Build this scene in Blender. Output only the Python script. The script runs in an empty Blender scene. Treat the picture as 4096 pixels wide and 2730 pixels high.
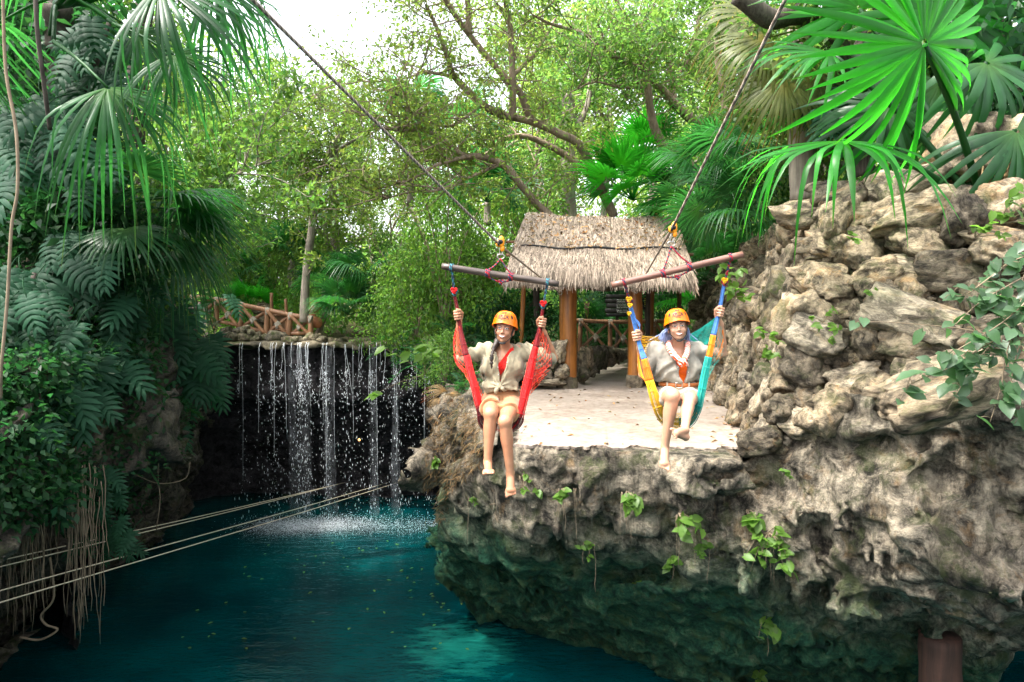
import bpy, math, random
import numpy as np
import openvdb
from mathutils import Vector, Matrix
from mathutils.bvhtree import BVHTree

rng = np.random.default_rng(11)
random.seed(5)
R_ = math.radians
scene = bpy.context.scene
C = scene.collection

# ------------------------------------------------------------------ camera, sky, sun, exposure
FPX = 2730.7                       # focal length in pixels of the 4096 px photograph (24 mm)
PITCH = R_(3.065)
CAM = np.array([0.0, 0.0, 1.6])
cd = bpy.data.cameras.new('camera'); cam = bpy.data.objects.new('camera', cd); C.objects.link(cam)
cam.location = CAM; cam.rotation_euler = (math.pi / 2 - PITCH, 0, 0)
cd.sensor_width = 36; cd.lens = 24; cd.clip_start = 0.05; cd.clip_end = 600
scene.camera = cam

SUN_DIR = np.array([-0.42, -0.20, 0.885]); SUN_DIR /= np.linalg.norm(SUN_DIR)   # towards the sun
w = bpy.data.worlds.new('World'); scene.world = w; w.use_nodes = True
nt = w.node_tree; nt.nodes.clear()
sk = nt.nodes.new('ShaderNodeTexSky'); sk.sky_type = 'NISHITA'; sk.sun_disc = False
sk.sun_elevation = math.asin(SUN_DIR[2]); sk.sun_rotation = math.atan2(SUN_DIR[0], SUN_DIR[1])
sk.air_density = 1.0; sk.dust_density = 6.0; sk.ozone_density = 1.0
bg = nt.nodes.new('ShaderNodeBackground'); bg.inputs['Strength'].default_value = 0.15
wo = nt.nodes.new('ShaderNodeOutputWorld')
hs = nt.nodes.new('ShaderNodeHueSaturation'); hs.inputs['Saturation'].default_value = 0.30; hs.inputs['Value'].default_value = 3.1   # thin white cloud over the whole sky
nt.links.new(sk.outputs[0], hs.inputs['Color']); nt.links.new(hs.outputs[0], bg.inputs[0]); nt.links.new(bg.outputs[0], wo.inputs[0])
sl = bpy.data.lights.new('sun', 'SUN'); sun = bpy.data.objects.new('sun', sl); C.objects.link(sun)
sl.energy = 3.1; sl.angle = R_(0.53); sl.color = (1.0, 0.95, 0.86)
sun.rotation_euler = Vector(SUN_DIR).to_track_quat('Z', 'Y').to_euler()
scene.view_settings.view_transform = 'Standard'; scene.view_settings.look = 'None'
scene.view_settings.gamma = 1.0; scene.view_settings.use_curve_mapping = False
scene.view_settings.exposure = 0.98
scene.cycles.max_bounces = 6; scene.cycles.diffuse_bounces = 3; scene.cycles.glossy_bounces = 2
scene.cycles.transmission_bounces = 3; scene.cycles.transparent_max_bounces = 6
scene.cycles.use_denoising = True
scene.cycles.caustics_reflective = False; scene.cycles.caustics_refractive = False

def P(x, y, Y):
    """world point seen at photograph pixel (x, y) at depth Y"""
    xc = (x - 2048) / FPX; yc = (1365 - y) / FPX
    c, s = math.cos(PITCH), math.sin(PITCH)
    d = np.array([xc, c + yc * s, -s + yc * c])
    return CAM + d * (Y / d[1])

# ------------------------------------------------------------------ mesh helpers
ORG = {}                           # world origin of every object that parents others

class MB:
    """collects vertices, faces, per-vertex tints and material numbers; build() links them as ONE mesh object"""
    def __init__(s): s.v = []; s.f = []; s.t = []; s.m = []; s.n = 0
    def add(s, v, f, tint=None, mi=0):
        v = np.asarray(v, float).reshape(-1, 3); f = np.asarray(f, np.int64)
        if f.size == 0: return s
        s.v.append(v); s.f.append(f + s.n); s.n += len(v)
        if tint is None: tint = np.ones((len(v), 3))
        tint = np.asarray(tint, float)
        if tint.ndim == 1: tint = np.tile(tint, (len(v), 1))
        s.t.append(tint); s.m.append(np.full(len(f), mi, np.int32))
        return s
    def mesh(s, name, mats, origin=(0, 0, 0), smooth=True):
        me = bpy.data.meshes.new(name)
        if s.n:
            V = np.concatenate(s.v) - np.asarray(origin)
            me.vertices.add(len(V)); me.vertices.foreach_set('co', V.astype(np.float32).ravel())
            idx = np.concatenate([f.ravel() for f in s.f]); tot = np.concatenate([np.full(len(f), f.shape[1], np.int32) for f in s.f])
            st = np.concatenate([[0], np.cumsum(tot)[:-1]]).astype(np.int32)
            me.loops.add(len(idx)); me.loops.foreach_set('vertex_index', idx.astype(np.int32))
            me.polygons.add(len(tot)); me.polygons.foreach_set('loop_start', st); me.polygons.foreach_set('loop_total', tot)
            me.polygons.foreach_set('material_index', np.concatenate(s.m))
            me.polygons.foreach_set('use_smooth', np.full(len(tot), smooth))
            me.update(calc_edges=True)
            T = np.concatenate(s.t); a = me.attributes.new('tint', 'FLOAT_COLOR', 'POINT')
            a.data.foreach_set('color', np.c_[T, np.ones(len(T))].astype(np.float32).ravel())
        for m in (mats if isinstance(mats, (list, tuple)) else [mats]): me.materials.append(m)
        return me
    def build(s, name, mats, parent=None, smooth=True, origin=None):
        o0 = ORG[parent] if parent is not None else (np.zeros(3) if origin is None else np.asarray(origin, float))
        o = bpy.data.objects.new(name, s.mesh(name, mats, o0, smooth)); C.objects.link(o)
        if parent is not None: o.parent = parent
        else: o.location = o0
        ORG[o] = o0
        return o

def tag(o, label=None, cat=None, group=None, kind=None):
    if label: o['label'] = label
    if cat: o['category'] = cat
    if group: o['group'] = group
    if kind: o['kind'] = kind
    return o
def thing(name, loc, label, cat, group=None, rot=None):
    o = bpy.data.objects.new(name, None); C.objects.link(o); o.location = loc; o.empty_display_size = 0.1
    if rot is not None: o.rotation_euler = rot
    ORG[o] = np.zeros(3) if rot is not None else np.asarray(loc, float)
    return tag(o, label, cat, group)
def inst(name, me, parent, mat4):
    """a further object on shared mesh data, placed by a matrix relative to its parent"""
    o = bpy.data.objects.new(name, me); C.objects.link(o); o.parent = parent; o.matrix_local = mat4
    return o
def copy_tree(o, parent=None):
    c = o.copy(); C.objects.link(c); c.parent = parent
    for ch in o.children: copy_tree(ch, c)
    return c

def nrm(v): v = np.asarray(v, float); return v / max(np.linalg.norm(v), 1e-9)
def frame(axis, up):
    """4x4 with X along axis and Z as near up as can be"""
    x = nrm(axis); z = np.asarray(up, float); z = z - x * np.dot(x, z)
    if np.linalg.norm(z) < 1e-4: z = np.cross(x, [0.3, 1, 0.2])
    z = nrm(z); y = np.cross(z, x)
    return np.array([[x[0], y[0], z[0]], [x[1], y[1], z[1]], [x[2], y[2], z[2]]])
def mat4(loc, r3, s=1.0):
    m = Matrix.Identity(4); r = np.asarray(r3) * s
    for i in range(3):
        for j in range(3): m[i][j] = r[i, j]
        m[i][3] = loc[i]
    return m

def smoothline(pts, n):
    """Catmull-Rom through pts, n samples"""
    p = np.asarray(pts, float)
    if len(p) == 2: return p[0] + (p[1] - p[0]) * np.linspace(0, 1, n)[:, None]
    q = np.vstack([2 * p[0] - p[1], p, 2 * p[-1] - p[-2]]); out = []
    for t in np.linspace(0, len(p) - 1 - 1e-6, n):
        i = int(t); u = t - i; a, b, c, d = q[i:i + 4]
        out.append(0.5 * (2 * b + (c - a) * u + (2 * a - 5 * b + 4 * c - d) * u * u + (3 * b - a - 3 * c + d) * u ** 3))
    return np.array(out)
def tube(pts, r, n=8, cap=True):
    p = np.asarray(pts, float); k = len(p); r = np.broadcast_to(np.asarray(r, float), (k,))
    t = np.gradient(p, axis=0); t /= np.maximum(np.linalg.norm(t, axis=1), 1e-9)[:, None]
    u = np.cross(t[0], [0.31, 0.2, 0.93]); 
    if np.linalg.norm(u) < 1e-3: u = np.cross(t[0], [1, 0, 0])
    V = []; a = np.arange(n) * 2 * math.pi / n
    for i in range(k):
        u = nrm(u - t[i] * np.dot(u, t[i])); v = np.cross(t[i], u)
        V.append(p[i] + r[i] * (np.cos(a)[:, None] * u + np.sin(a)[:, None] * v))
    V = np.concatenate(V); i = np.arange(k - 1)[:, None] * n; j = np.arange(n)[None]; j2 = (j + 1) % n
    F = np.stack([i + j, i + j2, i + n + j2, i + n + j], -1).reshape(-1, 4)
    if cap:
        V = np.vstack([V, p[0], p[-1]]); b = len(V) - 2; e = len(V) - 1
        tri = np.vstack([np.stack([np.full(n, b), j2[0], j[0]], -1), np.stack([np.full(n, e), (k - 1) * n + j[0], (k - 1) * n + j2[0]], -1)])
        return V, F, tri
    return V, F, np.zeros((0, 3), int)
def add_tube(mb, pts, r, n=8, tint=None, mi=0):
    V, F, T = tube(pts, r, n)
    b = mb.n; mb.add(V, F, tint, mi)
    if len(T): mb.f.append(T + b); mb.m.append(np.full(len(T), mi, np.int32))
    return mb
def rough_tube(mb, pts, r, n=10, amp=0.12, freq=3.0, tint=None, mi=0):
    V, F, T = tube(pts, r, n); rr = np.broadcast_to(np.asarray(r, float), (len(pts),))
    rad = np.repeat(rr, n); cen = np.repeat(np.asarray(pts, float), n, 0)
    k = len(cen); V[:k] = cen + (V[:k] - cen) * (1 + amp * (fbm(V[:k] * freq / np.maximum(rr.mean() * 8, .05), 3, 7) * 2))[:, None]
    b = mb.n; mb.add(V, F, tint, mi); mb.f.append(T + b); mb.m.append(np.full(len(T), mi, np.int32))
def add_box(mb, c, s, r3=None, tint=None, mi=0, bev=0.0):
    c = np.asarray(c, float); h = np.asarray(s, float) / 2; V = []; 
    if bev <= 0:
        V = np.array([[x, y, z] for x in (-1, 1) for y in (-1, 1) for z in (-1, 1)], float) * h
        F = [[0, 1, 3, 2], [4, 6, 7, 5], [0, 4, 5, 1], [2, 3, 7, 6], [0, 2, 6, 4], [1, 5, 7, 3]]
    else:
        V = []
        for ax in range(3):
            for sg in (-1, 1):
                o = [(ax + 1) % 3, (ax + 2) % 3]
                for a, b in ((-1, -1), (1, -1), (1, 1), (-1, 1)):
                    q = np.zeros(3); q[ax] = sg * h[ax]; q[o[0]] = a * (h[o[0]] - bev); q[o[1]] = b * (h[o[1]] - bev); V.append(q)
        import itertools
        V = np.array(V); bm = __import__('bmesh').new()
        for q in V: bm.verts.new(q)
        __import__('bmesh').ops.convex_hull(bm, input=bm.verts[:])
        bm.verts.index_update(); V = np.array([v.co[:] for v in bm.verts]); F = [[v.index for v in f.verts] for f in bm.faces]; bm.free()
    V = np.asarray(V)
    if r3 is not None: V = V @ np.asarray(r3).T
    V = V + c
    t = [f for f in F if len(f) == 3]; q = [f for f in F if len(f) == 4]; b = mb.n
    if q: mb.add(V, q, tint, mi)
    if t:
        if q: mb.f.append(np.array(t) + b); mb.m.append(np.full(len(t), mi, np.int32))
        else: mb.add(V, t, tint, mi)
    return mb

# ------------------------------------------------------------------ noise and implicit surfaces
def _h(ix, iy, iz, s):
    h = (ix.astype(np.uint32) * np.uint32(73856093)) ^ (iy.astype(np.uint32) * np.uint32(19349663)) ^ (iz.astype(np.uint32) * np.uint32(83492791)) ^ np.uint32((s * 2654435761) & 0xffffffff)
    h ^= h >> np.uint32(13); h *= np.uint32(0x5bd1e995); h ^= h >> np.uint32(15); h *= np.uint32(0x27d4eb2d); h ^= h >> np.uint32(13)
    return (h & np.uint32(0xffff)).astype(np.float32) / 65535.0
def vnoise(p, s=0):
    p = np.asarray(p, np.float32); i = np.floor(p).astype(np.int64); f = p - i; f = f * f * (3 - 2 * f)
    x, y, z = i.T; u, v, ww = f.T
    def L(a, b, t): return a + (b - a) * t
    g = lambda dx, dy, dz: _h(x + dx, y + dy, z + dz, s)
    return L(L(L(g(0,0,0), g(1,0,0), u), L(g(0,1,0), g(1,1,0), u), v), L(L(g(0,0,1), g(1,0,1), u), L(g(0,1,1), g(1,1,1), u), v), ww) - 0.5
_RM = np.array([[0.36, 0.48, -0.8], [-0.8, 0.6, 0.0], [0.48, 0.64, 0.6]])
def fbm(p, o=4, s=0, g=0.5):
    p = np.asarray(p, float); a = 1.0; r = np.zeros(len(p), np.float32)
    for k in range(o): r += a * vnoise(p, s + k); p = p @ _RM.T * 2.03 + 7.1; a *= g
    return r
def ridged(p, o=4, s=0, g=0.5):
    p = np.asarray(p, float); a = 1.0; r = np.zeros(len(p), np.float32)
    for k in range(o): r += a * (0.5 - np.abs(vnoise(p, s + k)) * 2); p = p @ _RM.T * 2.1 + 3.7; a *= g
    return r
def worley(p, s=0):
    """distance to the nearest and second nearest feature point"""
    p = np.asarray(p, np.float32); i = np.floor(p).astype(np.int64); d1 = np.full(len(p), 9., np.float32); d2 = d1.copy()
    for dx in (-1, 0, 1):
        for dy in (-1, 0, 1):
            for dz in (-1, 0, 1):
                x, y, z = i[:, 0] + dx, i[:, 1] + dy, i[:, 2] + dz
                q = np.stack([x + _h(x, y, z, s), y + _h(x, y, z, s + 1), z + _h(x, y, z, s + 2)], 1) - p
                d = np.sqrt((q * q).sum(1)); n = d < d1
                d2 = np.where(n, d1, np.minimum(d2, d)); d1 = np.where(n, d, d1)
    return d1, d2
def facet(p, s=0):
    """broken rock faces: every cell is a plane tilted its own way"""
    p = np.asarray(p, np.float32); i = np.floor(p - .5).astype(np.int64); d1 = np.full(len(p), 9., np.float32); v = np.zeros(len(p), np.float32)
    for dx in (0, 1):
        for dy in (0, 1):
            for dz in (0, 1):
                x, y, z = i[:, 0] + dx, i[:, 1] + dy, i[:, 2] + dz; h = _h(x, y, z, s); h2 = _h(x, y, z, s + 1); g = lambda a, k: (a * k) % 1.0
                q = p - np.stack([x + h, y + h2, z + g(h + h2, 7.13)], 1)
                d = (q * q).sum(1); n = d < d1; d1 = np.where(n, d, d1)
                v = np.where(n, q[:, 0] * (g(h, 13.7) - .5) + q[:, 1] * (g(h2, 17.9) - .5) + q[:, 2] * (g(h, 29.3) - .5) * 1.6 + (g(h2, 41.1) - .5) * .55, v)
    return v
def iso(sd, o, vox):
    g = openvdb.FloatGrid(1.0); g.copyFromArray(np.ascontiguousarray(sd, np.float32))
    pts, tri, quad = g.convertToPolygons(0.0, 0.0)
    V = np.asarray(pts, float) * vox + np.asarray(o); Q = np.asarray(quad, np.int64)
    return V, Q
class SDF:
    """signed distance on a grid, built up by smooth unions of tapered capsules and ellipsoids"""
    def __init__(s, lo, hi, vox):
        s.vox = vox; s.o = np.asarray(lo, float); n = np.ceil((np.asarray(hi) - s.o) / vox).astype(int) + 1
        s.ax = [(s.o[k] + np.arange(n[k]) * vox) for k in range(3)]; s.d = np.full(n, 0.08, np.float32)
    def _win(s, lo, hi):
        sl = []
        for k in range(3):
            a = int(np.clip((lo[k] - s.o[k]) / s.vox, 0, len(s.ax[k]))); b = int(np.clip((hi[k] - s.o[k]) / s.vox + 2, 0, len(s.ax[k]))); sl.append(slice(a, b))
        return tuple(sl)
    def _pts(s, w):
        return np.stack(np.meshgrid(*[s.ax[k][w[k]] for k in range(3)], indexing='ij'), -1)
    def _join(s, w, d, k, sub):
        a = s.d[w]
        if sub:
            d = -d; h = np.clip(0.5 + 0.5 * (d - a) / k, 0, 1)
            s.d[w] = a + (d - a) * h + k * h * (1 - h)
        else:
            h = np.clip(0.5 + 0.5 * (a - d) / k, 0, 1)
            s.d[w] = a + (d - a) * h - k * h * (1 - h)
    def cap(s, a, b, ra, rb=None, k=0.01, sub=False, sq=None):
        """sq: (axis, factor) squashes the section along an axis"""
        rb = ra if rb is None else rb; a = np.asarray(a, float); b = np.asarray(b, float); m = max(ra, rb) + k + 0.03
        w = s._win(np.minimum(a, b) - m, np.maximum(a, b) + m); p = s._pts(w); ba = b - a
        t = np.clip(((p - a) @ ba) / max(ba @ ba, 1e-12), 0, 1); q = p - a - t[..., None] * ba
        if sq is not None:
            ax = nrm(sq[0]); c = q @ ax; q = q + ax * (c * (1 / sq[1] - 1))[..., None]
        d = np.linalg.norm(q, axis=-1) - (ra + (rb - ra) * t)
        if sq is not None: d = d * min(1, sq[1] * 1.2)
        s._join(w, d, k, sub); return s
    def chain(s, pts, rs, k=0.008):
        for i in range(len(pts) - 1): s.cap(pts[i], pts[i + 1], rs[i], rs[i + 1], k)
        return s
    def ell(s, c, r, k=0.01, rot=None, sub=False):
        c = np.asarray(c, float); r = np.asarray(r, float); m = r.max() + k + 0.03
        w = s._win(c - m, c + m); p = s._pts(w) - c
        if rot is not None: p = p @ np.asarray(rot)          # rot columns are the local axes
        k0 = np.linalg.norm(p / r, axis=-1); k1 = np.linalg.norm(p / (r * r), axis=-1)
        s._join(w, np.where(k1 > 1e-6, k0 * (k0 - 1) / np.maximum(k1, 1e-6), -r.min()), k, sub); return s
    def carve(s, fn):
        """fn(points)->distance; keeps max(d, fn)"""
        w = (slice(None),) * 3; s.d = np.maximum(s.d, fn(s._pts(w)).astype(np.float32)); return s
    def ripple(s, fn, band=0.05):
        m = np.abs(s.d) < band; idx = np.argwhere(m); p = s.o + idx * s.vox; s.d[m] += fn(p).astype(np.float32); return s
    def mesh(s):
        s.d[0], s.d[-1] = 0.05, 0.05; s.d[:, 0], s.d[:, -1] = 0.05, 0.05; s.d[:, :, 0], s.d[:, :, -1] = 0.05, 0.05
        return iso(s.d, s.o, s.vox)
# ------------------------------------------------------------------ materials
class NT:
    def __init__(s, name):
        s.m = bpy.data.materials.new(name); s.m.use_nodes = True; s.t = s.m.node_tree; s.t.nodes.clear()
        s.out = s.n('ShaderNodeOutputMaterial')
    def n(s, ty, **kw):
        x = s.t.nodes.new(ty)
        for k, v in kw.items():
            if k.startswith('i_'): x.inputs[k[2:].replace('_', ' ')].default_value = v
            else: setattr(x, k, v)
        return x
    def l(s, a, b): s.t.links.new(a, b)
    def noise(s, scale, detail=5, rough=0.6, co=None, stretch=None, dist=0.0):
        x = s.n('ShaderNodeTexNoise'); x.inputs['Scale'].default_value = scale; x.inputs['Detail'].default_value = detail
        x.inputs['Roughness'].default_value = rough; x.inputs['Distortion'].default_value = dist
        co = co or s.co()
        if stretch:
            mp = s.n('ShaderNodeMapping'); mp.inputs['Scale'].default_value = stretch; s.l(co, mp.inputs[0]); co = mp.outputs[0]
        s.l(co, x.inputs['Vector']); return x.outputs['Fac']
    def co(s, kind='Object'):
        if not hasattr(s, '_co'): s._co = s.n('ShaderNodeTexCoord')
        return s._co.outputs[kind]
    def geo(s):
        if not hasattr(s, '_g'): s._g = s.n('ShaderNodeNewGeometry')
        return s._g
    def ramp(s, fac, stops):
        x = s.n('ShaderNodeValToRGB'); e = x.color_ramp.elements
        while len(e) < len(stops): e.new(0.5)
        for k, (p, c) in enumerate(stops): e[k].position = p; e[k].color = (*c, 1) if len(c) == 3 else c
        s.l(fac, x.inputs[0]); return x.outputs[0]
    def mix(s, a, b, fac, mode='MIX'):
        x = s.n('ShaderNodeMix', data_type='RGBA', blend_type=mode)
        for sock, v in ((x.inputs[0], fac), (x.inputs[6], a), (x.inputs[7], b)):
            if isinstance(v, (int, float)): sock.default_value = v
            elif isinstance(v, tuple): sock.default_value = (*v, 1)
            else: s.l(v, sock)
        return x.outputs[2]
    def math(s, op, a, b=0.0, c=None):
        x = s.n('ShaderNodeMath', operation=op)
        for i, v in enumerate((a, b) if c is None else (a, b, c)):
            if isinstance(v, (int, float)): x.inputs[i].default_value = v
            else: s.l(v, x.inputs[i])
        return x.outputs[0]
    def bump(s, h, strength=0.5, dist=0.02, prev=None):
        x = s.n('ShaderNodeBump'); x.inputs['Strength'].default_value = strength; x.inputs['Distance'].default_value = dist
        s.l(h, x.inputs['Height'])
        if prev is not None: s.l(prev, x.inputs['Normal'])
        return x.outputs[0]
    def bsdf(s, col, rough=0.6, spec=0.4, normal=None, **kw):
        x = s.n('ShaderNodeBsdfPrincipled')
        for k, v in (('Base Color', col), ('Roughness', rough)):
            if isinstance(v, tuple): x.inputs[k].default_value = (*v, 1)
            elif isinstance(v, (int, float)): x.inputs[k].default_value = v
            else: s.l(v, x.inputs[k])
        x.inputs['Specular IOR Level'].default_value = spec
        for k, v in kw.items(): x.inputs[k].default_value = v
        if normal is not None: s.l(normal, x.inputs['Normal'])
        return x
    def done(s, sh): s.l(sh if not hasattr(sh, 'outputs') else sh.outputs[0], s.out.inputs[0]); return s.m
    def tint(s):
        a = s.n('ShaderNodeAttribute', attribute_name='tint'); return a.outputs['Color']

def leaf_mat(name, col, trans=None, tfac=0.4, rough=0.4, spec=0.25, vein=0.0):
    n = NT(name); trans = trans or tuple(min(1, c * k) for c, k in zip(col, (2.2, 2.4, 1.2)))
    oi = n.n('ShaderNodeObjectInfo'); t = n.tint()
    v = n.math('MULTIPLY_ADD', oi.outputs['Random'], 0.5, 0.75)
    c1 = n.mix(n.mix(col, t, 1.0, 'MULTIPLY'), v, 1.0, 'MULTIPLY'); c2 = n.mix(n.mix(trans, t, 1.0, 'MULTIPLY'), v, 1.0, 'MULTIPLY')
    nz = n.noise(9.0, 3); c1 = n.mix(c1, n.ramp(nz, [(0.3, (0.72, 0.75, 0.7)), (0.7, (1.15, 1.1, 1.0))]), 1.0, 'MULTIPLY')
    b = n.bsdf(c1, rough, spec); tr = n.n('ShaderNodeBsdfTranslucent'); n.l(c2, tr.inputs[0])
    m = n.n('ShaderNodeMixShader'); m.inputs[0].default_value = tfac; n.l(b.outputs[0], m.inputs[1]); n.l(tr.outputs[0], m.inputs[2])
    return n.done(m)

def rock_mat(name, base=(0.40, 0.35, 0.275), dark=(0.034, 0.031, 0.026), warm=(0.30, 0.185, 0.085), moss=(0.06, 0.085, 0.02), scale=1.0, mossamt=0.5, algae=False, streak=False, pits=1.0, bumpd=0.14, vary=0.0):
    n = NT(name); oi = n.n('ShaderNodeObjectInfo'); co = n.co()
    of = n.n('ShaderNodeVectorMath', operation='ADD'); n.l(co, of.inputs[0]); sc = n.n('ShaderNodeVectorMath', operation='SCALE'); sc.inputs[0].default_value = (37., 11., 53.)
    n.l(oi.outputs['Random'], sc.inputs['Scale']); n.l(sc.outputs[0], of.inputs[1]); co = of.outputs[0]
    n1 = n.noise(1.3 * scale, 9, 0.68, co); n2 = n.noise(4.2 * scale, 9, 0.74, co, dist=0.5); n3 = n.noise(22 * scale, 6, 0.8, co); n4 = n.noise(2.6 * scale, 8, 0.72, co, dist=1.0)
    c = n.ramp(n2, [(0.38, dark), (0.47, tuple(0.45 * b + .01 for b in base)), (0.56, base), (0.70, tuple(min(.72, 1.35 * b) for b in base))])
    c = n.mix(c, n.ramp(n1, [(0.36, (0.42, 0.40, 0.38)), (0.5, (0.95, 0.95, 0.94)), (0.64, (1.25, 1.22, 1.18))]), 0.9, 'MULTIPLY')
    c = n.mix(c, warm, n.ramp(n4, [(0.54, (0, 0, 0)), (0.64, (.5,) * 3)]))
    c = n.mix(c, n.ramp(n3, [(0.33, (0.35, 0.34, 0.33)), (0.47, (0.9, 0.9, 0.9)), (0.66, (1.3, 1.27, 1.2))]), 0.7, 'MULTIPLY')
    mf = n.ramp(n.noise(2.9 * scale, 8, 0.75, co), [(0.52, (0, 0, 0)), (0.60, (mossamt,) * 3)])
    if streak:
        sv = n.noise(5.0, 8, 0.7, n.co(), (1.7, 1.7, 0.2)); c = n.mix(c, n.ramp(sv, [(0.40, (0.25, 0.25, 0.23)), (0.53, (1.1, 1.08, 1.05))]), 0.7, 'MULTIPLY')
    if algae:        # green film that grows on the damp lower part of the overhang
        z = n.n('ShaderNodeSeparateXYZ'); n.l(n.co('Object'), z.inputs[0])
        hz = n.math('ADD', n.math('ADD', z.outputs[2], n.math('MULTIPLY', n.noise(0.9, 6, 0.65), 2.4)), n.math('MULTIPLY', n.math('MAXIMUM', n.math('SUBTRACT', z.outputs[0], 2.6), 0.0), 0.45))
        low = n.ramp(n.math('MULTIPLY_ADD', hz, 0.2, 0.5), [(0.38, (1, 1, 1)), (0.60, (0, 0, 0))])
        alg = n.ramp(n2, [(0.36, (0.006, 0.026, 0.018)), (0.48, (0.016, 0.080, 0.044)), (0.58, (0.045, 0.125, 0.062)), (0.70, (0.15, 0.18, 0.11))])
        c = n.mix(c, n.mix(alg, n.ramp(n3, [(0.33, (0.35,) * 3), (0.6, (1.3,) * 3)]), 0.85, 'MULTIPLY'), low)
    c = n.mix(c, moss, mf)
    if vary: c = n.mix(c, n.ramp(oi.outputs['Random'], [(0.0, (0.38, 0.37, 0.36)), (0.35, (0.75, 0.72, 0.66)), (0.6, (1.0, 0.93, 0.82)), (1.0, (1.3, 1.24, 1.14))]), vary, 'MULTIPLY')
    v = n.n('ShaderNodeTexVoronoi'); v.inputs['Scale'].default_value = 11 * scale; n.l(co, v.inputs['Vector'])
    hgt = n.math('ADD', n.math('ADD', n.math('MULTIPLY', n2, 1.3), n.math('MULTIPLY', n3, 0.5)), n.math('MULTIPLY', n.math('MINIMUM', v.outputs['Distance'], 0.4), 0.45 * pits))
    return n.done(n.bsdf(c, 0.88, 0.2, n.bump(hgt, 1.0, bumpd)))

def wood_mat(name, a, b, rough=0.55, scale=1.0, spec=0.4, axis=2, dirt=0.3):
    n = NT(name); st = [9.0, 9.0, 9.0]; st[axis] = 0.5
    g = n.noise(2.2 * scale, 7, 0.65, None, tuple(st), 0.4); k = n.noise(1.7 * scale, 5)
    c = n.ramp(g, [(0.3, a), (0.7, b)]); c = n.mix(c, n.ramp(k, [(0.35, (1 - dirt,) * 3), (0.6, (1.1,) * 3)]), 1.0, 'MULTIPLY')
    return n.done(n.bsdf(c, rough, spec, n.bump(g, 0.35, 0.012)))

def cloth_mat(name, col, rough=0.85, weave=260.0, var=0.18, sheen=0.2):
    n = NT(name); k = n.noise(14, 5, 0.6); f = n.noise(weave, 2, 0.5)
    c = n.mix(n.mix(col, n.tint(), 1.0, 'MULTIPLY'), n.ramp(k, [(0.3, (1 - var,) * 3), (0.7, (1 + var,) * 3)]), 1.0, 'MULTIPLY')
    h = n.math('ADD', n.math('MULTIPLY', f, 0.35), k)
    return n.done(n.bsdf(c, rough, 0.15, n.bump(h, 0.35, 0.006), **{'Sheen Weight': sheen}))

def plain_mat(name, col, rough=0.5, spec=0.4, var=0.12, scale=30.0, tint=False, **kw):
    n = NT(name); k = n.noise(scale, 4); base = n.mix(col, n.tint(), 1.0, 'MULTIPLY') if tint else col
    c = n.mix(base, n.ramp(k, [(0.3, (1 - var,) * 3), (0.7, (1 + var,) * 3)]), 1.0, 'MULTIPLY')
    return n.done(n.bsdf(c, rough, spec, **kw))

def skin_mat(name, col):
    n = NT(name); k = n.noise(22, 5, 0.6); k2 = n.noise(5, 3)
    c = n.mix(col, n.ramp(k, [(0.3, (0.9, 0.88, 0.86)), (0.7, (1.08, 1.06, 1.05))]), 1.0, 'MULTIPLY')
    c = n.mix(c, n.ramp(k2, [(0.35, (1.06, 0.94, 0.9)), (0.65, (0.97, 1.0, 1.0))]), 0.8, 'MULTIPLY')
    b = n.bsdf(c, 0.42, 0.5, n.bump(n.noise(160, 3), 0.08, 0.002)); b.inputs['Subsurface Weight'].default_value = 0.12
    b.inputs['Subsurface Radius'].default_value = (0.012, 0.005, 0.003); b.inputs['Subsurface Scale'].default_value = 0.6
    return n.done(b)

def rope_mat(name, a, b, freq=90.0):
    """braided cord: two colours in a fine helical check"""
    n = NT(name); wv = n.n('ShaderNodeTexWave'); wv.inputs['Scale'].default_value = freq / 6; wv.inputs['Distortion'].default_value = 2.5; wv.inputs['Detail'].default_value = 1
    wv.bands_direction = 'DIAGONAL'; n.l(n.co(), wv.inputs['Vector'])
    f = n.noise(freq, 2, 0.6); c = n.mix(n.ramp(wv.outputs['Fac'], [(0.42, a), (0.58, b)]), n.ramp(f, [(0.3, (0.6,) * 3), (0.7, (1.25,) * 3)]), 0.8, 'MULTIPLY')
    return n.done(n.bsdf(c, 0.8, 0.2, n.bump(wv.outputs['Fac'], 0.5, 0.004)))

M = {}
G = (0.035, 0.085, 0.022)
M['leaf_far'] = leaf_mat('leaf_far', (0.090, 0.150, 0.034), (0.34, 0.56, 0.08), 0.42, 0.45)
M['leaf_mid'] = leaf_mat('leaf_mid', (0.065, 0.130, 0.032), (0.24, 0.48, 0.07), 0.40, 0.4)
M['leaf_yellow'] = leaf_mat('leaf_yellow', (0.120, 0.165, 0.040), (0.36, 0.54, 0.09), 0.42, 0.45)
M['leaf_bright'] = leaf_mat('leaf_bright', (0.075, 0.145, 0.028), (0.24, 0.50, 0.06), 0.42, 0.4)
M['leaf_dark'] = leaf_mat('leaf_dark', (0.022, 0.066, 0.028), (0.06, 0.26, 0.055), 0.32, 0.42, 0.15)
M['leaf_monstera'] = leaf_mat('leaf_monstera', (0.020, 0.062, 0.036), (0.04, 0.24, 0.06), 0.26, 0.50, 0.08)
M['frond'] = leaf_mat('frond', (0.022, 0.080, 0.030), (0.06, 0.32, 0.05), 0.36, 0.36, 0.25)
M['frond_bright'] = leaf_mat('frond_bright', (0.014, 0.105, 0.014), (0.06, 0.56, 0.025), 0.5, 0.34, 0.25)
M['frond_olive'] = leaf_mat('frond_olive', (0.095, 0.110, 0.038), (0.24, 0.30, 0.05), 0.38, 0.4, 0.25)
M['frond_dry'] = leaf_mat('frond_dry', (0.20, 0.135, 0.07), (0.22, 0.15, 0.07), 0.25, 0.7, 0.2)
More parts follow.
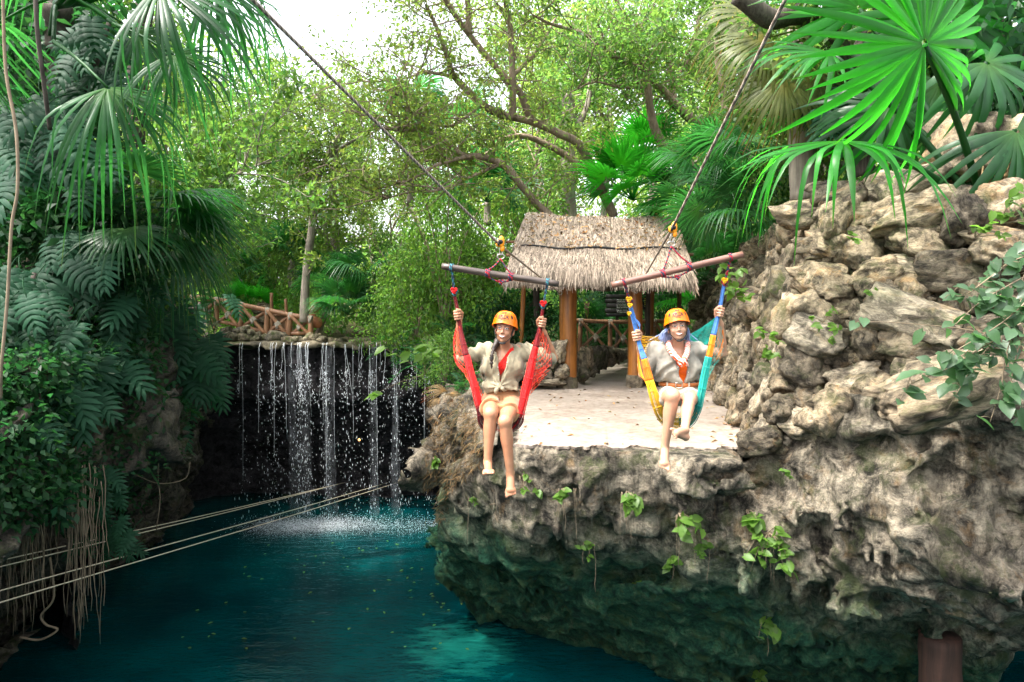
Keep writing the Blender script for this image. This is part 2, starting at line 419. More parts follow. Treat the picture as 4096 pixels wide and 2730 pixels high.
M['vine_leaf'] = leaf_mat('vine_leaf', (0.050, 0.100, 0.050), (0.12, 0.34, 0.08), 0.32, 0.38, 0.5)
M['rock'] = rock_mat('limestone', algae=True, streak=True)
M['stone'] = rock_mat('wall_stone', (0.37, 0.315, 0.24), (0.05, 0.044, 0.036), (0.36, 0.23, 0.11), scale=0.42, mossamt=0.4, bumpd=0.05, vary=0.9)
M['stone_pale'] = rock_mat('pale_stone', (0.44, 0.38, 0.295), (0.10, 0.086, 0.07), (0.44, 0.33, 0.19), scale=0.45, mossamt=0.25, bumpd=0.045, vary=0.5)
M['stone_moss'] = rock_mat('mossy_stone', (0.27, 0.24, 0.18), (0.06, 0.055, 0.045), (0.26, 0.20, 0.11), scale=0.42, mossamt=0.8, bumpd=0.05, vary=0.7)
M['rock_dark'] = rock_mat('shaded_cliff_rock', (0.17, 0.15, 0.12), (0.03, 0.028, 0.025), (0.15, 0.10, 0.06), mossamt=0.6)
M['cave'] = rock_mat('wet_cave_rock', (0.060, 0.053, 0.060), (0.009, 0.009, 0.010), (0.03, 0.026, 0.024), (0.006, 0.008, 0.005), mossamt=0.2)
M['bark'] = wood_mat('bark', (0.15, 0.11, 0.08), (0.36, 0.275, 0.205), 0.9, 1.2, 0.15)
M['bark_grey'] = wood_mat('grey_bark', (0.14, 0.12, 0.10), (0.36, 0.31, 0.25), 0.9, 1.2, 0.15)
M['bark_dark'] = wood_mat('dark_bark', (0.028, 0.023, 0.02), (0.10, 0.085, 0.07), 0.9, 1.4, 0.15)
M['post'] = wood_mat('varnished_post', (0.13, 0.040, 0.008), (0.44, 0.165, 0.030), 0.38, 0.6, 0.5, dirt=0.35)
M['log'] = wood_mat('peeled_log', (0.16, 0.072, 0.034), (0.34, 0.175, 0.09), 0.5, 0.9, 0.4)
M['bar_dark'] = wood_mat('dark_bar', (0.035, 0.024, 0.018), (0.10, 0.072, 0.055), 0.35, 1.3, 0.5, axis=0)
M['bar_brown'] = wood_mat('brown_bar', (0.11, 0.048, 0.034), (0.20, 0.095, 0.065), 0.38, 1.3, 0.5, axis=0)
M['beam'] = wood_mat('beam', (0.10, 0.05, 0.025), (0.21, 0.11, 0.055), 0.6, 1.0, 0.3, axis=0)
M['bamboo'] = wood_mat('bamboo', (0.11, 0.062, 0.036), (0.25, 0.15, 0.085), 0.6, 1.2, 0.3)
M['lashing'] = cloth_mat('lashing', (0.34, 0.30, 0.24), 0.9)
M['cable'] = rope_mat('steel_cable', (0.16, 0.12, 0.095), (0.40, 0.32, 0.26), 120.0)
M['thin_rope'] = plain_mat('thin_rope', (0.55, 0.47, 0.34), 0.8, 0.2)
M['root'] = plain_mat('hanging_root', (0.20, 0.155, 0.105), 0.9, 0.1, 0.3, 6.0)
M['metal'] = plain_mat('metal', (0.35, 0.33, 0.30), 0.35, 0.6, Metallic=0.9)
M['black'] = plain_mat('black_plastic', (0.012, 0.012, 0.012), 0.5)
M['orange_plastic'] = plain_mat('orange_plastic', (0.75, 0.26, 0.01), 0.4)
M['helmet'] = plain_mat('helmet_shell', (0.78, 0.165, 0.003), 0.24, 0.55, 0.03, 4.0)
M['helmet_in'] = plain_mat('helmet_inside', (0.75, 0.09, 0.01), 0.6)
M['white_paint'] = plain_mat('white_lettering', (0.75, 0.75, 0.73), 0.6)
M['yellow_paint'] = plain_mat('yellow_lettering', (0.62, 0.50, 0.06), 0.6)
M['board'] = wood_mat('black_board', (0.010, 0.010, 0.010), (0.028, 0.026, 0.024), 0.6, 1.0, 0.3, axis=0)
M['terracotta'] = plain_mat('terracotta', (0.42, 0.17, 0.09), 0.8, 0.2, 0.25, 8.0)

def plaster():
    n = NT('platform_plaster'); a = n.noise(0.9, 6, 0.6); b = n.noise(9, 7, 0.65); d = n.noise(48, 4, 0.7)
    c = n.ramp(a, [(0.3, (0.22, 0.175, 0.14)), (0.5, (0.305, 0.255, 0.215)), (0.7, (0.35, 0.305, 0.265))])
    c = n.mix(c, n.ramp(b, [(0.36, (0.68, 0.61, 0.53)), (0.56, (1.03, 1.02, 1.0))]), 0.75, 'MULTIPLY')
    c = n.mix(c, n.ramp(d, [(0.28, (0.75, 0.7, 0.64)), (0.5, (1.02,) * 3)]), 0.6, 'MULTIPLY')
    return n.done(n.bsdf(c, 0.85, 0.2, n.bump(n.math('ADD', b, n.math('MULTIPLY', d, 0.3)), 0.35, 0.015)))
M['plaster'] = plaster()
def path_mat():
    n = NT('path_concrete'); a = n.noise(1.4, 6, 0.6); d = n.noise(30, 5, 0.7)
    c = n.ramp(a, [(0.3, (0.25, 0.205, 0.165)), (0.7, (0.40, 0.34, 0.28))]); c = n.mix(c, n.ramp(d, [(0.3, (0.7,) * 3), (0.6, (1.1,) * 3)]), 0.8, 'MULTIPLY')
    return n.done(n.bsdf(c, 0.9, 0.2, n.bump(d, 0.4, 0.01)))
M['path'] = path_mat()
def soil():
    n = NT('forest_soil'); a = n.noise(1.2, 7, 0.65); d = n.noise(22, 5, 0.7)
    c = n.ramp(a, [(0.35, (0.03, 0.028, 0.016)), (0.55, (0.055, 0.055, 0.025)), (0.7, (0.10, 0.075, 0.045))])
    c = n.mix(c, n.ramp(d, [(0.3, (0.5,) * 3), (0.65, (1.5, 1.4, 1.2))]), 0.9, 'MULTIPLY')
    return n.done(n.bsdf(c, 0.95, 0.1, n.bump(d, 0.8, 0.03)))
M['soil'] = soil()
def water():
    n = NT('cenote_water'); co = n.co('Object')
    g1 = n.noise(1.5, 3, 0.55, co, (1.0, 2.6, 1.0), 0.6); g2 = n.noise(6.5, 3, 0.6, co, (1.0, 2.2, 1.0)); g3 = n.noise(0.5, 2, 0.5, co)
    # sunlit caustic glow beside the rock, painted into the water colour as turquoise
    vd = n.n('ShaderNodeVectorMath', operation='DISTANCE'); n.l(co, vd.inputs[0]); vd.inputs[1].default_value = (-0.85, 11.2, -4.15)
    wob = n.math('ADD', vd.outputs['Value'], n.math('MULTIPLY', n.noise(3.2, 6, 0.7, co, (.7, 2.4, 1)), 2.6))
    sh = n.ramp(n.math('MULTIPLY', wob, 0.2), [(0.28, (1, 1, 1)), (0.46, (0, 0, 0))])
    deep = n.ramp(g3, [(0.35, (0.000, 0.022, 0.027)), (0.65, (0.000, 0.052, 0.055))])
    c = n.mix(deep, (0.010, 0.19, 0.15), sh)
    hgt = n.math('ADD', g1, n.math('MULTIPLY', g2, 0.35))
    return n.done(n.bsdf(c, 0.06, 0.5, n.bump(hgt, 0.32, 0.10), IOR=1.333))
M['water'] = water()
def thatch_mat(name, a, b):
    n = NT(name); k = n.noise(2.2, 5, 0.6); t = n.tint()
    c = n.mix(n.mix(n.ramp(k, [(0.3, a), (0.7, b)]), t, 1.0, 'MULTIPLY'), n.ramp(n.noise(40, 3), [(0.3, (0.7,) * 3), (0.7, (1.15,) * 3)]), 0.7, 'MULTIPLY')
    return n.done(n.bsdf(c, 0.9, 0.15))
M['thatch'] = thatch_mat('palm_thatch', (0.27, 0.215, 0.17), (0.44, 0.365, 0.30))
M['thatch_core'] = thatch_mat('thatch_core', (0.12, 0.09, 0.06), (0.22, 0.165, 0.115))
M['dryleaf'] = plain_mat('dry_leaf', (0.30, 0.17, 0.07), 0.8, 0.2, 0.3, 10, True)
def veil_mat():
    n = NT('water_veil'); f = n.noise(9.0, 5, 0.7, None, (6.0, 6.0, 0.35)); g = n.noise(3.0, 4, 0.6)
    a = n.math('MULTIPLY', n.ramp(f, [(0.44, (0, 0, 0)), (0.70, (.24,) * 3)]), n.ramp(g, [(0.35, (.25,) * 3), (0.65, (1,) * 3)]))
    b = n.bsdf((0.75, 0.80, 0.86), 0.25, 0.5); t = n.n('ShaderNodeBsdfTransparent'); m = n.n('ShaderNodeMixShader'); n.l(a, m.inputs[0]); n.l(t.outputs[0], m.inputs[1]); n.l(b.outputs[0], m.inputs[2]); return n.done(m)
M['veil'] = veil_mat()
M['droplet'] = plain_mat('falling_water', (0.80, 0.85, 0.90), 0.15, 0.6, 0.02)
M['skin_tan'] = skin_mat('tanned_skin', (0.38, 0.190, 0.108))
M['skin_light'] = skin_mat('light_skin', (0.44, 0.250, 0.160))
M['lip'] = plain_mat('lips', (0.34, 0.085, 0.075), 0.35)
M['teeth'] = plain_mat('teeth', (0.82, 0.79, 0.74), 0.3)
M['eyewhite'] = plain_mat('eye_white', (0.70, 0.67, 0.64), 0.2)
M['iris'] = plain_mat('iris', (0.025, 0.014, 0.008), 0.15)
M['hair_dark'] = wood_mat('dark_hair', (0.012, 0.008, 0.006), (0.05, 0.032, 0.024), 0.45, 3.0, 0.4)
M['hair_blue'] = wood_mat('blue_hair', (0.16, 0.22, 0.42), (0.34, 0.42, 0.68), 0.45, 3.0, 0.4)
M['shirt_khaki'] = cloth_mat('khaki_linen', (0.27, 0.235, 0.155))
M['shirt_grey'] = cloth_mat('grey_linen', (0.215, 0.20, 0.165))
M['shorts_tan'] = cloth_mat('tan_cotton', (0.30, 0.155, 0.07))
M['shorts_cream'] = cloth_mat('cream_cotton', (0.40, 0.345, 0.27))
M['red_top'] = cloth_mat('red_fabric', (0.60, 0.012, 0.008))
M['orange_top'] = cloth_mat('orange_fabric', (0.72, 0.11, 0.006))
M['belt'] = plain_mat('tan_leather', (0.42, 0.13, 0.035), 0.5)
M['cord_darkred'] = cloth_mat('dark_red_cord', (0.17, 0.007, 0.010), weave=400)
M['cord_red'] = cloth_mat('red_cord', (0.60, 0.008, 0.008), weave=400)
M['cord_redorange'] = cloth_mat('orange_red_cord', (0.75, 0.05, 0.008), weave=400)
M['cord_blue'] = cloth_mat('blue_cord', (0.06, 0.18, 0.46), weave=400)
M['cord_orange'] = cloth_mat('orange_cord', (0.70, 0.17, 0.004), weave=400)
M['cord_yellow'] = cloth_mat('yellow_cord', (0.70, 0.38, 0.006), weave=400)
M['cord_teal'] = cloth_mat('teal_cord', (0.004, 0.28, 0.225), weave=400)
M['rope_rb'] = rope_mat('red_navy_rope', (0.36, 0.03, 0.04), (0.035, 0.05, 0.085))
M['rope_tb'] = rope_mat('teal_navy_rope', (0.05, 0.20, 0.22), (0.06, 0.07, 0.11))
def scarf_mat():
    n = NT('red_white_scarf'); wv = n.n('ShaderNodeTexWave'); wv.inputs['Scale'].default_value = 22; wv.inputs['Distortion'].default_value = 5; wv.bands_direction = 'DIAGONAL'; n.l(n.co(), wv.inputs['Vector'])
    c = n.ramp(wv.outputs['Fac'], [(0.45, (0.80, 0.10, 0.03)), (0.6, (0.80, 0.72, 0.66))]); return n.done(n.bsdf(c, 0.8, 0.2))
M['scarf'] = scarf_mat()
# ------------------------------------------------------------------ setting: ground, water, rock masses
WATER_Z = -4.15
def sstep(a, b, x): t = np.clip((x - a) / (b - a), 0, 1); return t * t * (3 - 2 * t)
POOL = np.array([(0.35, 13.4), (-0.6, 15.2), (-1.9, 18.3), (-7.6, 18.6), (-6.9, 16), (-6.0, 12.5), (-5.6, 10.0), (-5.4, 6), (-5.4, -14), (14, -14), (14, 4.2), (5.6, 5.6), (4.4, 6.4), (3.7, 7.2), (3.5, 8), (4.0, 10), (4.4, 13), (3.9, 13.2)])
def inpoly(x, y, poly):
    r = np.zeros(x.shape, bool); n = len(poly)
    for i in range(n):
        (x1, y1), (x2, y2) = poly[i], poly[(i + 1) % n]
        r ^= ((y1 > y) != (y2 > y)) & (x < (x2 - x1) * (y - y1) / (y2 - y1 + 1e-12) + x1)
    return r
WALLB = np.array([(4.35, 16.5, 0), (4.15, 14.5, 0), (3.92, 13, 0), (3.36, 10, 0), (2.98, 8, 0), (2.90, 7.4, 0.0), (3.2, 6.95, .3), (3.7, 6.35, .72), (4.4, 5.85, .98), (5.6, 5.4, 1.1)])
def ground_z(x, y):
    x = np.asarray(x, float); y = np.asarray(y, float)
    back = 0.62 + np.clip(y - 19, 0, 60) * 0.022
    z = back * sstep(13.2, 18.0, y)
    z = np.maximum(z, np.where((x > -0.4) & (x < 4.6), 0.0, 0.0))
    z = np.where((x > 0.2) & (x < 4.8), z * sstep(17.5, 22, y), z)
    left = (0.7 + 1.6 * sstep(-4.9, -7.5, x)) * (1 - sstep(11.0, 17.0, y)); z = np.where(x < -3, np.maximum(z, left), z)
    wx = np.interp(y, [5.4, 5.85, 6.35, 6.95, 7.4, 8, 10, 13, 16.5], [5.6, 4.4, 3.7, 3.2, 2.9, 2.98, 3.36, 3.92, 4.35])
    right = 2.6 * sstep(0.5, 1.2, x - wx) * (1 - sstep(14.5, 17.5, y)) + 0.25 * np.clip(x - wx - 1.2, 0, 8) * sstep(0, 1, x - wx)
    return np.where(x > 2.7, np.maximum(z, right), z)
def build_ground():
    xs = np.unique(np.concatenate([np.arange(-9, 9.01, 0.2), np.linspace(-70, -9, 30), np.linspace(9, 70, 30)]))
    ys = np.unique(np.concatenate([np.arange(4, 24.01, 0.2), np.linspace(24, 140, 50), np.linspace(-40, 4, 24)]))
    X, Y = np.meshgrid(xs, ys, indexing='ij'); Z = ground_z(X, Y)
    p = np.stack([X.ravel(), Y.ravel(), np.zeros(X.size)], 1); Z = Z + (fbm(p * 0.6, 4, 3) * 0.25 * sstep(0.3, 1.0, Z.ravel())).reshape(Z.shape) - 0.10
    n = len(ys); i = np.arange(len(xs) - 1)[:, None] * n; j = np.arange(n - 1)[None]
    F = np.stack([i + j, i + n + j, i + n + j + 1, i + j + 1], -1).reshape(-1, 4)
    cx = (X[:-1, :-1] + X[1:, 1:]).ravel() / 2; cy = (Y[:-1, :-1] + Y[1:, 1:]).ravel() / 2
    F = F[~inpoly(cx, cy, POOL)]
    tag(MB().add(np.stack([X, Y, Z], -1).reshape(-1, 3), F).build('ground', M['soil']), kind='structure')
build_ground()

wm = MB(); xs = np.linspace(-16, 14, 61); ys = np.linspace(-12, 24, 73); X, Y = np.meshgrid(xs, ys, indexing='ij')
i = np.arange(60)[:, None] * 73; j = np.arange(72)[None]
wm.add(np.stack([X, Y, np.full(X.shape, WATER_Z)], -1).reshape(-1, 3), np.stack([i + j, i + 73 + j, i + 74 + j, i + j + 1], -1).reshape(-1, 4))
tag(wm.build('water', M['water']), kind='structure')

def bil(xs, zs, T, x, z):
    """bilinear table lookup on the outer grid x (n), z (m)"""
    T = np.asarray(T, float); a = np.stack([np.interp(z, zs, r) for r in T]); return np.stack([np.interp(x, xs, a[:, k]) for k in range(len(z))], 1)

def rock_noise(p, amp=1.0):
    q = p + np.stack([fbm(p * 1.4, 3, 9), fbm(p * 1.4, 3, 10), fbm(p * 1.4, 3, 11)], 1) * .35
    n = 0.42 * facet(q * np.array([.85, .85, 1.15]), 4) + 0.20 * facet(q * np.array([2.0, 2.0, 2.6]) + 5, 14) + 0.085 * facet(q * 5.2 + 9, 44)
    n -= 0.26 * fbm(p * 0.75, 3, 2) + 0.06 * ridged(p * 2.6, 3, 5); n += 0.07 * fbm(p * 6.5, 3, 8) + 0.045 * fbm(p * 14, 2, 33)
    return n * amp

def build_rock():
    vox = 0.048; lo = np.array([-2.9, 3.9, -4.6]); hi = np.array([6.2, 16.6, 1.75])
    ax = [np.arange(lo[k], hi[k], vox) for k in range(3)]; x, y, z = ax
    zt = [-4.9, -4.2, -3, -2, -1.5, -1, -.6, 0, .5, 1.3, 2]
    xt = [-1.2, 0, 1.5, 3, 3.5, 4, 5.5, 7.5]
    T = [[13.6, 12.9, 11.5, 10.3, 9.8, 9.4, 9.2, 9.1, 9.1, 9.1, 9.1],
         [12.6, 11.9, 10.3, 9.2, 8.4, 7.9, 7.75, 7.7, 7.7, 7.7, 7.7],
         [11.9, 11.2, 9.7, 8.5, 8.0, 7.55, 7.5, 7.5, 7.5, 7.5, 7.5],
         [10.4, 9.8, 8.8, 7.8, 7.2, 7.05, 7.0, 7.05, 7.1, 7.3, 7.6],
         [10.2, 9.9, 8.9, 7.7, 7.0, 6.3, 5.95, 6.05, 6.3, 6.7, 7.1],
         [10.2, 9.8, 8.8, 7.6, 6.9, 6.0, 5.1, 5.25, 5.6, 6.1, 6.6],
         [10, 9.6, 8.5, 7.3, 6.6, 5.7, 4.65, 4.7, 5.0, 5.6, 6.1],
         [9.8, 9.4, 8.3, 7.1, 6.4, 5.5, 4.4, 4.4, 4.7, 5.3, 5.8]]
    Yf = bil(xt, zt, T, x, z)
    yl = [8, 9.2, 11, 12.9, 14, 15.5, 18.6]; zl = [-4.9, -4.2, -3, -1.5, -1, 0, 1]
    L = [[-1.0, -1.0, -1.05, -.9, -.8, -.7, -.5], [-1.15, -1.15, -1.2, -1.05, -.95, -.88, -.6], [-1.2, -1.2, -1.22, -1.1, -1.0, -.85, -.6],
         [-1.2, -1.15, -1.1, -.9, -.8, -.6, -.3], [-1.2, -1.1, -1.0, -.7, -.6, -.5, -.2], [-1.5, -1.5, -1.4, -1.2, -1.1, -1.0, -.8], [-2.6, -2.6, -2.5, -2.3, -2.2, -2.1, -2.0]]
    Xl = bil(yl, zl, L, y, z)
    topx = np.interp(x, [-2.9, -1.1, -0.6, -0.1, 0.1, 2.9, 3.05, 3.3, 3.8, 4.6, 7.2], [-.4, -.22, .12, .06, -.02, -.02, .05, .45, .88, 1.08, 1.15])
    top = np.repeat(topx[:, None], len(y), 1); b = (y > 7.6)[None] & (x > 2.6)[:, None]; top = np.where(b, -.05, top)
    bank = np.interp(y, [13, 15, 18.6], [0, .45, .6]); top = np.maximum(top, np.where((x < 0.2)[:, None], bank[None], -9))
    sd = np.maximum(np.maximum(Yf[:, None, :] - y[None, :, None], Xl[None] - x[:, None, None]), z[None, None] - top[:, :, None]) * 0.72
    sd = np.maximum(sd, y[None, :, None] - 16.4); sd = np.maximum(sd, x[:, None, None] - 6.0); sd = sd.astype(np.float32)
    m = np.abs(sd) < 0.45; fl = np.abs(np.maximum(Yf[:, None, :] - y[None, :, None], Xl[None] - x[:, None, None])) < .65; vt = ((x < .3)[:, None] | ((x > 2.6)[:, None] & (y < 8)[None]))[:, :, None] & (z > -.8)[None, None]; m &= fl | vt; idx = np.argwhere(m); p = lo + idx * vox
    d = rock_noise(p)
    rx = sstep(2.3, 3.4, p[:, 0]) * sstep(1.6, .8, p[:, 2]); q = p + np.stack([fbm(p * 2, 3, 71), fbm(p * 2, 3, 72), fbm(p * 2, 3, 73)], 1) * .4; d += rx * (0.38 * facet(q * np.array([1.5, 1.5, 2.2]) + 2, 62) + 0.14 * facet(q * 3.6, 82))
    # diagonal solution grooves on the left of the overhang
    q = np.stack([p[:, 0] * 3.4 + p[:, 2] * 2.3, p[:, 1] * 0.5, (p[:, 2] - p[:, 0]) * 0.35], 1)
    lw = sstep(1.3, 0.2, p[:, 0]) * sstep(-0.6, -1.3, p[:, 2]); d += 0.26 * lw * np.abs(vnoise(q, 31) * 2)
    # drip curtains on the upper face
    q = p * np.array([4.6, 4.6, 0.7]); fw = sstep(-1.9, -0.9, p[:, 2]) * sstep(0.1, -0.2, p[:, 2]); d += fw * 0.16 * vnoise(q, 41)
    flat = sstep(-0.25, -0.02, p[:, 2]) * sstep(2.75, 2.5, p[:, 0]) * sstep(-0.15, 0.1, p[:, 0]) * sstep(7.3, 7.6, p[:, 1])
    d *= 1 - 0.92 * flat; sd[m] += d
    cap_ = ((x > -.05) & (x < 2.98))[:, None] & (y > 6.6)[None]; sd = np.where(cap_[:, :, None], np.maximum(sd, (z + .014)[None, None]), sd)
    for ax_ in range(3):
        sd[tuple(0 if k == ax_ else slice(None) for k in range(3))] = 0.05; sd[tuple(-1 if k == ax_ else slice(None) for k in range(3))] = 0.05
    V, Q = iso(sd, lo, vox)
    # drop what is buried far inside
    tag(MB().add(V, Q).build('overhanging_rock', M['rock']), kind='structure')
    return BVHTree.FromPolygons([tuple(v) for v in V], [tuple(q) for q in Q])
ROCK_BVH = build_rock()

def build_left_cliff():
    vox = 0.09; lo = np.array([-13., 4.2, -4.7]); hi = np.array([-3.4, 19.2, 3.6]); x, y, z = [np.arange(lo[k], hi[k], vox) for k in range(3)]
    zt = [-4.7, -4.2, -3, -2, -1.2, -.4, .6, 1.6, 3.6]; yt = [4, 7, 9, 10.5, 13, 16, 19.2]
    base = [-4.9, -5.1, -5.3, -5.4, -6.5, -7.4, -8.2]; off = [-3.4, -3.0, -2.2, -1.3, -.5, 0, 0, -.15, -.9]
    Xr = bil(yt, zt, [[b + o * (1 if i < 5 else .4) for o in off] for i, b in enumerate(base)], y, z)
    top = ground_z(*np.meshgrid(x, y, indexing='ij')) + 0.05
    sd = (np.maximum(x[:, None, None] - Xr[None], z[None, None] - top[:, :, None]) * 0.75).astype(np.float32)
    m = np.abs(sd) < 0.6; p = lo + np.argwhere(m) * vox; sd[m] += rock_noise(p, 1.2)
    for a in range(3):
        sd[tuple(0 if k == a else slice(None) for k in range(3))] = .05; sd[tuple(-1 if k == a else slice(None) for k in range(3))] = .05
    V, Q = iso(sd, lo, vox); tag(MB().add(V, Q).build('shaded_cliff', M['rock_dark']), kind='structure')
    return BVHTree.FromPolygons([tuple(v) for v in V], [tuple(q) for q in Q])
LEFT_BVH = build_left_cliff()

def build_cave():
    plan = smoothline([(-5.6, 12.2), (-7.2, 14.5), (-8.3, 17.2), (-7.6, 18.5), (-6, 18.3), (-4, 18.15), (-2.4, 18.2), (-1.2, 17.2), (-.3, 15), (0.3, 13)], 170)
    t = np.gradient(plan, axis=0); nn = np.stack([-t[:, 1], t[:, 0]], 1); nn /= np.linalg.norm(nn, axis=1)[:, None]   # away from the pool
    prof = smoothline([(0.55, .02), (.25, 0.02), (-.3, .06), (-.95, .10), (-1.25, .7), (-2.4, 1.5), (-3.4, 1.9), (-4.5, 1.9)], 70)
    V = np.concatenate([np.c_[plan[i] + nn[i] * prof[:, 1:2], prof[:, 0]] for i in range(len(plan))])
    n = len(prof); N = np.repeat(np.c_[nn, np.zeros(len(nn))], n, 0); V += N * (ridged(V * 1.6, 4, 6) * 0.3 + fbm(V * 5, 3, 2) * 0.12)[:, None]
    i = np.arange(len(plan) - 1)[:, None] * n; j = np.arange(n - 1)[None]
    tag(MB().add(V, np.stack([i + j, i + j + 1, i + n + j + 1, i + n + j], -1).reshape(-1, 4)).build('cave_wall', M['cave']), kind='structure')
    # ledge that the water runs over
    vox = 0.06; lo = np.array([-8.4, 17.5, .05]); hi = np.array([-1.6, 20.6, 1.0]); x, y, z = [np.arange(lo[k], hi[k], vox) for k in range(3)]
    yf = 18.02 + 0.12 * np.sin(x * 1.7)
    sd = np.maximum(np.maximum(yf[:, None, None] - y[None, :, None], np.abs(z - 0.53)[None, None] - 0.09), np.maximum(-8.1 - x, x + 1.9)[:, None, None]).astype(np.float32)
    p = lo + np.argwhere(np.ones(sd.shape, bool)) * vox; sd += (fbm(p * 2.2, 4, 12) * 0.16).reshape(sd.shape)
    for a in range(3):
        sd[tuple(0 if k == a else slice(None) for k in range(3))] = .05; sd[tuple(-1 if k == a else slice(None) for k in range(3))] = .05
    V, Q = iso(sd, lo, vox); tag(MB().add(V, Q).build('waterfall_ledge', M['stone_moss']), kind='structure')
build_cave()

# plastered landing on top of the rock, with a ragged front edge
def build_platform():
    nx, ny = 200, 90; u = np.linspace(0, 1, nx)[:, None]; v = np.linspace(0, 1, ny)[None]
    yf = 7.58 + 0.14 * sstep(0.12, 0, u); yb = 13.15 + 0 * u
    Y = yf + (yb - yf) * v
    xl = np.interp(Y, [7.4, 8, 13.2], [0.02, 0.04, 0.30]); xr = np.interp(Y, [7.2, 7.6, 8, 10, 13.2], [2.86, 2.98, 3.06, 3.42, 4.0])
    X = xl + (xr - xl) * u; p = np.stack([X, Y, 0 * X], -1).reshape(-1, 3)
    Zt = (fbm(p * 0.9, 3, 4) * 0.012 + .008).reshape(X.shape); e = (fbm(p * 5, 5, 15, .75) * .8).reshape(X.shape)
    Y = Y + np.where(v < 0.02, e * 0.16, 0); X = X + np.where(u < 0.02, e * 0.12, 0)
    Vt = np.stack([X, Y, Zt], -1).reshape(-1, 3); i = np.arange(nx - 1)[:, None] * ny; j = np.arange(ny - 1)[None]
    mb = MB().add(Vt, np.stack([i + j, i + ny + j, i + ny + j + 1, i + j + 1], -1).reshape(-1, 4))
    fr = Vt.reshape(nx, ny, 3)[:, 0]; lf = Vt.reshape(nx, ny, 3)[0, :]
    for ed, s in ((fr, 1), (lf, -1)):
        k = len(ed); lowp = ed + np.array([0, 0.0, -0.03]) + np.c_[fbm(ed * 9, 2, 3) * .05, fbm(ed * 9, 2, 5) * .04, fbm(ed * 6, 3, 8) * 0.01]
        VV = np.vstack([ed, lowp]); a = np.arange(k - 1); F = np.stack([a, a + k, a + k + 1, a + 1], -1); mb.add(VV, F if s > 0 else F[:, ::-1])
    tag(mb.build('platform', M['plaster']), kind='structure')
    c = smoothline([(1.75, 13.0), (1.85, 14.6), (2.55, 16.4), (4.2, 18.4), (6.5, 19.6)], 40); t = np.gradient(c, axis=0); nn = np.stack([-t[:, 1], t[:, 0]], 1); nn /= np.linalg.norm(nn, axis=1)[:, None]
    ww = np.linspace(-1.15, 1.0, 12); V = np.concatenate([np.c_[c[k] - nn[k] * ww[:, None], np.full(12, 0.008 + max(0, c[k, 1] - 16) * 0.05)] for k in range(40)])
    V[:, 2] += fbm(V * 1.5, 3, 2) * 0.02; i = np.arange(39)[:, None] * 12; j = np.arange(11)[None]
    tag(MB().add(V, np.stack([i + j, i + j + 1, i + 13 + j, i + 12 + j], -1).reshape(-1, 4)).build('path', M['path']), kind='structure')
build_platform()

# ------------------------------------------------------------------ loose stones and stone walls
def ico(sub):
    import bmesh
    bm = bmesh.new(); bmesh.ops.create_icosphere(bm, subdivisions=sub, radius=1.0); V = np.array([v.co[:] for v in bm.verts]); F = np.array([[v.index for v in f.verts] for f in bm.faces]); bm.free(); return V, F
ICO = {s: ico(s) for s in (1, 2, 3, 4)}
def stone_shape(seed, sub=3, cuts=9, sharp=14.0, rough=1.0, sq=(1, 1, 1)):
    r = np.random.default_rng(seed); D, F = ICO[sub]
    N = r.normal(size=(cuts, 3)); N /= np.linalg.norm(N, axis=1)[:, None]; N = np.vstack([N, np.eye(3), -np.eye(3)]); d = np.concatenate([r.uniform(.68, .98, cuts), r.uniform(.72, .92, 6)])
    q = np.maximum(D @ N.T, 1e-3) / d; rad = (q ** sharp).sum(1) ** (-1 / sharp)
    V = D * rad[:, None]; k = V + seed * 3.7
    rad2 = rough * (fbm(k * 1.3, 3, 3) * 0.13 + facet(k * 1.7, 3) * 0.30 + ridged(k * 3.0, 3, 9) * 0.08 + fbm(k * 7.5, 3, 4) * 0.10)
    return V * (1 + rad2)[:, None] * np.asarray(sq), F
STONES = [MB().add(*stone_shape(100 + k, 4, 9 + k % 6, 24 + 2 * (k % 7))).mesh('stone', M['stone']) for k in range(16)]
STONES_PALE = [MB().add(*stone_shape(300 + k, 4, 9 + k % 5, 30)).mesh('stone', M['stone_pale']) for k in range(8)]
STONES_MOSS = [MB().add(*stone_shape(500 + k, 3, 7 + k % 5, 12)).mesh('stone', M['stone_moss']) for k in range(8)]
def rand_rot(r, tilt=0.35):
    a, b, c = r.uniform(-tilt, tilt), r.uniform(-tilt, tilt), r.uniform(0, 2 * math.pi)
    return np.array((Matrix.Rotation(a, 3, 'X') @ Matrix.Rotation(b, 3, 'Y') @ Matrix.Rotation(c, 3, 'Z')))

def stone_in(parent, me, loc, size, rot3, name='stone'):
    return inst(name, me, parent, Matrix.Translation(Vector(loc)) @ mat4((0, 0, 0), rot3) @ Matrix.Diagonal((*size, 1)))

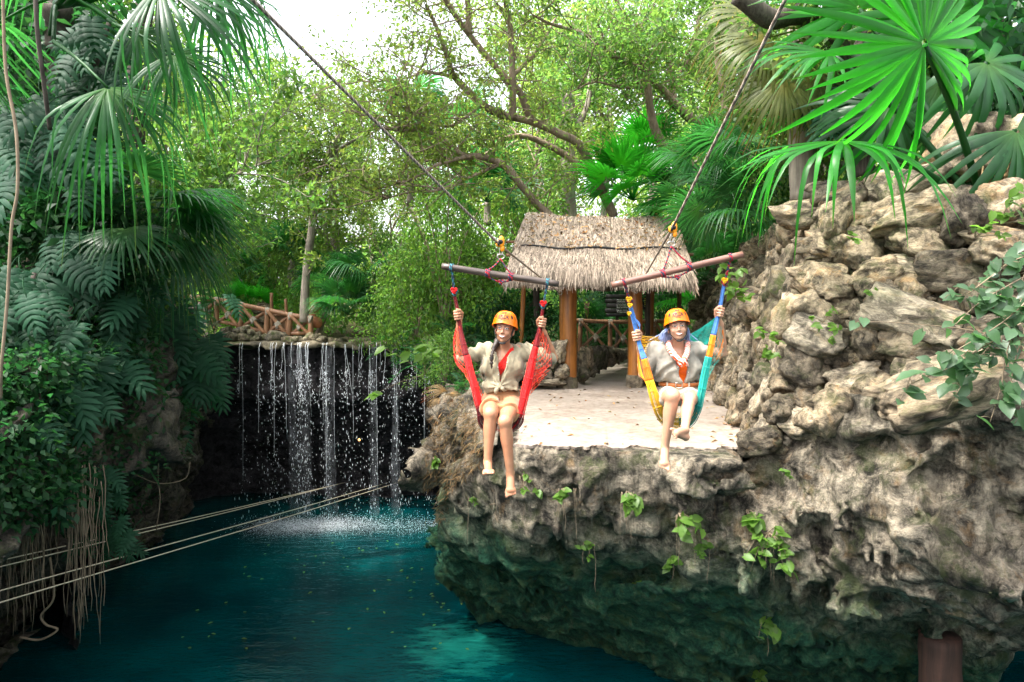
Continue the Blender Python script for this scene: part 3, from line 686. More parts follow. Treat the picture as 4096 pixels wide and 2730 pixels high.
def build_wall():
    root = thing('stone_wall', (0, 0, 0), 'tall dry-stone retaining wall of rough boulders beside the platform', 'wall')
    B = smoothline(WALLB, 160); t = np.gradient(B[:, :2], axis=0); t /= np.linalg.norm(t, axis=1)[:, None]
    N = np.stack([t[:, 1], -t[:, 0]], 1)             # candidate normal
    N = np.where((N @ np.array([-1, -1]))[:, None] > 0, N, -N)   # towards platform / camera
    s = np.r_[0, np.cumsum(np.linalg.norm(np.diff(B[:, :2], axis=0), axis=1))]
    topz = np.interp(s, [0, s[-1] * .3, s[-1] * .75, s[-1]], [2.35, 2.5, 2.8, 2.45])
    def pos(q, h, out=0.0):
        b = np.array([np.interp(q, s, B[:, k]) for k in range(3)]); n = np.array([np.interp(q, s, N[:, k]) for k in range(2)]); n = nrm(n)
        lean = np.interp(q, [0, s[-1] * .55, s[-1]], [.18, .27, .32])
        return np.array([b[0] + n[0] * (out - lean * h), b[1] + n[1] * (out - lean * h), b[2] + h]), np.array([n[0], n[1], lean])
    # packed mortar and earth behind the stones
    hs = np.linspace(-0.3, 1.02, 26); V = []
    for q in np.linspace(0, s[-1], 120):
        tz = np.interp(q, s, topz) - np.interp(q, s, B[:, 2])
        for h in hs: V.append(pos(q, h * tz, -0.08)[0])
    V = np.array(V); V += (fbm(V * 3, 3, 5) * 0.16)[:, None]; i = np.arange(119)[:, None] * 26; j = np.arange(25)[None]
    MB().add(V, np.stack([i + j, i + 26 + j, i + 27 + j, i + j + 1], -1).reshape(-1, 4)).build('wall_core', M['rock'], root)
    r = np.random.default_rng(21); z = 0.0; row = 0
    q0 = np.linspace(0, s[-1], 600); depthscale = np.interp(q0, [0, s[-1] * .5, s[-1]], [.95, .98, 1.35])
    while True:
        hrow = r.uniform(.22, .36); q = r.uniform(0, .2)
        if z > 2.7: break
        while q < s[-1] - .1:
            sc = np.interp(q, q0, depthscale); wq = r.choice([r.uniform(.18, .30), r.uniform(.28, .46), r.uniform(.40, .62)]) * sc; hh = hrow * r.uniform(.75, 1.45)
            tz = np.interp(q + wq / 2, s, topz) - np.interp(q + wq / 2, s, B[:, 2])
            zc = z + hrow / 2 + r.uniform(-.05, .05)
            if zc < tz - .02:
                p, n = pos(q + wq / 2, zc, r.uniform(-.08, .09))
                ax = nrm(np.cross([0, 0, 1], n)); f3 = np.stack([ax, nrm(n), np.cross(ax, nrm(n))], 1)
                me = STONES[r.integers(16)] if r.random() < .72 else STONES_PALE[r.integers(8)]
                if r.random() < .12: me = STONES_MOSS[r.integers(8)]
                rot = f3 @ np.array(Matrix.Rotation(r.uniform(-.5, .5), 3, 'Y') @ Matrix.Rotation(r.choice([0, 1, 2, 3]) * math.pi / 2 + r.uniform(-.2, .2), 3, 'X'))
                stone_in(root, me, p, (wq * r.uniform(.60, .70), hh * .60, hh * r.uniform(.62, .78)), rot)
                # small fill stone in the joint
                if r.random() < .45:
                    p2, _ = pos(q + wq, zc - hrow * .45, r.uniform(-.05, .03)); k = r.uniform(.06, .11)
                    stone_in(root, STONES[r.integers(16)], p2, (k, k, k), rand_rot(r, 1))
            q += wq * .94
        z += hrow * .88; row += 1
    return root
WALL = build_wall()
def lone(name, me, loc, size, label, rot, cat='boulder', group=None, mat=None):
    o = bpy.data.objects.new(name, me); C.objects.link(o)
    o.matrix_world = Matrix.Translation(Vector(loc)) @ mat4((0, 0, 0), rot) @ Matrix.Diagonal((*size, 1)); ORG[o] = np.zeros(3)
    return tag(o, label, cat, group)
r0 = np.random.default_rng(77)
BIGS = [MB().add(*stone_shape(700 + k, 4, 8, 14, 1.1)).mesh('boulder', M['stone_pale'] if k % 2 == 0 else M['stone']) for k in range(6)]
lone('boulder', BIGS[0], P(3720, 900, 7.0), (.60, .36, .19), 'flat pale slab of rock on the wall top below the fan palm stems', np.array(Matrix.Rotation(-.25, 3, 'Y') @ Matrix.Rotation(.35, 3, 'X')))
lone('boulder', BIGS[1], P(3330, 790, 7.9), (.34, .28, .22), 'rounded brown boulder on the wall top under the hanging palm leaf tips', rand_rot(r0, .3))
lone('boulder', BIGS[2], P(3620, 770, 7.4), (.42, .3, .24), 'grey boulder on the wall top behind the flat pale slab', rand_rot(r0, .3))
lone('boulder', BIGS[3], P(3250, 860, 8.0), (.40, .3, .20), 'mossy boulder on the wall top at the left end of the big palm', rand_rot(r0, .3))
lone('boulder', BIGS[5], P(3760, 1570, 5.3), (.62, .35, .17), 'long pale ledge boulder jutting out of the cliff below the heart-leaf creeper', np.array(Matrix.Rotation(-.28, 3, 'Y') @ Matrix.Rotation(.25, 3, 'X')))
lone('boulder', BIGS[5], P(4020, 1010, 6.2), (.42, .3, .2), 'dark grey boulder behind the glossy shrub at the right edge of the wall', rand_rot(r0, .3))
lone('boulder', BIGS[3], P(3035, 1768, 7.35), (.26, .2, .17), 'grey boulder at the front right corner of the platform, at the foot of the wall', rand_rot(r0, .3))
lone('boulder', BIGS[1], P(3900, 620, 7.4), (.7, .5, .5), 'big earthy boulder on the slope behind the stone-coloured box', rand_rot(r0, .3))
lone('boulder', BIGS[3], P(2960, 1180, 16.0), (.55, .5, .75), 'dark shaded boulder beyond the railing behind the woman with blue hair', rand_rot(r0, .3))
# ------------------------------------------------------------------ leaf geometry
def leaves(c, d, n, L, W, r, tvar=0.35, fold=0.25):
    """rhombic leaves: centres c, directions d, normals n"""
    k = len(c); d = d / np.maximum(np.linalg.norm(d, axis=1), 1e-6)[:, None]; s = np.cross(n, d); s /= np.maximum(np.linalg.norm(s, axis=1), 1e-6)[:, None]; n = np.cross(d, s)
    L = np.broadcast_to(L, (k,)) * r.uniform(.7, 1.3, k); W = np.broadcast_to(W, (k,)) * r.uniform(.8, 1.2, k)
    a = c; b = c + d * (L * .45)[:, None] + s * (W / 2)[:, None] + n * (W * fold)[:, None]; e = c + d * L[:, None] - n * (L * .12)[:, None]; f = c + d * (L * .45)[:, None] - s * (W / 2)[:, None] + n * (W * fold)[:, None]
    V = np.stack([a, b, e, f], 1).reshape(-1, 3); F = np.arange(4 * k).reshape(-1, 4)
    v = r.uniform(1 - tvar, 1 + tvar, k); h = r.normal(0, .12, k); T = np.stack([v * (1 + h), v, v * (1 - h * .5)], 1).clip(0.2, 2)
    return V, F, np.repeat(T, 4, 0)
def clump(mb, tips, per, rad, L, W, r, up=0.5, flat=0.8, mi=0, tvar=0.35):
    tips = np.asarray(tips); c = np.repeat(tips, per, 0); k = len(c)
    o = r.normal(size=(k, 3)); o /= np.linalg.norm(o, axis=1)[:, None]; o *= (r.random(k) ** .45)[:, None] * rad; o[:, 2] *= flat
    d = o + r.normal(size=(k, 3)) * rad * .6; d[:, 2] -= rad * .25
    n = r.normal(size=(k, 3)); n[:, 2] += up * 2.2
    mb.add(*leaves(c + o, d, n, L, W, r, tvar), mi=mi)

def grow(r, p, d, L, rad, lev, segs, tips, spread=.6, up=.15, kids=(2, 3)):
    n = 5; pts = [np.array(p)]; d = nrm(d)
    for k in range(n):
        d = nrm(d + r.normal(size=3) * .13 + np.array([0, 0, up * .25])); pts.append(pts[-1] + d * L / n)
    segs.append((np.array(pts), np.linspace(rad, rad * .62, n + 1)))
    if lev == 0: tips.extend(pts[2:]); return
    if lev == 1: tips.extend(pts[3:])
    for k in range(r.integers(kids[0], kids[1] + 1)):
        q = pts[-1] if k == 0 else pts[r.integers(2, n + 1)]
        nd = nrm(d + r.normal(size=3) * spread + np.array([0, 0, up]))
        grow(r, q, nd, L * r.uniform(.6, .8), rad * (.62 if k == 0 else .5), lev - 1, segs, tips, spread, up, kids)

def trunk_mesh(segs, name, mat, nside=7):
    mb = MB()
    for k, (pts, rad) in enumerate(segs):
        V, F, T = tube(pts, rad, nside if rad[0] > .04 else 4)
        V[:len(F) + (nside if rad[0] > .04 else 4)] += 0
        mb.add(V, F)
    return mb.mesh(name, mat)
def tree_proto(seed, H, mat_l, mat_b, leafL=.15, per=26, clear=.35, rad=.55, lev=3, spread=.62):
    r = np.random.default_rng(seed); segs = []; tips = []
    p = np.zeros(3); d = np.array([r.normal() * .08, r.normal() * .08, 1.0]); pts = [p.copy()]; n = 7
    for k in range(n): d = nrm(d + r.normal(size=3) * .07 + np.array([0, 0, .05])); p = p + d * H * clear / n; pts.append(p.copy())
    segs.append((np.array(pts), np.linspace(H * .012, H * .008, n + 1)))
    for k in range(r.integers(3, 5)):
        grow(r, pts[-1] if k < 2 else pts[-2], nrm(d + r.normal(size=3) * .55 + np.array([0, 0, .2])), H * .26, H * .006, lev, segs, tips, spread, .18)
    mb = MB(); clump(mb, tips, per, rad, leafL, leafL * .5, r)
    return trunk_mesh(segs, 'trunk', mat_b), mb.mesh('crown', mat_l)

TP = [tree_proto(1, 11, M['leaf_far'], M['bark_grey'], .16, 26), tree_proto(2, 12, M['leaf_mid'], M['bark'], .17, 26), tree_proto(3, 10, M['leaf_far'], M['bark'], .14, 30, .3), tree_proto(4, 13, M['leaf_yellow'], M['bark_grey'], .16, 24, .4)]
def bush_mesh(seed, R, H, mat, L=.13, n=70, per=34, w=.5):
    r = np.random.default_rng(seed); a = r.uniform(0, 2 * math.pi, n); q = r.random(n) ** .5; z = r.random(n)
    tips = np.stack([np.cos(a) * q * R * (1 - .55 * z ** 2), np.sin(a) * q * R * (1 - .55 * z ** 2), z * H * (1.05 - .4 * q)], 1) + r.normal(size=(n, 3)) * .12
    mb = MB(); clump(mb, tips, per, .3 * R ** .5, L, L * w, r, .6); return mb.mesh('foliage', mat)
def stems_mesh(seed, R, H, mat, n=7):
    r = np.random.default_rng(seed); mb = MB()
    for k in range(n):
        a = r.uniform(0, 6.28); e = np.array([math.cos(a) * R * .6, math.sin(a) * R * .6, H * .8]); m = e * .5 + np.array([0, 0, H * .15]); V, F, T = tube(smoothline([(0, 0, 0), m, e], 7), np.linspace(.03, .01, 7), 5); mb.add(V, F)
    return mb.mesh('stems', mat)
BP = [(bush_mesh(11, 1.6, 2.4, M['leaf_bright'], .09, 110, 60), stems_mesh(1, 1.6, 2.4, M['bark'])), (bush_mesh(12, 1.5, 2.0, M['leaf_mid'], .10, 100, 55), stems_mesh(2, 1.5, 2, M['bark'])), (bush_mesh(13, 1.4, 1.7, M['leaf_dark'], .12, 90, 45), stems_mesh(3, 1.4, 1.7, M['bark_dark'])), (bush_mesh(14, 1.2, 2.6, M['leaf_mid'], .09, 110, 45), stems_mesh(4, 1.2, 2.6, M['bark']))]

def fan_frond(seed, Rr=.8, A=1.9, N=34, pet=.7, droop=.25, tip=.5, conn=.42, wmul=1.0, arch=.15, fold=.22, strap=False):
    """petiole from the origin along +X, then a fan blade; returns verts, quads"""
    r = np.random.default_rng(seed); mb = MB(); ns = 9 if strap else 7
    pp = smoothline([(0, 0, 0), (pet * .5, 0, arch * pet * .6), (pet, 0, arch * pet * .7)], 6); add_tube(mb, pp, np.linspace(.016, .009, 6) * (Rr / .8), 5, (.9, 1.0, .7))
    hub = pp[-1]
    for k in range(N):
        th = -A + 2 * A * (k + .5) / N + r.normal() * .015; R = Rr * (1 - .22 * (abs(th) / math.pi) ** 1.5) * r.uniform(.92, 1.06)
        dr = droop * r.uniform(.7, 1.3); tp = tip * r.uniform(.5, 1.6); rr = np.linspace(.03, 1, ns); wmax = 2 * A / N * conn * Rr * .62 * wmul
        w = np.where(rr < conn, rr / conn * wmax, wmax * ((1 - rr) / (1 - conn)) ** .75); w[-1] = .002
        if strap: th += r.normal() * .05; R *= r.uniform(.85, 1.05); w = wmax * np.interp(rr, [0, .12, .35, .6, .8, 1], [.25, .62, 1.0, .92, .6, .03]) * r.uniform(.8, 1.15); dr = droop * r.uniform(.2, 2.2); tp = tip * r.uniform(.2, 2.4)
        z = -dr * R * rr ** 2 - tp * R * np.clip(rr - .55, 0, 1) ** 2 * 1.6 + .06 * R * np.cos(th * 1.2) * rr
        u = np.array([math.cos(th), math.sin(th), 0]); s = np.array([-math.sin(th), math.cos(th), 0])
        c = hub + u * (rr * R * (1 - .25 * tp * np.clip(rr - .5, 0, 1)))[:, None]; c[:, 2] += z
        V = np.concatenate([c - s * w[:, None], c + np.array([0, 0, 1]) * (fold * w)[:, None], c + s * w[:, None]]); i = np.arange(ns - 1)
        F = np.concatenate([np.stack([i, i + 1, i + ns + 1, i + ns], -1), np.stack([i + ns, i + ns + 1, i + 2 * ns + 1, i + 2 * ns], -1)])
        t = r.uniform(.5, 1.35) if strap else r.uniform(.8, 1.2); T = np.tile(np.array([[1.0, 1.0, 1.0]]) * t, (3 * ns, 1)); y = np.clip(1 - rr * 3.2, 0, 1)[:, None]; yt = np.array([[2.2, 1.5, .5]])
        T = T * (1 - np.tile(y, (3, 1)) * .6) + yt * np.tile(y, (3, 1)) * .6; bt = np.tile(np.clip((rr - r.uniform(.86, 1.02)) * 9, 0, 1)[:, None], (3, 1)); T = T * (1 - bt) + np.array([[2.6, .75, .8]]) * bt
        mb.add(V, F, T)
    return mb
def pinnate(seed, L=.9, N=16, pl=.22, pw=.028, droop=.35, arch=.3):
    r = np.random.default_rng(seed); mb = MB(); n = 10; x = np.linspace(0, L, n); ax = np.stack([x * (1 - droop * .2 * (x / L)), 0 * x, arch * L * np.sin(x / L * 2.0) * .6 - droop * L * (x / L) ** 2.4], 1)
    add_tube(mb, ax, np.linspace(.008, .003, n), 4, (.8, .9, .6)); c = []; d = []; nn = []; l = []
    for k in range(N):
        t = .22 + .78 * k / (N - 1); i = t * (n - 1); a = ax[int(i)] + (ax[min(int(i) + 1, n - 1)] - ax[int(i)]) * (i - int(i))
        for s in (-1, 1): c.append(a); d.append((.55 + .5 * t, s, -.25 + r.normal() * .08)); nn.append((0, 0, 1)); l.append(pl * (1 - abs(t - .5) * .9))
    l = np.array(l); mb.add(*leaves(np.array(c), np.array(d, float), np.array(nn, float), l, pw, r, .15, .2)); return mb
def split_leaf(seed, L=.62, lobes=8, pet=.5):
    """deeply cut philodendron leaf on its stalk, along +X"""
    r = np.random.default_rng(seed); mb = MB(); pp = smoothline([(0, 0, 0), (pet * .55, 0, pet * .22), (pet, 0, pet * .12)], 6); add_tube(mb, pp, np.linspace(.011, .007, 6), 5, (.9, 1, .8)); h = pp[-1]
    x = np.linspace(0, L, 9); mid = np.stack([x, 0 * x, .10 * L * np.sin(x / L * 1.6) - .30 * L * (x / L) ** 2.2], 1) + h
    def at(t): i = min(max(t, 0) * 8, 7.999); k = int(i); return mid[k] + (mid[k + 1] - mid[k]) * (i - k)
    for s in (-1, 1):
        # web along the midrib
        wv = []; 
        for k in range(9): t = k / 8; w = .15 * L * (1 - t * .75); wv.append((mid[k], mid[k] + np.array([-.25 * w, s * w * 1.6, -.02 * L])))
        V = np.array([q for p in wv for q in p]); i = np.arange(8) * 2; mb.add(V, np.stack([i, i + 2, i + 3, i + 1], -1) if s > 0 else np.stack([i, i + 1, i + 3, i + 2], -1), (1, 1, 1))
        for k in range(lobes):
            t = -.06 + .98 * k / (lobes - 1); b = at(t); ang = np.interp(t, [0, .25, .6, 1], [2.25, 1.65, 1.05, .35]) + r.normal() * .05
            ll = L * np.interp(t, [0, .2, .55, 1], [.40, .52, .46, .34]) * r.uniform(.9, 1.08); u = np.array([math.cos(ang), s * math.sin(ang), 0]); q = np.array([-math.sin(ang), s * math.cos(ang), 0]); w0 = L * .050 * np.interp(t, [0, .4, 1], [1.2, 1.35, .8])
            rr = np.linspace(0, 1, 5); ww = w0 * np.array([1.0, 1.12, 1.15, .8, .05]); bend = rr ** 2 * ll * .16; c = b + u * (rr * ll)[:, None] - q * bend[:, None] * -1 * .6 if False else b + u * (rr * ll)[:, None] + np.array([1., 0, 0]) * (bend * .8)[:, None]
            c[:, 2] += -.30 * ll * rr ** 2 + .03 * L * np.sin(rr * 3); V = np.concatenate([c - q * ww[:, None], c + np.array([0, 0, .22]) * ww[:, None], c + q * ww[:, None]]); i = np.arange(4)
            F = np.concatenate([np.stack([i, i + 1, i + 6, i + 5], -1), np.stack([i + 5, i + 6, i + 11, i + 10], -1)]); tt = r.uniform(.88, 1.12); mb.add(V, F, (tt, tt, tt))
    return mb
def heart_leaf(L=.1):
    t = np.linspace(0, 1, 9); w = L * .42 * np.sin(np.pi * np.clip(t, 0, 1) ** .62) ** .8 * (1 - t * .25); w[-1] = .001; w[0] = L * .18
    x = L * t - L * .08 * (t < .1); c = np.stack([x, 0 * x, -.18 * L * t ** 2], 1); V = np.concatenate([c + np.array([0, -1, .25]) * w[:, None], c, c + np.array([0, 1, .25]) * w[:, None]]); V[0, 0] -= L * .12; V[18, 0] -= L * .12
    i = np.arange(8); F = np.concatenate([np.stack([i, i + 1, i + 10, i + 9], -1), np.stack([i + 9, i + 10, i + 19, i + 18], -1)]); return V, F
HL = heart_leaf(1.0)
def add_leaf(mb, shape, loc, axis, up, s, tint=None, mi=0):
    V, F = shape; mb.add((V * s) @ frame(axis, up).T + np.asarray(loc), F, tint, mi)

FAN = [fan_frond(30 + k, 1.0, 1.95, 34, .9, .18 + .06 * k, .35 + .2 * k).mesh('frond', M['frond']) for k in range(4)]
FAN_B = [fan_frond(40 + k, 1.0, 1.9, 30, .8, .12, .3).mesh('frond', M['frond_bright']) for k in range(2)]
FAN_O = [fan_frond(50 + k, 1.0, 1.8, 38, .9, .35, .9).mesh('frond', M['frond_olive']) for k in range(2)]
FAN_D = [fan_frond(60 + k, 1.0, 1.7, 26, .5, .7, 1.2).mesh('frond', M['frond_dry']) for k in range(2)]
PIN = [pinnate(70 + k, 1.0, 17, .26, .036, .3 + .2 * k).mesh('frond', M['frond']) for k in range(3)]
SPL = [split_leaf(80 + k).mesh('leaf', M['leaf_monstera']) for k in range(4)]

def palm(name, loc, n, size, label, cat='palm', meshes=None, r=None, elev=(5, 80), az=(0, 360), trunk=0.0, group=None, part='frond', tmat=None, roll=.25):
    """rosette of fronds on an optional trunk; every frond is a part"""
    r = r or np.random.default_rng(abs(hash(label)) % 9999 if False else sum(map(ord, label)))
    root = thing(name, tuple(loc), label, cat, group); meshes = meshes or FAN
    if trunk > 0:
        pts = smoothline([np.asarray(loc), np.asarray(loc) + np.array([r.normal() * .05 * trunk, r.normal() * .05 * trunk, trunk * .5]), np.asarray(loc) + np.array([0, 0, trunk])], 12); mb = MB(); rough_tube(mb, pts, np.linspace(.11, .085, 12) * max(1, size * .9), 10, .1); mb.build('trunk', tmat or M['bark_grey'], root)
    for k in range(n):
        a = R_(az[0] + (az[1] - az[0]) * ((k * .618 + r.random() * .15) % 1)); e = R_(elev[0] + (elev[1] - elev[0]) * (k + .5) / n + r.normal() * 6)
        x = np.array([math.cos(a) * math.cos(e), math.sin(a) * math.cos(e), math.sin(e)]); up = np.array([-math.cos(a) * math.sin(e), -math.sin(a) * math.sin(e), math.cos(e)]) + r.normal(size=3) * roll
        inst(part, meshes[r.integers(len(meshes))], root, mat4((0, 0, trunk), frame(x, up), size * r.uniform(.85, 1.12)))
    return root
def single(parent, mesh, hub_base, hub, normal, size, part='frond', unit=0.9):
    """one frond whose stalk starts at hub_base and points at hub"""
    d = np.asarray(hub) - np.asarray(hub_base)
    return inst(part, mesh, parent, mat4(np.asarray(hub_base) - ORG[parent], frame(d, normal), size))
# ------------------------------------------------------------------ forest behind the pool
def put_tree(k, x, y, s, rz, label, group=None, z=None, sz=1.0):
    z = float(ground_z(x, y)) - .1 if z is None else z
    t = thing('tree', (x, y, z), label, 'tree', group)
    m = Matrix.Rotation(rz, 4, 'Z') @ Matrix.Diagonal((s, s, s * sz, 1)); inst('trunk', TP[k][0], t, m); inst('crown', TP[k][1], t, m); return t
TREES = [  # proto, X, Y, scale, rotation, label
 (0, -9.6, 21.5, .80, 0.3, 'light green small-leaved tree behind the upper end of the log bridge railing'),
 (2, -6.4, 22.5, .88, 1.3, 'bushy pale green tree standing right behind the middle of the log bridge'),
 (1, -12.5, 20.0, .95, 2.0, 'darker green tree at the left behind the drooping grey-green palm frond'),
 (2, -4.0, 24.0, .80, 4.0, 'rounded bright tree between the slender leaning trunk and the thatched shelter, under the sky gap'),
 (0, -8.4, 26.5, .78, 5.1, 'pale tree whose top edges the left rim of the white sky gap'),
 (0, -5.6, 28.0, .74, 2.6, 'pale green tree whose crown closes the bottom of the white sky gap'),
 (3, -1.6, 24.5, 1.02, .9, 'yellowish tree rising behind the left slope of the thatched roof'),
 (1, 0.6, 22.5, 1.0, 2.9, 'tall green tree directly behind the ridge of the thatched roof'),
 (3, 3.2, 24.5, 1.05, 3.6, 'tall olive tree behind the right end of the thatched roof'),
 (1, 6.2, 22.0, .98, 1.1, 'tall green tree behind the bright fan palm clump beside the shelter'),
 (0, 8.6, 20.5, .95, 5.6, 'light tree behind the thin right zip cable above the wall'),
 (2, 9.5, 15.5, .92, .2, 'bushy tree behind the grey palm trunk above the stone wall'),
 (1, 11.5, 12.5, .95, 2.2, 'dark leafy tree in the upper right corner behind the glowing fan palm'),
 (3, 5.2, 27.5, 1.15, 4.4, 'high thin-crowned tree far back between the shelter and the right zip cable'),
 (1, -13.5, 15.5, .95, 3.3, 'dark tree on top of the shaded left cliff'),
]
for a in TREES: put_tree(*a)
# far-off wood that closes the view
def far_wood():
    r = np.random.default_rng(5); mb = MB(); protos = []
    for k in range(4):
        segs = []; tips = []; H = 13
        for q in range(4): grow(r, (r.normal() * .3, r.normal() * .3, H * .12), (r.normal() * .5, r.normal() * .5, 1), H * .3, .1, 2, segs, tips, .6, .18)
        protos.append((segs, np.array(tips)))
    for i in range(70):
        x = r.uniform(-34, 34); y = r.uniform(30, 46); 
        if i > 46: y = r.uniform(24, 30); x = r.choice([-1, 1]) * r.uniform(9, 24)
        ang = x / y; s = r.uniform(.85, 1.25)
        if -.42 < ang < -.10: s *= .42 + .1 * r.random()
        segs, tips = protos[i % 4]; a = r.uniform(0, 6.28); Rm = np.array([[math.cos(a), -math.sin(a), 0], [math.sin(a), math.cos(a), 0], [0, 0, 1]]) * s
        b = np.array([x, y, .6 + (y - 19) * .02]); clump(mb, tips @ Rm.T + b, 13, .75, .26, .13, r, .5)
        for pts, rad in segs[:9]:
            V, F, T = tube(pts @ Rm.T + b, rad * 1.6, 4); mb.add(V, F, (1, 1, 1), 1)
    for i in range(150):     # undergrowth between the trunks
        y = r.uniform(22, 42); x = r.uniform(-.75, .75) * y; n = 14; H = r.uniform(1.2, 3.4); tips = np.stack([r.normal(size=n) * 1.0 + x, r.normal(size=n) * .8 + y, r.random(n) * H + .7 + (y - 19) * .02], 1)
        clump(mb, tips, 22, .55, .24, .12, r, .5, mi=2)
    tag(mb.build('forest', [M['leaf_far'], M['bark_grey'], M['leaf_mid']]), 'mass of light green forest closing the view behind the pool', 'forest', kind='stuff')
far_wood()

# the two crooked trees that spread over the shelter, limb by limb
def limb_tree(label, limbs, Y0, leafmat, barkmat, nleaf, seed, twigL=.9, leafL=.13, loc=None):
    r = np.random.default_rng(seed); base = P(*limbs[0][0][0][:2], limbs[0][0][0][2] if len(limbs[0][0][0]) > 2 else Y0)
    root = thing('tree', tuple(base), label, 'tree'); tr = MB(); tw = MB(); cr = MB(); tips = []
    for pts, r0, r1 in limbs:
        W = np.array([P(p[0], p[1], p[2] if len(p) > 2 else Y0) for p in pts]); L = smoothline(W, 8 * len(W)); rough_tube(tr, L, np.linspace(r0, r1, len(L)), 9, .10)
        ln = np.linalg.norm(W[-1] - W[0]); k = int(ln * 3.2 / max(.5, r0 * 9)) + 4
        for i in range(k):
            t = r.uniform(.18, 1.0) if r0 > .1 else r.uniform(0.05, 1.0); a = L[int(t * (len(L) - 1))]; d = r.normal(size=3); d[2] = abs(d[2]) * .7 - .1
            segs = []; grow(r, a, d, twigL * r.uniform(.6, 1.3), .016, 1, segs, tips, .8, .05)
            for p2, rr in segs: V, F, T = tube(p2, rr, 4); tw.add(V, F)
    tr.build('trunk', barkmat, root); tw.build('twigs', barkmat, root)
    tips = np.array(tips); per = max(1, nleaf // len(tips)); clump(cr, tips, per, .26, leafL, leafL * .42, r, .55); cr.build('crown', leafmat, root)
    return root
limb_tree('crooked brown tree with long limbs and yellowish leaves leaning left over the thatched roof', [
  ([(2456, 865, 16), (2386, 720, 15.7), (2322, 586, 15.3), (2235, 534, 15), (2125, 487, 14.7), (2015, 464, 14.4)], .115, .07),
  ([(2125, 487, 14.7), (2079, 371, 14.5), (2032, 325, 14.3), (1876, 139, 14), (1783, 0, 13.6), (1740, -120, 13.4)], .085, .04),
  ([(2386, 720, 15.7), (2270, 627, 15.9), (2119, 551, 15.8), (2015, 557, 15.6), (1922, 627, 15.3), (1702, 644, 15)], .09, .03),
  ([(2015, 464, 14.4), (1928, 418, 14.2), (1818, 308, 14), (1794, 244, 13.8), (1750, 120, 13.6), (1702, 17, 13.4)], .09, .03),
  ([(2050, 480, 14.5), (2050, 302, 14.2), (2041, 116, 14.0), (2021, 0, 13.8), (2010, -120, 13.6)], .08, .035),
  ([(1818, 308, 14), (1700, 290, 13.7), (1626, 313, 13.4), (1480, 330, 13.2)], .04, .012),
  ([(1876, 139, 14), (1872, 60, 14), (1870, -80, 13.9)], .07, .04),
  ([(1928, 418, 14.2), (1800, 505, 13.6), (1650, 470, 13.2), (1560, 520, 13)], .035, .012),
  ([(2032, 325, 14.3), (2150, 200, 14.8), (2230, 60, 15)], .05, .02),
  ], 14.5, M['leaf_yellow'], M['bark'], 9000, 31, .9, .11)
limb_tree('thin brown tree leaning left from behind the left end of the thatched roof', [
  ([(2206, 870, 14.9), (2137, 807, 14.8), (2061, 714, 14.5), (2003, 656, 14.3), (1922, 627, 14), (1858, 627, 13.8)], .09, .06),
  ([(1858, 627, 13.8), (1713, 528, 13.4), (1597, 525, 13.1), (1500, 500, 13)], .05, .015),
  ([(1860, 627, 13.8), (1750, 660, 13.3), (1640, 720, 13), (1500, 760, 12.8)], .045, .012),
  ([(2003, 656, 14.3), (1900, 700, 13.9), (1760, 760, 13.5), (1640, 770, 13.2), (1530, 800, 13)], .04, .012),
  ([(1713, 528, 13.4), (1700, 460, 13.3), (1640, 400, 13.2), (1540, 360, 13)], .03, .01),
  ], 14, M['leaf_yellow'], M['bark'], 6000, 32, .9, .11)
limb_tree('dark-limbed tree with airy green leaves rising behind the right end of the thatched roof', [
  ([(2800, 700, 15.5), (2700, 615, 15.2), (2659, 592, 15), (2613, 493, 14.8), (2590, 348, 14.6), (2578, 279, 14.5)], .12, .07),
  ([(2578, 279, 14.5), (2468, 232, 14.2), (2352, 145, 14), (2200, 95, 13.9), (2130, 60, 13.8)], .06, .02),
  ([(2860, 560, 16), (2700, 418, 15.6), (2665, 377, 15.5), (2590, 308, 15.2), (2480, 240, 15), (2400, 140, 15)], .13, .04),
  ([(2700, 400, 15.6), (2688, 360, 15.6), (2653, 192, 15.4), (2526, 87, 15.2), (2450, -20, 15)], .08, .03),
  ([(2590, 348, 14.6), (2480, 350, 14.2), (2380, 330, 14), (2280, 370, 13.8)], .035, .012),
  ([(2690, 350, 15.6), (2760, 220, 15.4), (2800, 60, 15.2), (2830, -60, 15)], .06, .03),
  ], 15, M['leaf_mid'], M['bark'], 10000, 33, .9, .11)
limb_tree('slender grey tree leaning left just behind the right end of the log bridge', [
  ([(1215, 1290, 19.2), (1225, 1100, 19.2), (1248, 910, 19.0), (1277, 697, 18.8), (1364, 540, 18.5), (1400, 400, 18.3)], .13, .06),
  ([(1277, 697, 18.8), (1330, 620, 18.4), (1420, 560, 18), (1520, 520, 17.6)], .06, .02),
  ([(1268, 740, 18.9), (1200, 620, 19), (1120, 560, 19)], .05, .02),
  ([(1364, 540, 18.5), (1290, 420, 18.8), (1200, 330, 19)], .05, .02)], 19, M['leaf_far'], M['bark_grey'], 9000, 34, 1.2, .14)
limb_tree('gnarled grey-rooted tree growing on the brow of the left cliff', [
  ([(545, 1330, 12.2), (575, 1230, 12.2), (632, 1100, 12.3), (680, 980, 12.4), (720, 900, 12.5)], .20, .09),
  ([(632, 1100, 12.3), (660, 1010, 12), (610, 900, 11.8), (560, 800, 11.6)], .10, .04),
  ([(440, 1000, 11.2), (534, 910, 11.4), (640, 845, 11.6), (836, 755, 12), (952, 697, 12.3), (1080, 640, 12.6)], .035, .015),
  ([(720, 900, 12.5), (800, 820, 13), (870, 830, 13.4)], .06, .02)], 12.2, M['leaf_mid'], M['bark_grey'], 6000, 35, 1.0, .15)
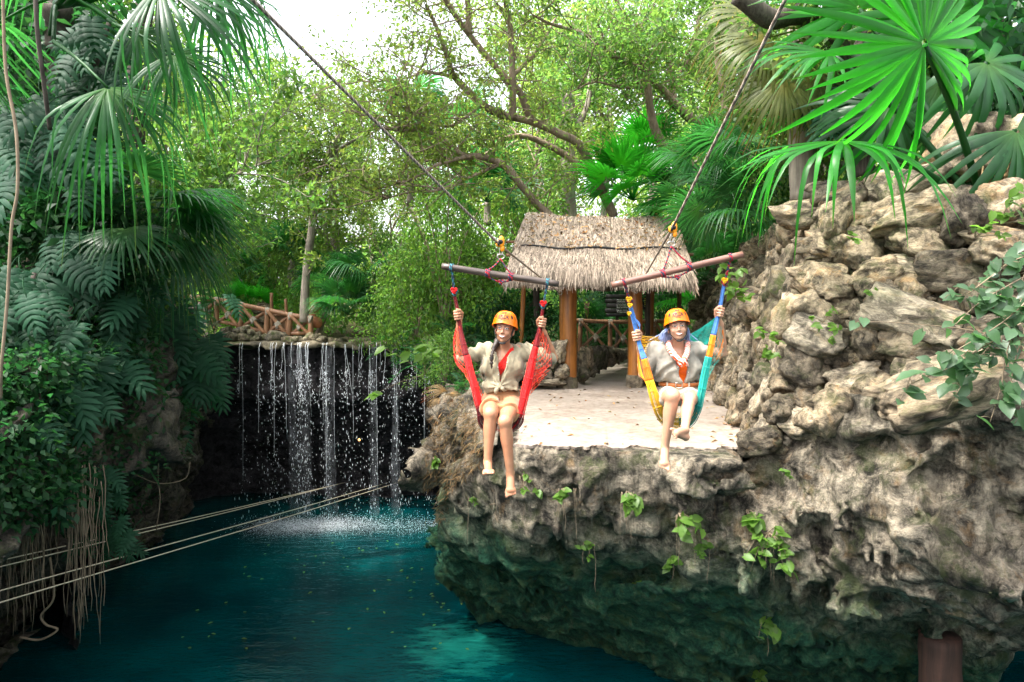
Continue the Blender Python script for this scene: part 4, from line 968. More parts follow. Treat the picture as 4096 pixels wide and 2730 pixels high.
limb_tree('straight twin-stemmed grey tree with a pale trunk behind the pots right of the bridge', [
  ([(1335, 1170, 21.5), (1340, 985, 21.5), (1330, 760, 21.4), (1350, 540, 21.2)], .17, .10), ([(1318, 1120, 21.5), (1300, 900, 21.6), (1270, 760, 21.8)], .09, .05)], 21.5, M['leaf_far'], M['bark_grey'], 5000, 36, 1.3, .15)
limb_tree('thick grey trunk wrapped in creeper behind the ridge of the thatched roof', [
  ([(2270, 900, 18), (2272, 720, 18), (2280, 560, 18), (2270, 380, 18)], .24, .17), ([(2280, 560, 18), (2350, 420, 18.2), (2360, 260, 18.4)], .10, .05)], 18, M['leaf_mid'], M['bark_grey'], 5000, 37, 1.1, .15)
limb_tree('dark thick trunk leaning right above the stone wall behind the glowing palm', [
  ([(3460, 700, 9.2), (3420, 560, 9.2), (3390, 420, 9.2), (3370, 300, 9.2), (3330, 120, 9.1), (3200, 60, 9), (3080, 75, 8.9), (2950, -20, 8.8)], .15, .12),
  ([(3370, 300, 9.2), (3480, 120, 9.4), (3560, -60, 9.6)], .10, .06)], 9.2, M['leaf_mid'], M['bark_dark'], 5000, 38, .9, .12)
limb_tree('slim leaning brown tree at the right zip cable behind the wall', [
  ([(3000, 640, 12.5), (2930, 520, 12.5), (2890, 380, 12.5), (2870, 200, 12.4), (2860, 0, 12.3)], .09, .05),
  ([(2990, 520, 13), (3080, 350, 13), (3130, 200, 13)], .10, .05)], 12.5, M['leaf_mid'], M['bark'], 6000, 39, 1.0, .12)

# shrubs
def bush(k, loc, s, label, cat='shrub', sz=1.0, rz=0.0, group=None):
    t = thing('shrub', tuple(loc), label, cat, group); m = Matrix.Rotation(rz, 4, 'Z') @ Matrix.Diagonal((s, s, s * sz, 1)); inst('foliage', BP[k][0], t, m); inst('stems', BP[k][1], t, m); return t
def G(x, y): return np.array([x, y, float(ground_z(x, y)) - .1])
BUSH = [
 (0, P(1660, 1340, 16.3), .85, 'bright yellow-green arching shrub filling the gap between the waterfall and the shelter', 1.35),
 (0, P(1780, 1290, 15.6), 1.00, 'bright green shrub just left of the dark swing bar, behind the first woman', 1.5),
 (3, P(1560, 1230, 19.2), .7, 'tall leafy shrub behind the right end of the waterfall', 1.5),
 (1, P(1880, 1300, 16.8), .95, 'mid green shrub behind the first woman\'s helmet', 1.35),
 (2, P(2060, 1380, 15.4), .80, 'dark glossy shrub beside the stone pier left of the shelter', 1.2),
 (1, P(2150, 1180, 17.5), 1.0, 'green shrub behind the thin brown pole of the shelter', 1.3),
 (2, P(2380, 1300, 20.5), 1.1, 'dark shrub beyond the path seen between the shelter posts', 1.5),
 (2, P(2560, 1250, 20.0), 1.1, 'dark shrub behind the black notice boards', 1.6),
 (2, P(2850, 1200, 18.5), 1.1, 'dark shrub in the shade between the shelter and the wall', 1.6),
 (1, P(3000, 1010, 16.5), 1.0, 'green shrub behind the top left corner of the stone wall', 1.2),
 (1, P(1080, 1180, 21.8), 1.0, 'mid green shrub behind the log bridge gate', 1.2),
 (0, P(820, 1130, 21.5), 1.0, 'bright shrub behind the upper half of the log bridge', 1.1),
 (3, P(660, 1100, 17.5), 1.1, 'tall shrub at the left head of the log bridge', 1.2),
 (2, P(470, 1200, 13.0), .85, 'dark shrub on the brow of the left cliff by the gnarled roots', 1.0),
 (1, P(700, 1330, 17.0), .60, 'low shrub spilling over the left end of the waterfall ledge', .8),
 (2, P(3950, 650, 9.0), .9, 'dark leafy shrub behind the right-hand petioles of the fan palm', 1.3),
 (1, P(3300, 720, 10.5), .8, 'green shrub behind the grey palm trunk foot on the wall', 1.0),
 (1, P(3650, 560, 10.0), 1.0, 'leafy shrub on the slope behind the stone-coloured box', 1.4),
 (2, P(4080, 300, 8.5), 1.1, 'dark shrub at the right edge behind the palm fans', 1.6),
]
for k, (p, loc, s, lab, sz) in enumerate(BUSH): bush(p, np.asarray(loc) - np.array([0, 0, .2]), s, lab, 'shrub', sz, k * 1.7)

# fan palms and feathery palms in the undergrowth
PALMS = [
 (P(2530, 800, 15.2), 13, .95, 'vivid green fan palm clump at the upper right of the thatched roof', FAN_B, .0, (0, 75)),
 (P(2600, 640, 15.8), 9, .80, 'smaller vivid green fan palm above the big vivid clump', FAN_B, .0, (10, 80)),
 (P(2790, 880, 14.0), 12, .95, 'dark fan palm with drooping fans between the roof and the stone wall', FAN, .0, (-20, 60)),
 (P(2960, 900, 11.5), 12, .80, 'dark green fan palm spreading behind the top left of the stone wall', FAN, .0, (0, 70)),
 (P(2840, 740, 12.5), 10, .75, 'grey-green fan palm in front of the leaning trunk above the wall', FAN, .0, (0, 60)),
 (P(1950, 900, 18.5), 12, 1.0, 'fan palm behind the left eave of the thatched roof', FAN, .6, (-10, 70)),
 (P(1840, 760, 20.5), 12, 1.05, 'pale fan palm with a trunk under the crooked limbs', FAN, 1.6, (-20, 60)),
 (P(1640, 830, 22.0), 12, 1.0, 'tall fan palm with a thin trunk far behind the bright shrub', FAN, 2.8, (-40, 60)),
 (P(1490, 1150, 18.8), 11, .80, 'fan palm behind the waterfall lip right of the slender tree', FAN, .2, (0, 70)),
 (P(1390, 1260, 18.6), 12, .75, 'round fan palm by the clay pots at the right end of the bridge', FAN, .0, (0, 75)),
 (P(1300, 1220, 20.5), 10, .85, 'fan palm between the slender tree and the clay pots', FAN, .4, (10, 80)),
 (P(1170, 1150, 20.8), 10, .85, 'dark fan palm rising behind the split-cane gate', FAN, .8, (10, 80)),
 (P(870, 1260, 19.6), 10, .62, 'silvery fan palm close behind the first panel of the log bridge', FAN, .0, (0, 70)),
 (P(1000, 1230, 20.2), 10, .70, 'bright fan palm behind the second panel of the log bridge', FAN_B, .0, (10, 70)),
 (P(960, 1160, 21.0), 9, .70, 'silvery fan palm further back above the bridge top rail', FAN, .3, (0, 70)),
 (P(2330, 1330, 18.2), 9, .80, 'fan palm in the shade behind the cane torch', FAN, .0, (10, 70)),
 (P(2480, 1400, 18.6), 9, .70, 'low fan palm behind the path railing between the posts', FAN, .0, (0, 60)),
 (P(2640, 1190, 16.5), 8, .70, 'fan palm leaf cluster behind the second woman\'s helmet', FAN_B, .0, (-10, 50)),
 (P(2820, 1120, 15.0), 9, .80, 'large dark fan palm beside the right eave of the roof', FAN, .0, (-10, 70)),
 (P(3040, 640, 10.8), 9, .65, 'small silvery fan palm on the wall corner below the olive fans', FAN, .0, (-10, 60)),
]
for i, (loc, n, s, lab, me, tr, el) in enumerate(PALMS): palm('fan_palm', loc, n, s, lab, 'palm', me, np.random.default_rng(200 + i), el, (0, 360), tr)
FERN = [
 (P(1830, 1370, 14.6), 14, .75, 'feathery palm behind the first woman\'s right hand'), (P(1920, 1440, 13.8), 12, .6, 'feathery palm between the first woman and the stone pier'),
 (P(1720, 1480, 12.0), 14, .65, 'feathery palm on the mossy edge left of the platform'), (P(1610, 1400, 15.5), 12, .8, 'feathery palm at the right end of the waterfall lip'),
 (P(1990, 1240, 15.8), 12, .8, 'feathery palm behind the first woman near the thin pole'), (P(2250, 1420, 17.5), 10, .7, 'feathery palm low behind the path railing'),
 (P(420, 1800, 9.6), 14, .75, 'feathery palm hanging low on the left cliff over the cave mouth'), (P(560, 1740, 10.2), 14, .8, 'feathery palm on the cave lip with fronds reaching towards the waterfall'),
 (P(640, 1640, 10.6), 12, .6, 'small feathery palm at the outer tip of the cave lip'), (P(500, 1560, 10.2), 12, .6, 'feathery palm above the cave mouth between split-leaf plants'),
]
for i, (loc, n, s, lab) in enumerate(FERN): palm('feather_palm', loc, n, s, lab, 'palm', PIN, np.random.default_rng(300 + i), (-15, 65))
# tall tree on the left bank whose canopy reaches over the pool above the frame and dapples the platform
limb_tree('tall dark tree on the left bank whose canopy reaches high over the pool', [
  ([(560, 1150, 13.5), (540, 700, 13.5), (560, 200, 13.4), (640, -400, 13.2)], .22, .15),
  ([(640, -400, 13.2), (1000, -560, 12.4), (1500, -640, 11.6), (1900, -700, 11.0)], .13, .05), ([(600, -150, 13.3), (900, -420, 12.0), (1300, -700, 10.6), (1750, -900, 9.8)], .10, .04),
  ([(640, -400, 13.2), (800, -1000, 10.5), (1050, -1350, 8.5), (1400, -1700, 7.2)], .11, .05), ([(800, -1000, 10.5), (1300, -1150, 9.5), (1700, -1250, 9.0)], .07, .03), ([(1050, -1350, 8.5), (600, -1500, 8.0), (300, -1700, 7.5)], .07, .03), ([(1250, -1500, 7.8), (1700, -1500, 8.0), (1950, -1500, 8.6)], .06, .03),
  ([(640, -400, 13.2), (800, -760, 12.8), (1200, -900, 12.4), (1600, -820, 12.0)], .10, .04), ([(620, -300, 13.2), (500, -700, 11.5), (700, -1100, 10.0), (1000, -1300, 9.2)], .10, .04)], 12, M['leaf_mid'], M['bark_dark'], 15000, 55, 1.5, .16)
# ------------------------------------------------------------------ thatched shelter
def log(mb, a, b, r, n=10, amp=.05): rough_tube(mb, smoothline([a, b], 10), np.linspace(r, r * .93, 10), n, amp)
def one_log(name, a, b, r, mat, parent, n=10, amp=.05, seg=10):
    mb = MB(); pts = smoothline([a, (np.asarray(a) + np.asarray(b)) / 2 + rng.normal(size=3) * r * .15, b], seg); rough_tube(mb, pts, np.full(seg, r), n, amp); return mb.build(name, mat, parent)
def lash(c, axis, r, parent, w=.10, tail=.12):
    """wrapped rawhide at a joint with a hanging end"""
    mb = MB(); ax = nrm(axis); 
    for k in range(5): o = np.asarray(c) + ax * (k - 2) * w / 5; u = nrm(np.cross(ax, [.2, .9, .3])); v = np.cross(ax, u); t = np.linspace(0, 2 * math.pi, 13); add_tube(mb, o + r * 1.12 * (np.cos(t)[:, None] * u + np.sin(t)[:, None] * v) + ax * (t / 6.28 * w / 5)[:, None], w / 9, 5)
    q = np.asarray(c) + np.array([0, -r * 1.15, 0]); V = np.array([q + [-.045, 0, .02], q + [.045, 0, .02], q + [.03, -.01, -tail], q + [-.03, -.005, -tail * 1.15]]); V = np.vstack([V, V + [0, .012, 0]]); mb.add(V, [[0, 1, 2, 3], [7, 6, 5, 4], [0, 4, 5, 1], [1, 5, 6, 2], [2, 6, 7, 3], [3, 7, 4, 0]])
    return mb.build('lashing', M['lashing'], parent)

def build_shelter():
    root = thing('thatched_shelter', (1.6, 13.6, 0), 'small thatched shelter on two orange-brown posts at the back of the platform', 'shelter')
    pL0, pL1 = P(2268, 1545, 13.0), P(2272, 1085, 13.0); pL0[2] = -.05
    pR0, pR1 = P(2538, 1545, 13.1), P(2540, 1090, 13.1); pR0[2] = -.05
    for a, b, r in ((pL0, pL1, .168), (pR0, pR1, .138)):
        mb = MB(); rough_tube(mb, smoothline([a, (a + b) / 2 + [.012, 0, 0], b], 26), np.linspace(r * 1.05, r * .95, 26), 20, .05); o = mb.build('post', M['post'], root)
        fb = MB(); rough_tube(fb, smoothline([a, a + [0, 0, .30]], 8), np.array([1.18, 1.17, 1.15, 1.14, 1.12, 1.10, 1.07, 1.0]) * r * 1.05, 20, .12); fb.build('footing', M['stone'], o)
    b0, b1 = P(2600, 1400, 14.6), P(2605, 1090, 14.6); b0[2] = 0; one_log('post', b0, b1, .07, M['post'], root)
    for x0, y0, x1, y1, Y, r, m in ((2078, 1420, 2098, 1090, 14.6, .052, M['post']), (2158, 1440, 2140, 1090, 15.0, .075, M['bark_dark']), (2722, 1420, 2718, 1100, 15.2, .05, M['beam'])):
        a, b = P(x0, y0, Y), P(x1, y1, Y); a[2] = 0; one_log('pole', a, b, r, m, root)
    # frame under the thatch
    for z, y, x0, x1, r in ((2.16, 12.95, .05, 3.3, .07), (2.16, 15.0, .1, 3.3, .07), (3.15, 14.0, .35, 3.35, .06)): one_log('beam', (x0, y, z), (x1, y, z), r, M['beam'], root)
    for x in (.25, .95, 1.75, 2.4, 3.1):
        one_log('rafter', (x, 12.6, 2.06), (x, 14.0, 3.2), .04, M['beam'], root); one_log('rafter', (x, 15.4, 2.06), (x, 14.0, 3.2), .04, M['beam'], root)
    for s in (2.28, 2.52, 2.8): y = 12.5 + (s - 2.0) * 1.15; one_log('purlin', (-.12, y, s + .02), (3.46, y, s + .03), .028, M['log'], root)
    # thatch: core slab, then two courses of palm leaf strips
    r = np.random.default_rng(3)
    def slope(u, t, side=1):
        """u along the ridge 0..1, t from ridge 0 to eave 1"""
        t = np.asarray(t); u = np.asarray(u); x = (.30 + 2.98 * u) * (1 - t) + (-.10 + 3.40 * u) * t; y = 14.0 - side * 1.62 * t ** .96; z = 3.40 - 1.30 * t ** 1.04 - .05 * np.sin(u * math.pi) * (1 - t) + .02 * np.sin(u * 17) + .03 * np.cos(u * 3)
        return np.stack([x, y, z], -1)
    mb = MB(); nu, ntt = 40, 14
    for side in (1, -1):
        U, T = np.meshgrid(np.linspace(0, 1, nu), np.linspace(0, 1, ntt), indexing='ij'); A = slope(U, T, side); Bt = A - np.array([0, 0, .17]) ; A = A + (fbm(A.reshape(-1, 3) * 4, 3, 2) * .07).reshape(nu, ntt, 1) * [0, 0, 1]
        i = np.arange(nu - 1)[:, None] * ntt; j = np.arange(ntt - 1)[None]; F = np.stack([i + j, i + j + 1, i + ntt + j + 1, i + ntt + j], -1).reshape(-1, 4)
        mb.add(A.reshape(-1, 3), F if side > 0 else F[:, ::-1]); mb.add(Bt.reshape(-1, 3), F[:, ::-1] if side > 0 else F)
        for row, k in ((0, 1), (nu - 1, -1)):
            V = np.vstack([A[row], Bt[row]]); a = np.arange(ntt - 1); mb.add(V, np.stack([a, a + 1, a + 1 + ntt, a + ntt], -1))
    th = mb.build('thatch', M['thatch_core'], root)
    def course(n, t0, t1, L, lift, name, mat, notch=False, drop=.15, w=(.006, .014)):
        m = MB(); u = r.random(n); t = t0 + (t1 - t0) * r.random(n); a = slope(u, t) + np.array([0, -lift * .6, lift]) * r.uniform(.4, 1.3, n)[:, None]
        d = slope(u, np.minimum(t + .1, 1.1)) - slope(u, t); d /= np.linalg.norm(d, axis=1)[:, None]; d[:, 0] += r.normal(size=n) * .20; d[:, 2] -= drop * r.random(n) * 2; d[:, 1] += r.normal(size=n) * .10
        l = L * r.uniform(.6, 1.3, n)
        if notch: k = (a[:, 0] > 1.72) & (a[:, 0] < 2.18); l = np.where(k, l * .42, l)
        s = np.stack([np.ones(n), r.normal(size=n) * .35, r.normal(size=n) * .35], 1); s /= np.linalg.norm(s, axis=1)[:, None]; ww = r.uniform(w[0], w[1], n)[:, None]
        mid = a + d * (l * .5)[:, None]; e = a + d * l[:, None] + np.array([0, 0, -1]) * (l * drop)[:, None]
        V = np.stack([a - s * ww, a + s * ww, mid + s * ww * .9, mid - s * ww * .9, e + s * ww * .25, e - s * ww * .25], 1).reshape(-1, 3); i = np.arange(n)[:, None] * 6
        F = np.concatenate([i + [0, 1, 2, 3], i + [3, 2, 4, 5]]); tt = r.uniform(.55, 1.4, n); g = r.random(n) < .12; T = np.stack([tt, tt * .97, tt * .92], 1); T[g] *= .45; m.add(V, F, np.repeat(T, 6, 0))
        o = m.build(name, mat, th); return o
    tag(course(12000, .0, .56, .20, .035, 'upper_strips', M['thatch']), kind='stuff')
    tag(course(8000, .56, .95, .24, .02, 'lower_strips', M['thatch'], False, .2), kind='stuff')
    tag(course(11000, .84, .95, .17, .0, 'eave_fringe', M['thatch'], True, .40, (.005, .012)), kind='stuff')
    # black tube standing in for the shade in the gap below the upper course
    m = MB(); us = np.linspace(.03, .97, 60); A = slope(us, .585 + .012 * np.sin(us * 6)) + [0, -.035, .03]; add_tube(m, A, .022 * np.sin(us * math.pi) ** .3, 6); m.build('gap_shade', M['black'], th)
    # the ragged raked ends
    m = MB(); n = 1500; side = r.random(n) < .5; t = r.random(n); a = slope(np.where(side, 0., 1.), t) - np.array([0, 0, .05]) * r.random(n)[:, None] * 3; d = np.stack([np.where(side, -.5, .5) * r.random(n), r.normal(size=n) * .3 - .2, -.9 * np.ones(n)], 1)
    m.add(*leaves(a, d, r.normal(size=(n, 3)) + [0, -1, .2], .22, .025, r, .4, .1)); tag(m.build('end_fringe', M['thatch'], th), kind='stuff')
    # fallen leaves caught on the roof
    m = MB(); n = 300; u, t = r.random(n), r.random(n) * .62; a = slope(u, t) + [0, -.05, .06]; m.add(*leaves(a, r.normal(size=(n, 3)) * [1, .5, .4], np.array([0, -.6, .8]) + r.normal(size=(n, 3)) * .4, .09, .035, r, .6)); tag(m.build('fallen_leaves', M['dryleaf'], th), kind='stuff')
    # cable anchor on the left post
    m = MB(); t = np.linspace(0, 6.28, 15); c = P(2240, 1172, 12.82); add_tube(m, c + .04 * np.stack([np.cos(t), 0 * t, np.sin(t)], 1), .010, 6); m.build('anchor_ring', M['metal'], root)
    m = MB(); c = P(2545, 1165, 12.95); add_tube(m, c + .04 * np.stack([np.cos(t), 0 * t, np.sin(t)], 1), .010, 6); m.build('anchor_ring', M['metal'], root)
    return root
SHELTER = build_shelter()

def pier(label, blocks, Y, mat, name='stone_pier'):
    root = thing(name, tuple(P(blocks[0][0], 1540, Y) * [1, 1, 0]), label, 'pier'); r = np.random.default_rng(len(label))
    for k, (x, y, w_, h_) in enumerate(blocks):
        p = P(x, y, Y + r.uniform(-.05, .1)); sx = w_ / FPX * Y / 2 * 1.16; sz = h_ / FPX * Y / 2 * 1.18
        stone_in(root, mat[k % len(mat)], p - ORG[root], (sx, .26, sz), np.array(Matrix.Rotation(r.normal() * .06, 3, 'Y') @ Matrix.Rotation(r.choice([0, math.pi / 2, math.pi]), 3, 'X')))
    return root
pier('pale stepped stone pier of rough blocks against the left shelter post', [(2234, 1408, 66, 92), (2170, 1500, 70, 50), (2250, 1485, 60, 66), (2160, 1440, 60, 58), (2205, 1528, 130, 34), (2120, 1505, 50, 60), (2105, 1440, 56, 50), (2200, 1452, 50, 48)], 12.75, STONES_PALE)
pier('rough stone pier behind the right shelter post', [(2555, 1385, 66, 90), (2560, 1460, 64, 76), (2545, 1515, 70, 60), (2610, 1365, 66, 50), (2660, 1375, 54, 60), (2600, 1510, 60, 66), (2612, 1430, 70, 70), (2665, 1450, 60, 80)], 13.45, STONES)
def low_wall():
    root = thing('low_stone_wall', (1.6, 14.5, 0), 'knee-high wall of upright rough stones along the curving path', 'wall'); r = np.random.default_rng(8)
    for x, y, Y, w_, h_ in ((2322, 1460, 13.6, 60, 130), (2345, 1445, 14.0, 54, 110), (2372, 1440, 14.5, 62, 96), (2400, 1432, 15.0, 56, 84), (2428, 1425, 15.5, 58, 76), (2452, 1422, 16.0, 50, 66), (2478, 1420, 16.5, 52, 52), (2505, 1416, 17.0, 50, 46), (2535, 1412, 17.6, 50, 44), (2330, 1500, 13.5, 50, 60), (2362, 1480, 14.1, 46, 50)):
        p = P(x, y, Y); stone_in(root, STONES_MOSS[r.integers(8)] if r.random() < .5 else STONES[r.integers(16)], p - ORG[root], (w_ / FPX * Y * .60, .24, h_ / FPX * Y * .58), np.array(Matrix.Rotation(r.normal() * .1, 3, 'Y') @ Matrix.Rotation(r.uniform(-.2, .2), 3, 'X')))
low_wall()
def back_wall_left():
    root = thing('garden_wall', (0.1, 13.4, 0), 'low sunlit rubble wall behind the first woman, left of the stone pier', 'wall'); r = np.random.default_rng(9)
    for x, y, w_, h_ in ((2080, 1425, 70, 70), (2040, 1440, 66, 66), (2000, 1455, 64, 60), (2075, 1490, 80, 60), (2020, 1505, 70, 56), (2120, 1410, 60, 50), (2170, 1395, 60, 50)):
        p = P(x, y, 13.5); stone_in(root, STONES_PALE[r.integers(8)], p - ORG[root], (w_ / FPX * 13.5 * .6, .25, h_ / FPX * 13.5 * .62), np.array(Matrix.Rotation(r.normal() * .1, 3, 'Y')))
back_wall_left()

def railing(name, label, tops, bots, Y, r=.055, rail_ext=None, bottom=True, post_r=None, seed=1):
    root = thing(name, tuple(P(*bots[0], Y)), label, 'railing'); T = [P(*t, Y) for t in tops]; B = [P(*b, Y) for b in bots]
    tr = MB(); pts = ([P(*rail_ext[0], Y)] if rail_ext else []) + T + ([P(*rail_ext[1], Y)] if rail_ext and len(rail_ext) > 1 else []); rough_tube(tr, smoothline(pts, 40), np.full(40, r * 1.05), 10, .05); tr.build('top_rail', M['log'], root)
    for a, b in zip(T, B): one_log('post', b - [0, 0, .15], a + [0, .0, -.03], post_r or r * 1.15, M['log'], root); lash(a, pts[-1] - pts[0], r, root)
    for k in range(len(T) - 1):
        o = np.array([0, -.05, 0]); one_log('brace', T[k] + o, B[k + 1] + o, r * .72, M['log'], root); one_log('brace', B[k] - o, T[k + 1] - o, r * .72, M['log'], root)
        c = (T[k] + T[k + 1] + B[k] + B[k + 1]) / 4; lash(c + [0, -.03, 0], B[k + 1] - T[k], r * .95, root, .12)
        if bottom: one_log('bottom_rail', B[k] + [0, .02, .06], B[k + 1] + [0, .02, .06], r * .8, M['log'], root)
    return root
railing('log_bridge_railing', 'rustic log railing with crossed braces sloping down above the waterfall', [(772, 1188), (867, 1200), (965, 1220), (1070, 1242), (1161, 1261), (1241, 1274)], [(770, 1284), (864, 1293), (958, 1312), (1063, 1338), (1152, 1345), (1239, 1340)], 19.2, .068, [(735, 1182)])
railing('path_railing', 'brown log railing with crossed braces beyond the path behind the shelter posts', [(2322, 1284), (2440, 1288), (2540, 1288), (2616, 1286), (2680, 1284)], [(2318, 1400), (2442, 1412), (2540, 1412), (2620, 1400), (2684, 1395)], 16.2, .048, [(2306, 1283)], False)

def ledge_wall():
    root = thing('ledge_stones', tuple(P(1000, 1350, 18.6)), 'mossy rubble stones piled along the foot of the log bridge above the waterfall', 'wall'); r = np.random.default_rng(10)
    for x, y, w_ in ((905, 1325, 34), (950, 1328, 36), (980, 1318, 36), (1003, 1328, 26), (900, 1348, 40), (938, 1352, 44), (985, 1352, 44), (1025, 1350, 42), (1062, 1355, 40), (1105, 1352, 62), (1140, 1360, 36), (1170, 1364, 40), (1236, 1352, 44), (1265, 1356, 40), (1205, 1366, 44), (1290, 1364, 36), (870, 1345, 40), (845, 1365, 50), (880, 1375, 46), (835, 1400, 56), (860, 1430, 50), (875, 1405, 44), (1320, 1372, 36), (1360, 1372, 44)):
        p = P(x, y, 18.5 + r.uniform(-.15, .15)); s = w_ / FPX * 18.5 * .62; stone_in(root, STONES_MOSS[r.integers(8)], p - ORG[root], (s * r.uniform(.95, 1.2), s, s * r.uniform(.75, .95)), rand_rot(r, .4))
ledge_wall()
def gate():
    root = thing('cane_gate', tuple(P(1120, 1340, 19.9)), 'brown split-cane gate panel behind the log bridge railing', 'gate')
    for k in range(15): x = 1094 + k * 3.7; one_log('cane', P(x, 1346, 19.9), P(x + 1, 1240 + 3 * math.sin(k * 1.9), 19.9), .0135, M['bamboo'], root, 6, .05, 5)
    for y in (1262, 1320): one_log('cross_rail', P(1090, y, 19.87), P(1150, y + 1, 19.87), .02, M['log'], root, 6)
    one_log('post', P(1088, 1345, 19.9), P(1086, 1172, 19.9), .05, M['log'], root); one_log('post', P(1148, 1345, 19.9), P(1142, 1196, 19.9), .045, M['log'], root)
gate()
def stack():
    root = thing('rock_stack', tuple(P(1055, 1335, 20.2)), 'pillar of stacked grey rocks with a flat cap beside the cane gate', 'rock stack'); r = np.random.default_rng(4)
    for x, y, w_, h_ in ((1058, 1224, 58, 22), (1050, 1246, 50, 30), (1058, 1275, 56, 34), (1054, 1305, 50, 38), (1060, 1330, 54, 30)):
        p = P(x, y, 20.2); stone_in(root, STONES[r.integers(16)], p - ORG[root], (w_ / FPX * 20 * .58, .3, h_ / FPX * 20 * .62), rand_rot(r, .15))
stack()
def pot(loc, s, label):
    root = thing('clay_pot', tuple(loc), label, 'pot'); pr = [(.0, .0), (.16, 0), (.25, .12), (.29, .28), (.25, .42), (.15, .50), (.17, .55), (.14, .55), (.12, .48), (0, .46)]; n = 20; a = np.arange(n) * 2 * math.pi / n
    V = np.concatenate([np.stack([q * np.cos(a), q * np.sin(a), np.full(n, h)], 1) for q, h in pr]) * s + loc; i = np.arange(len(pr) - 1)[:, None] * n; j = np.arange(n)[None]; j2 = (j + 1) % n
    MB().add(V, np.stack([i + j, i + j2, i + n + j2, i + n + j], -1).reshape(-1, 4)).build('body', M['terracotta'], root)
pot(P(1257, 1252, 20.6), .8, 'big round terracotta pot standing right of the slender tree trunk')
pot(P(1250, 1304, 19.8), .62, 'small terracotta pot low beside the right end post of the log bridge'); pot(P(1268, 1312, 19.6), .55, 'small terracotta pot tucked under the round fan palm')

def text_mesh(s, size, bold=0.0, align='CENTER'):
    cu = bpy.data.curves.new('lettering', 'FONT'); cu.body = s; cu.size = size; cu.align_x = align; cu.offset = bold; cu.resolution_u = 3; cu.extrude = 0
    o = bpy.data.objects.new('lettering', cu); C.objects.link(o); dg = bpy.context.evaluated_depsgraph_get(); me = o.evaluated_get(dg).to_mesh()
    V = np.array([v.co[:] for v in me.vertices]); F = [list(p.vertices) for p in me.polygons]; o.evaluated_get(dg).to_mesh_clear(); C.objects.unlink(o); bpy.data.objects.remove(o); bpy.data.curves.remove(cu); return V, F
def add_ngons(mb, V, F, mi=0):
    b = mb.n; first = True; by = {}
    for f in F: by.setdefault(len(f), []).append(f)
    for k, fs in by.items():
        if first: mb.add(V, np.array(fs), None, mi); first = False
        else: mb.f.append(np.array(fs) + b); mb.m.append(np.full(len(fs), mi, np.int32))
def notice(label, x0, x1, ys, Y, lines, mat, tx, size, ex=0):
    root = thing('notice_board', tuple(P((x0 + x1) / 2, ys[-1], Y)), label, 'sign'); r = np.random.default_rng(int(x0))
    for k in range(len(ys) - 1):
        a, b = P(x0 + r.uniform(-10, 6), ys[k], Y), P(x1 + r.uniform(-4, 6), ys[k + 1], Y); c = (a + b) / 2; m = MB(); add_box(m, c, (b[0] - a[0], .03, abs(a[2] - b[2]) * .94), None, None, 0, .006); m.build('plank', M['board'], root)
    m = MB(); 
    for y, s in lines:
        V, F = text_mesh(s, size, .0, 'LEFT'); p = P(tx, y, Y - .022); V = np.stack([V[:, 0], 0 * V[:, 0], V[:, 1]], 1) + [p[0], Y - .022, p[2]]; add_ngons(m, V, F)
    m.build('lettering', mat, root, False)
    one_log('post', P((x0 + x1) / 2, 1420, Y + .06), P((x0 + x1) / 2, ys[0] + 6, Y + .06), .045, M['bark_dark'], root)
notice('black plank notice board with white lettering beyond the path, left of the right post', 2424, 2512, [1178, 1196, 1214, 1234, 1254, 1268], 16.9, [(1203, 'Mantén libre'), (1210, 'plataforma de'), (1219.5, 'Una la línea ha'), (1226, 'el Xplorador se'), (1233, 'haya acuatizado'), (1244, 'Lee las recome'), (1251, 'de seguridad')], M['white_paint'], 2467, .047)
notice('black plank notice board with yellow lettering right of the right shelter post', 2556, 2612, [1168, 1186, 1204, 1222, 1240], 16.9, [(1198, 'the'), (1206, 'line'), (1214, 'ly your site'), (1221, 'plorer has'), (1229, 'n the water')], M['yellow_paint'], 2577, .047)
notice('dark board with yellow letters hanging under the right half of the thatch', 2556, 2628, [1138, 1158], 14.3, [(1154, 'UR TE')], M['yellow_paint'], 2588, .085)
def torch():
    a, b = P(2354, 1420, 17.2), P(2348, 1292, 17.2); root = thing('cane_torch', tuple(a), 'tall cane torch with a woven basket top beyond the path railing', 'torch'); one_log('pole', a, b, .022, M['bamboo'], root)
    c = P(2347, 1212, 17.2); m = MB(); n = 12
    for k in range(n): t = 2 * math.pi * k / n; add_tube(m, [b, (b + c) / 2 + .035 * np.array([math.cos(t), math.sin(t), 0]), c + .062 * np.array([math.cos(t), math.sin(t), 0])], .011, 5)
    m.build('basket', M['bamboo'], root); m = MB(); add_tube(m, [c, c + [0, 0, .03], c + [0, 0, .05], c + [0, 0, .10]], [.05, .05, .02, .012], 10); m.build('burner', M['black'], root)
torch()
def speaker_box():
    c = P(3735, 735, 7.4); root = thing('speaker_box', tuple(c), 'stone-coloured box with a wooden side tilted on the rocks behind the palm stems', 'box'); ry = np.array(Matrix.Rotation(-.20, 3, 'Y') @ Matrix.Rotation(.35, 3, 'Z'))
    m = MB(); add_box(m, c, (.34, .30, .40), ry, None, 0, .05); m.build('body', M['stone_pale'], root); m = MB(); add_box(m, c + ry @ [.19, 0, .0], (.07, .28, .42), ry, None, 0, .01); m.build('side_panel', M['bamboo'], root)
    m = MB(); add_box(m, c + ry @ [.02, -.02, -.225], (.42, .34, .05), ry, None, 0, .01); m.build('base', M['bamboo'], root)
    m = MB(); add_tube(m, smoothline([c + [-.06, -.16, -.24], c + [-.02, -.2, -.36], c + [.12, -.2, -.36], c + [.22, -.1, -.2]], 14), .008, 6); m.build('cable', M['black'], root)
speaker_box()

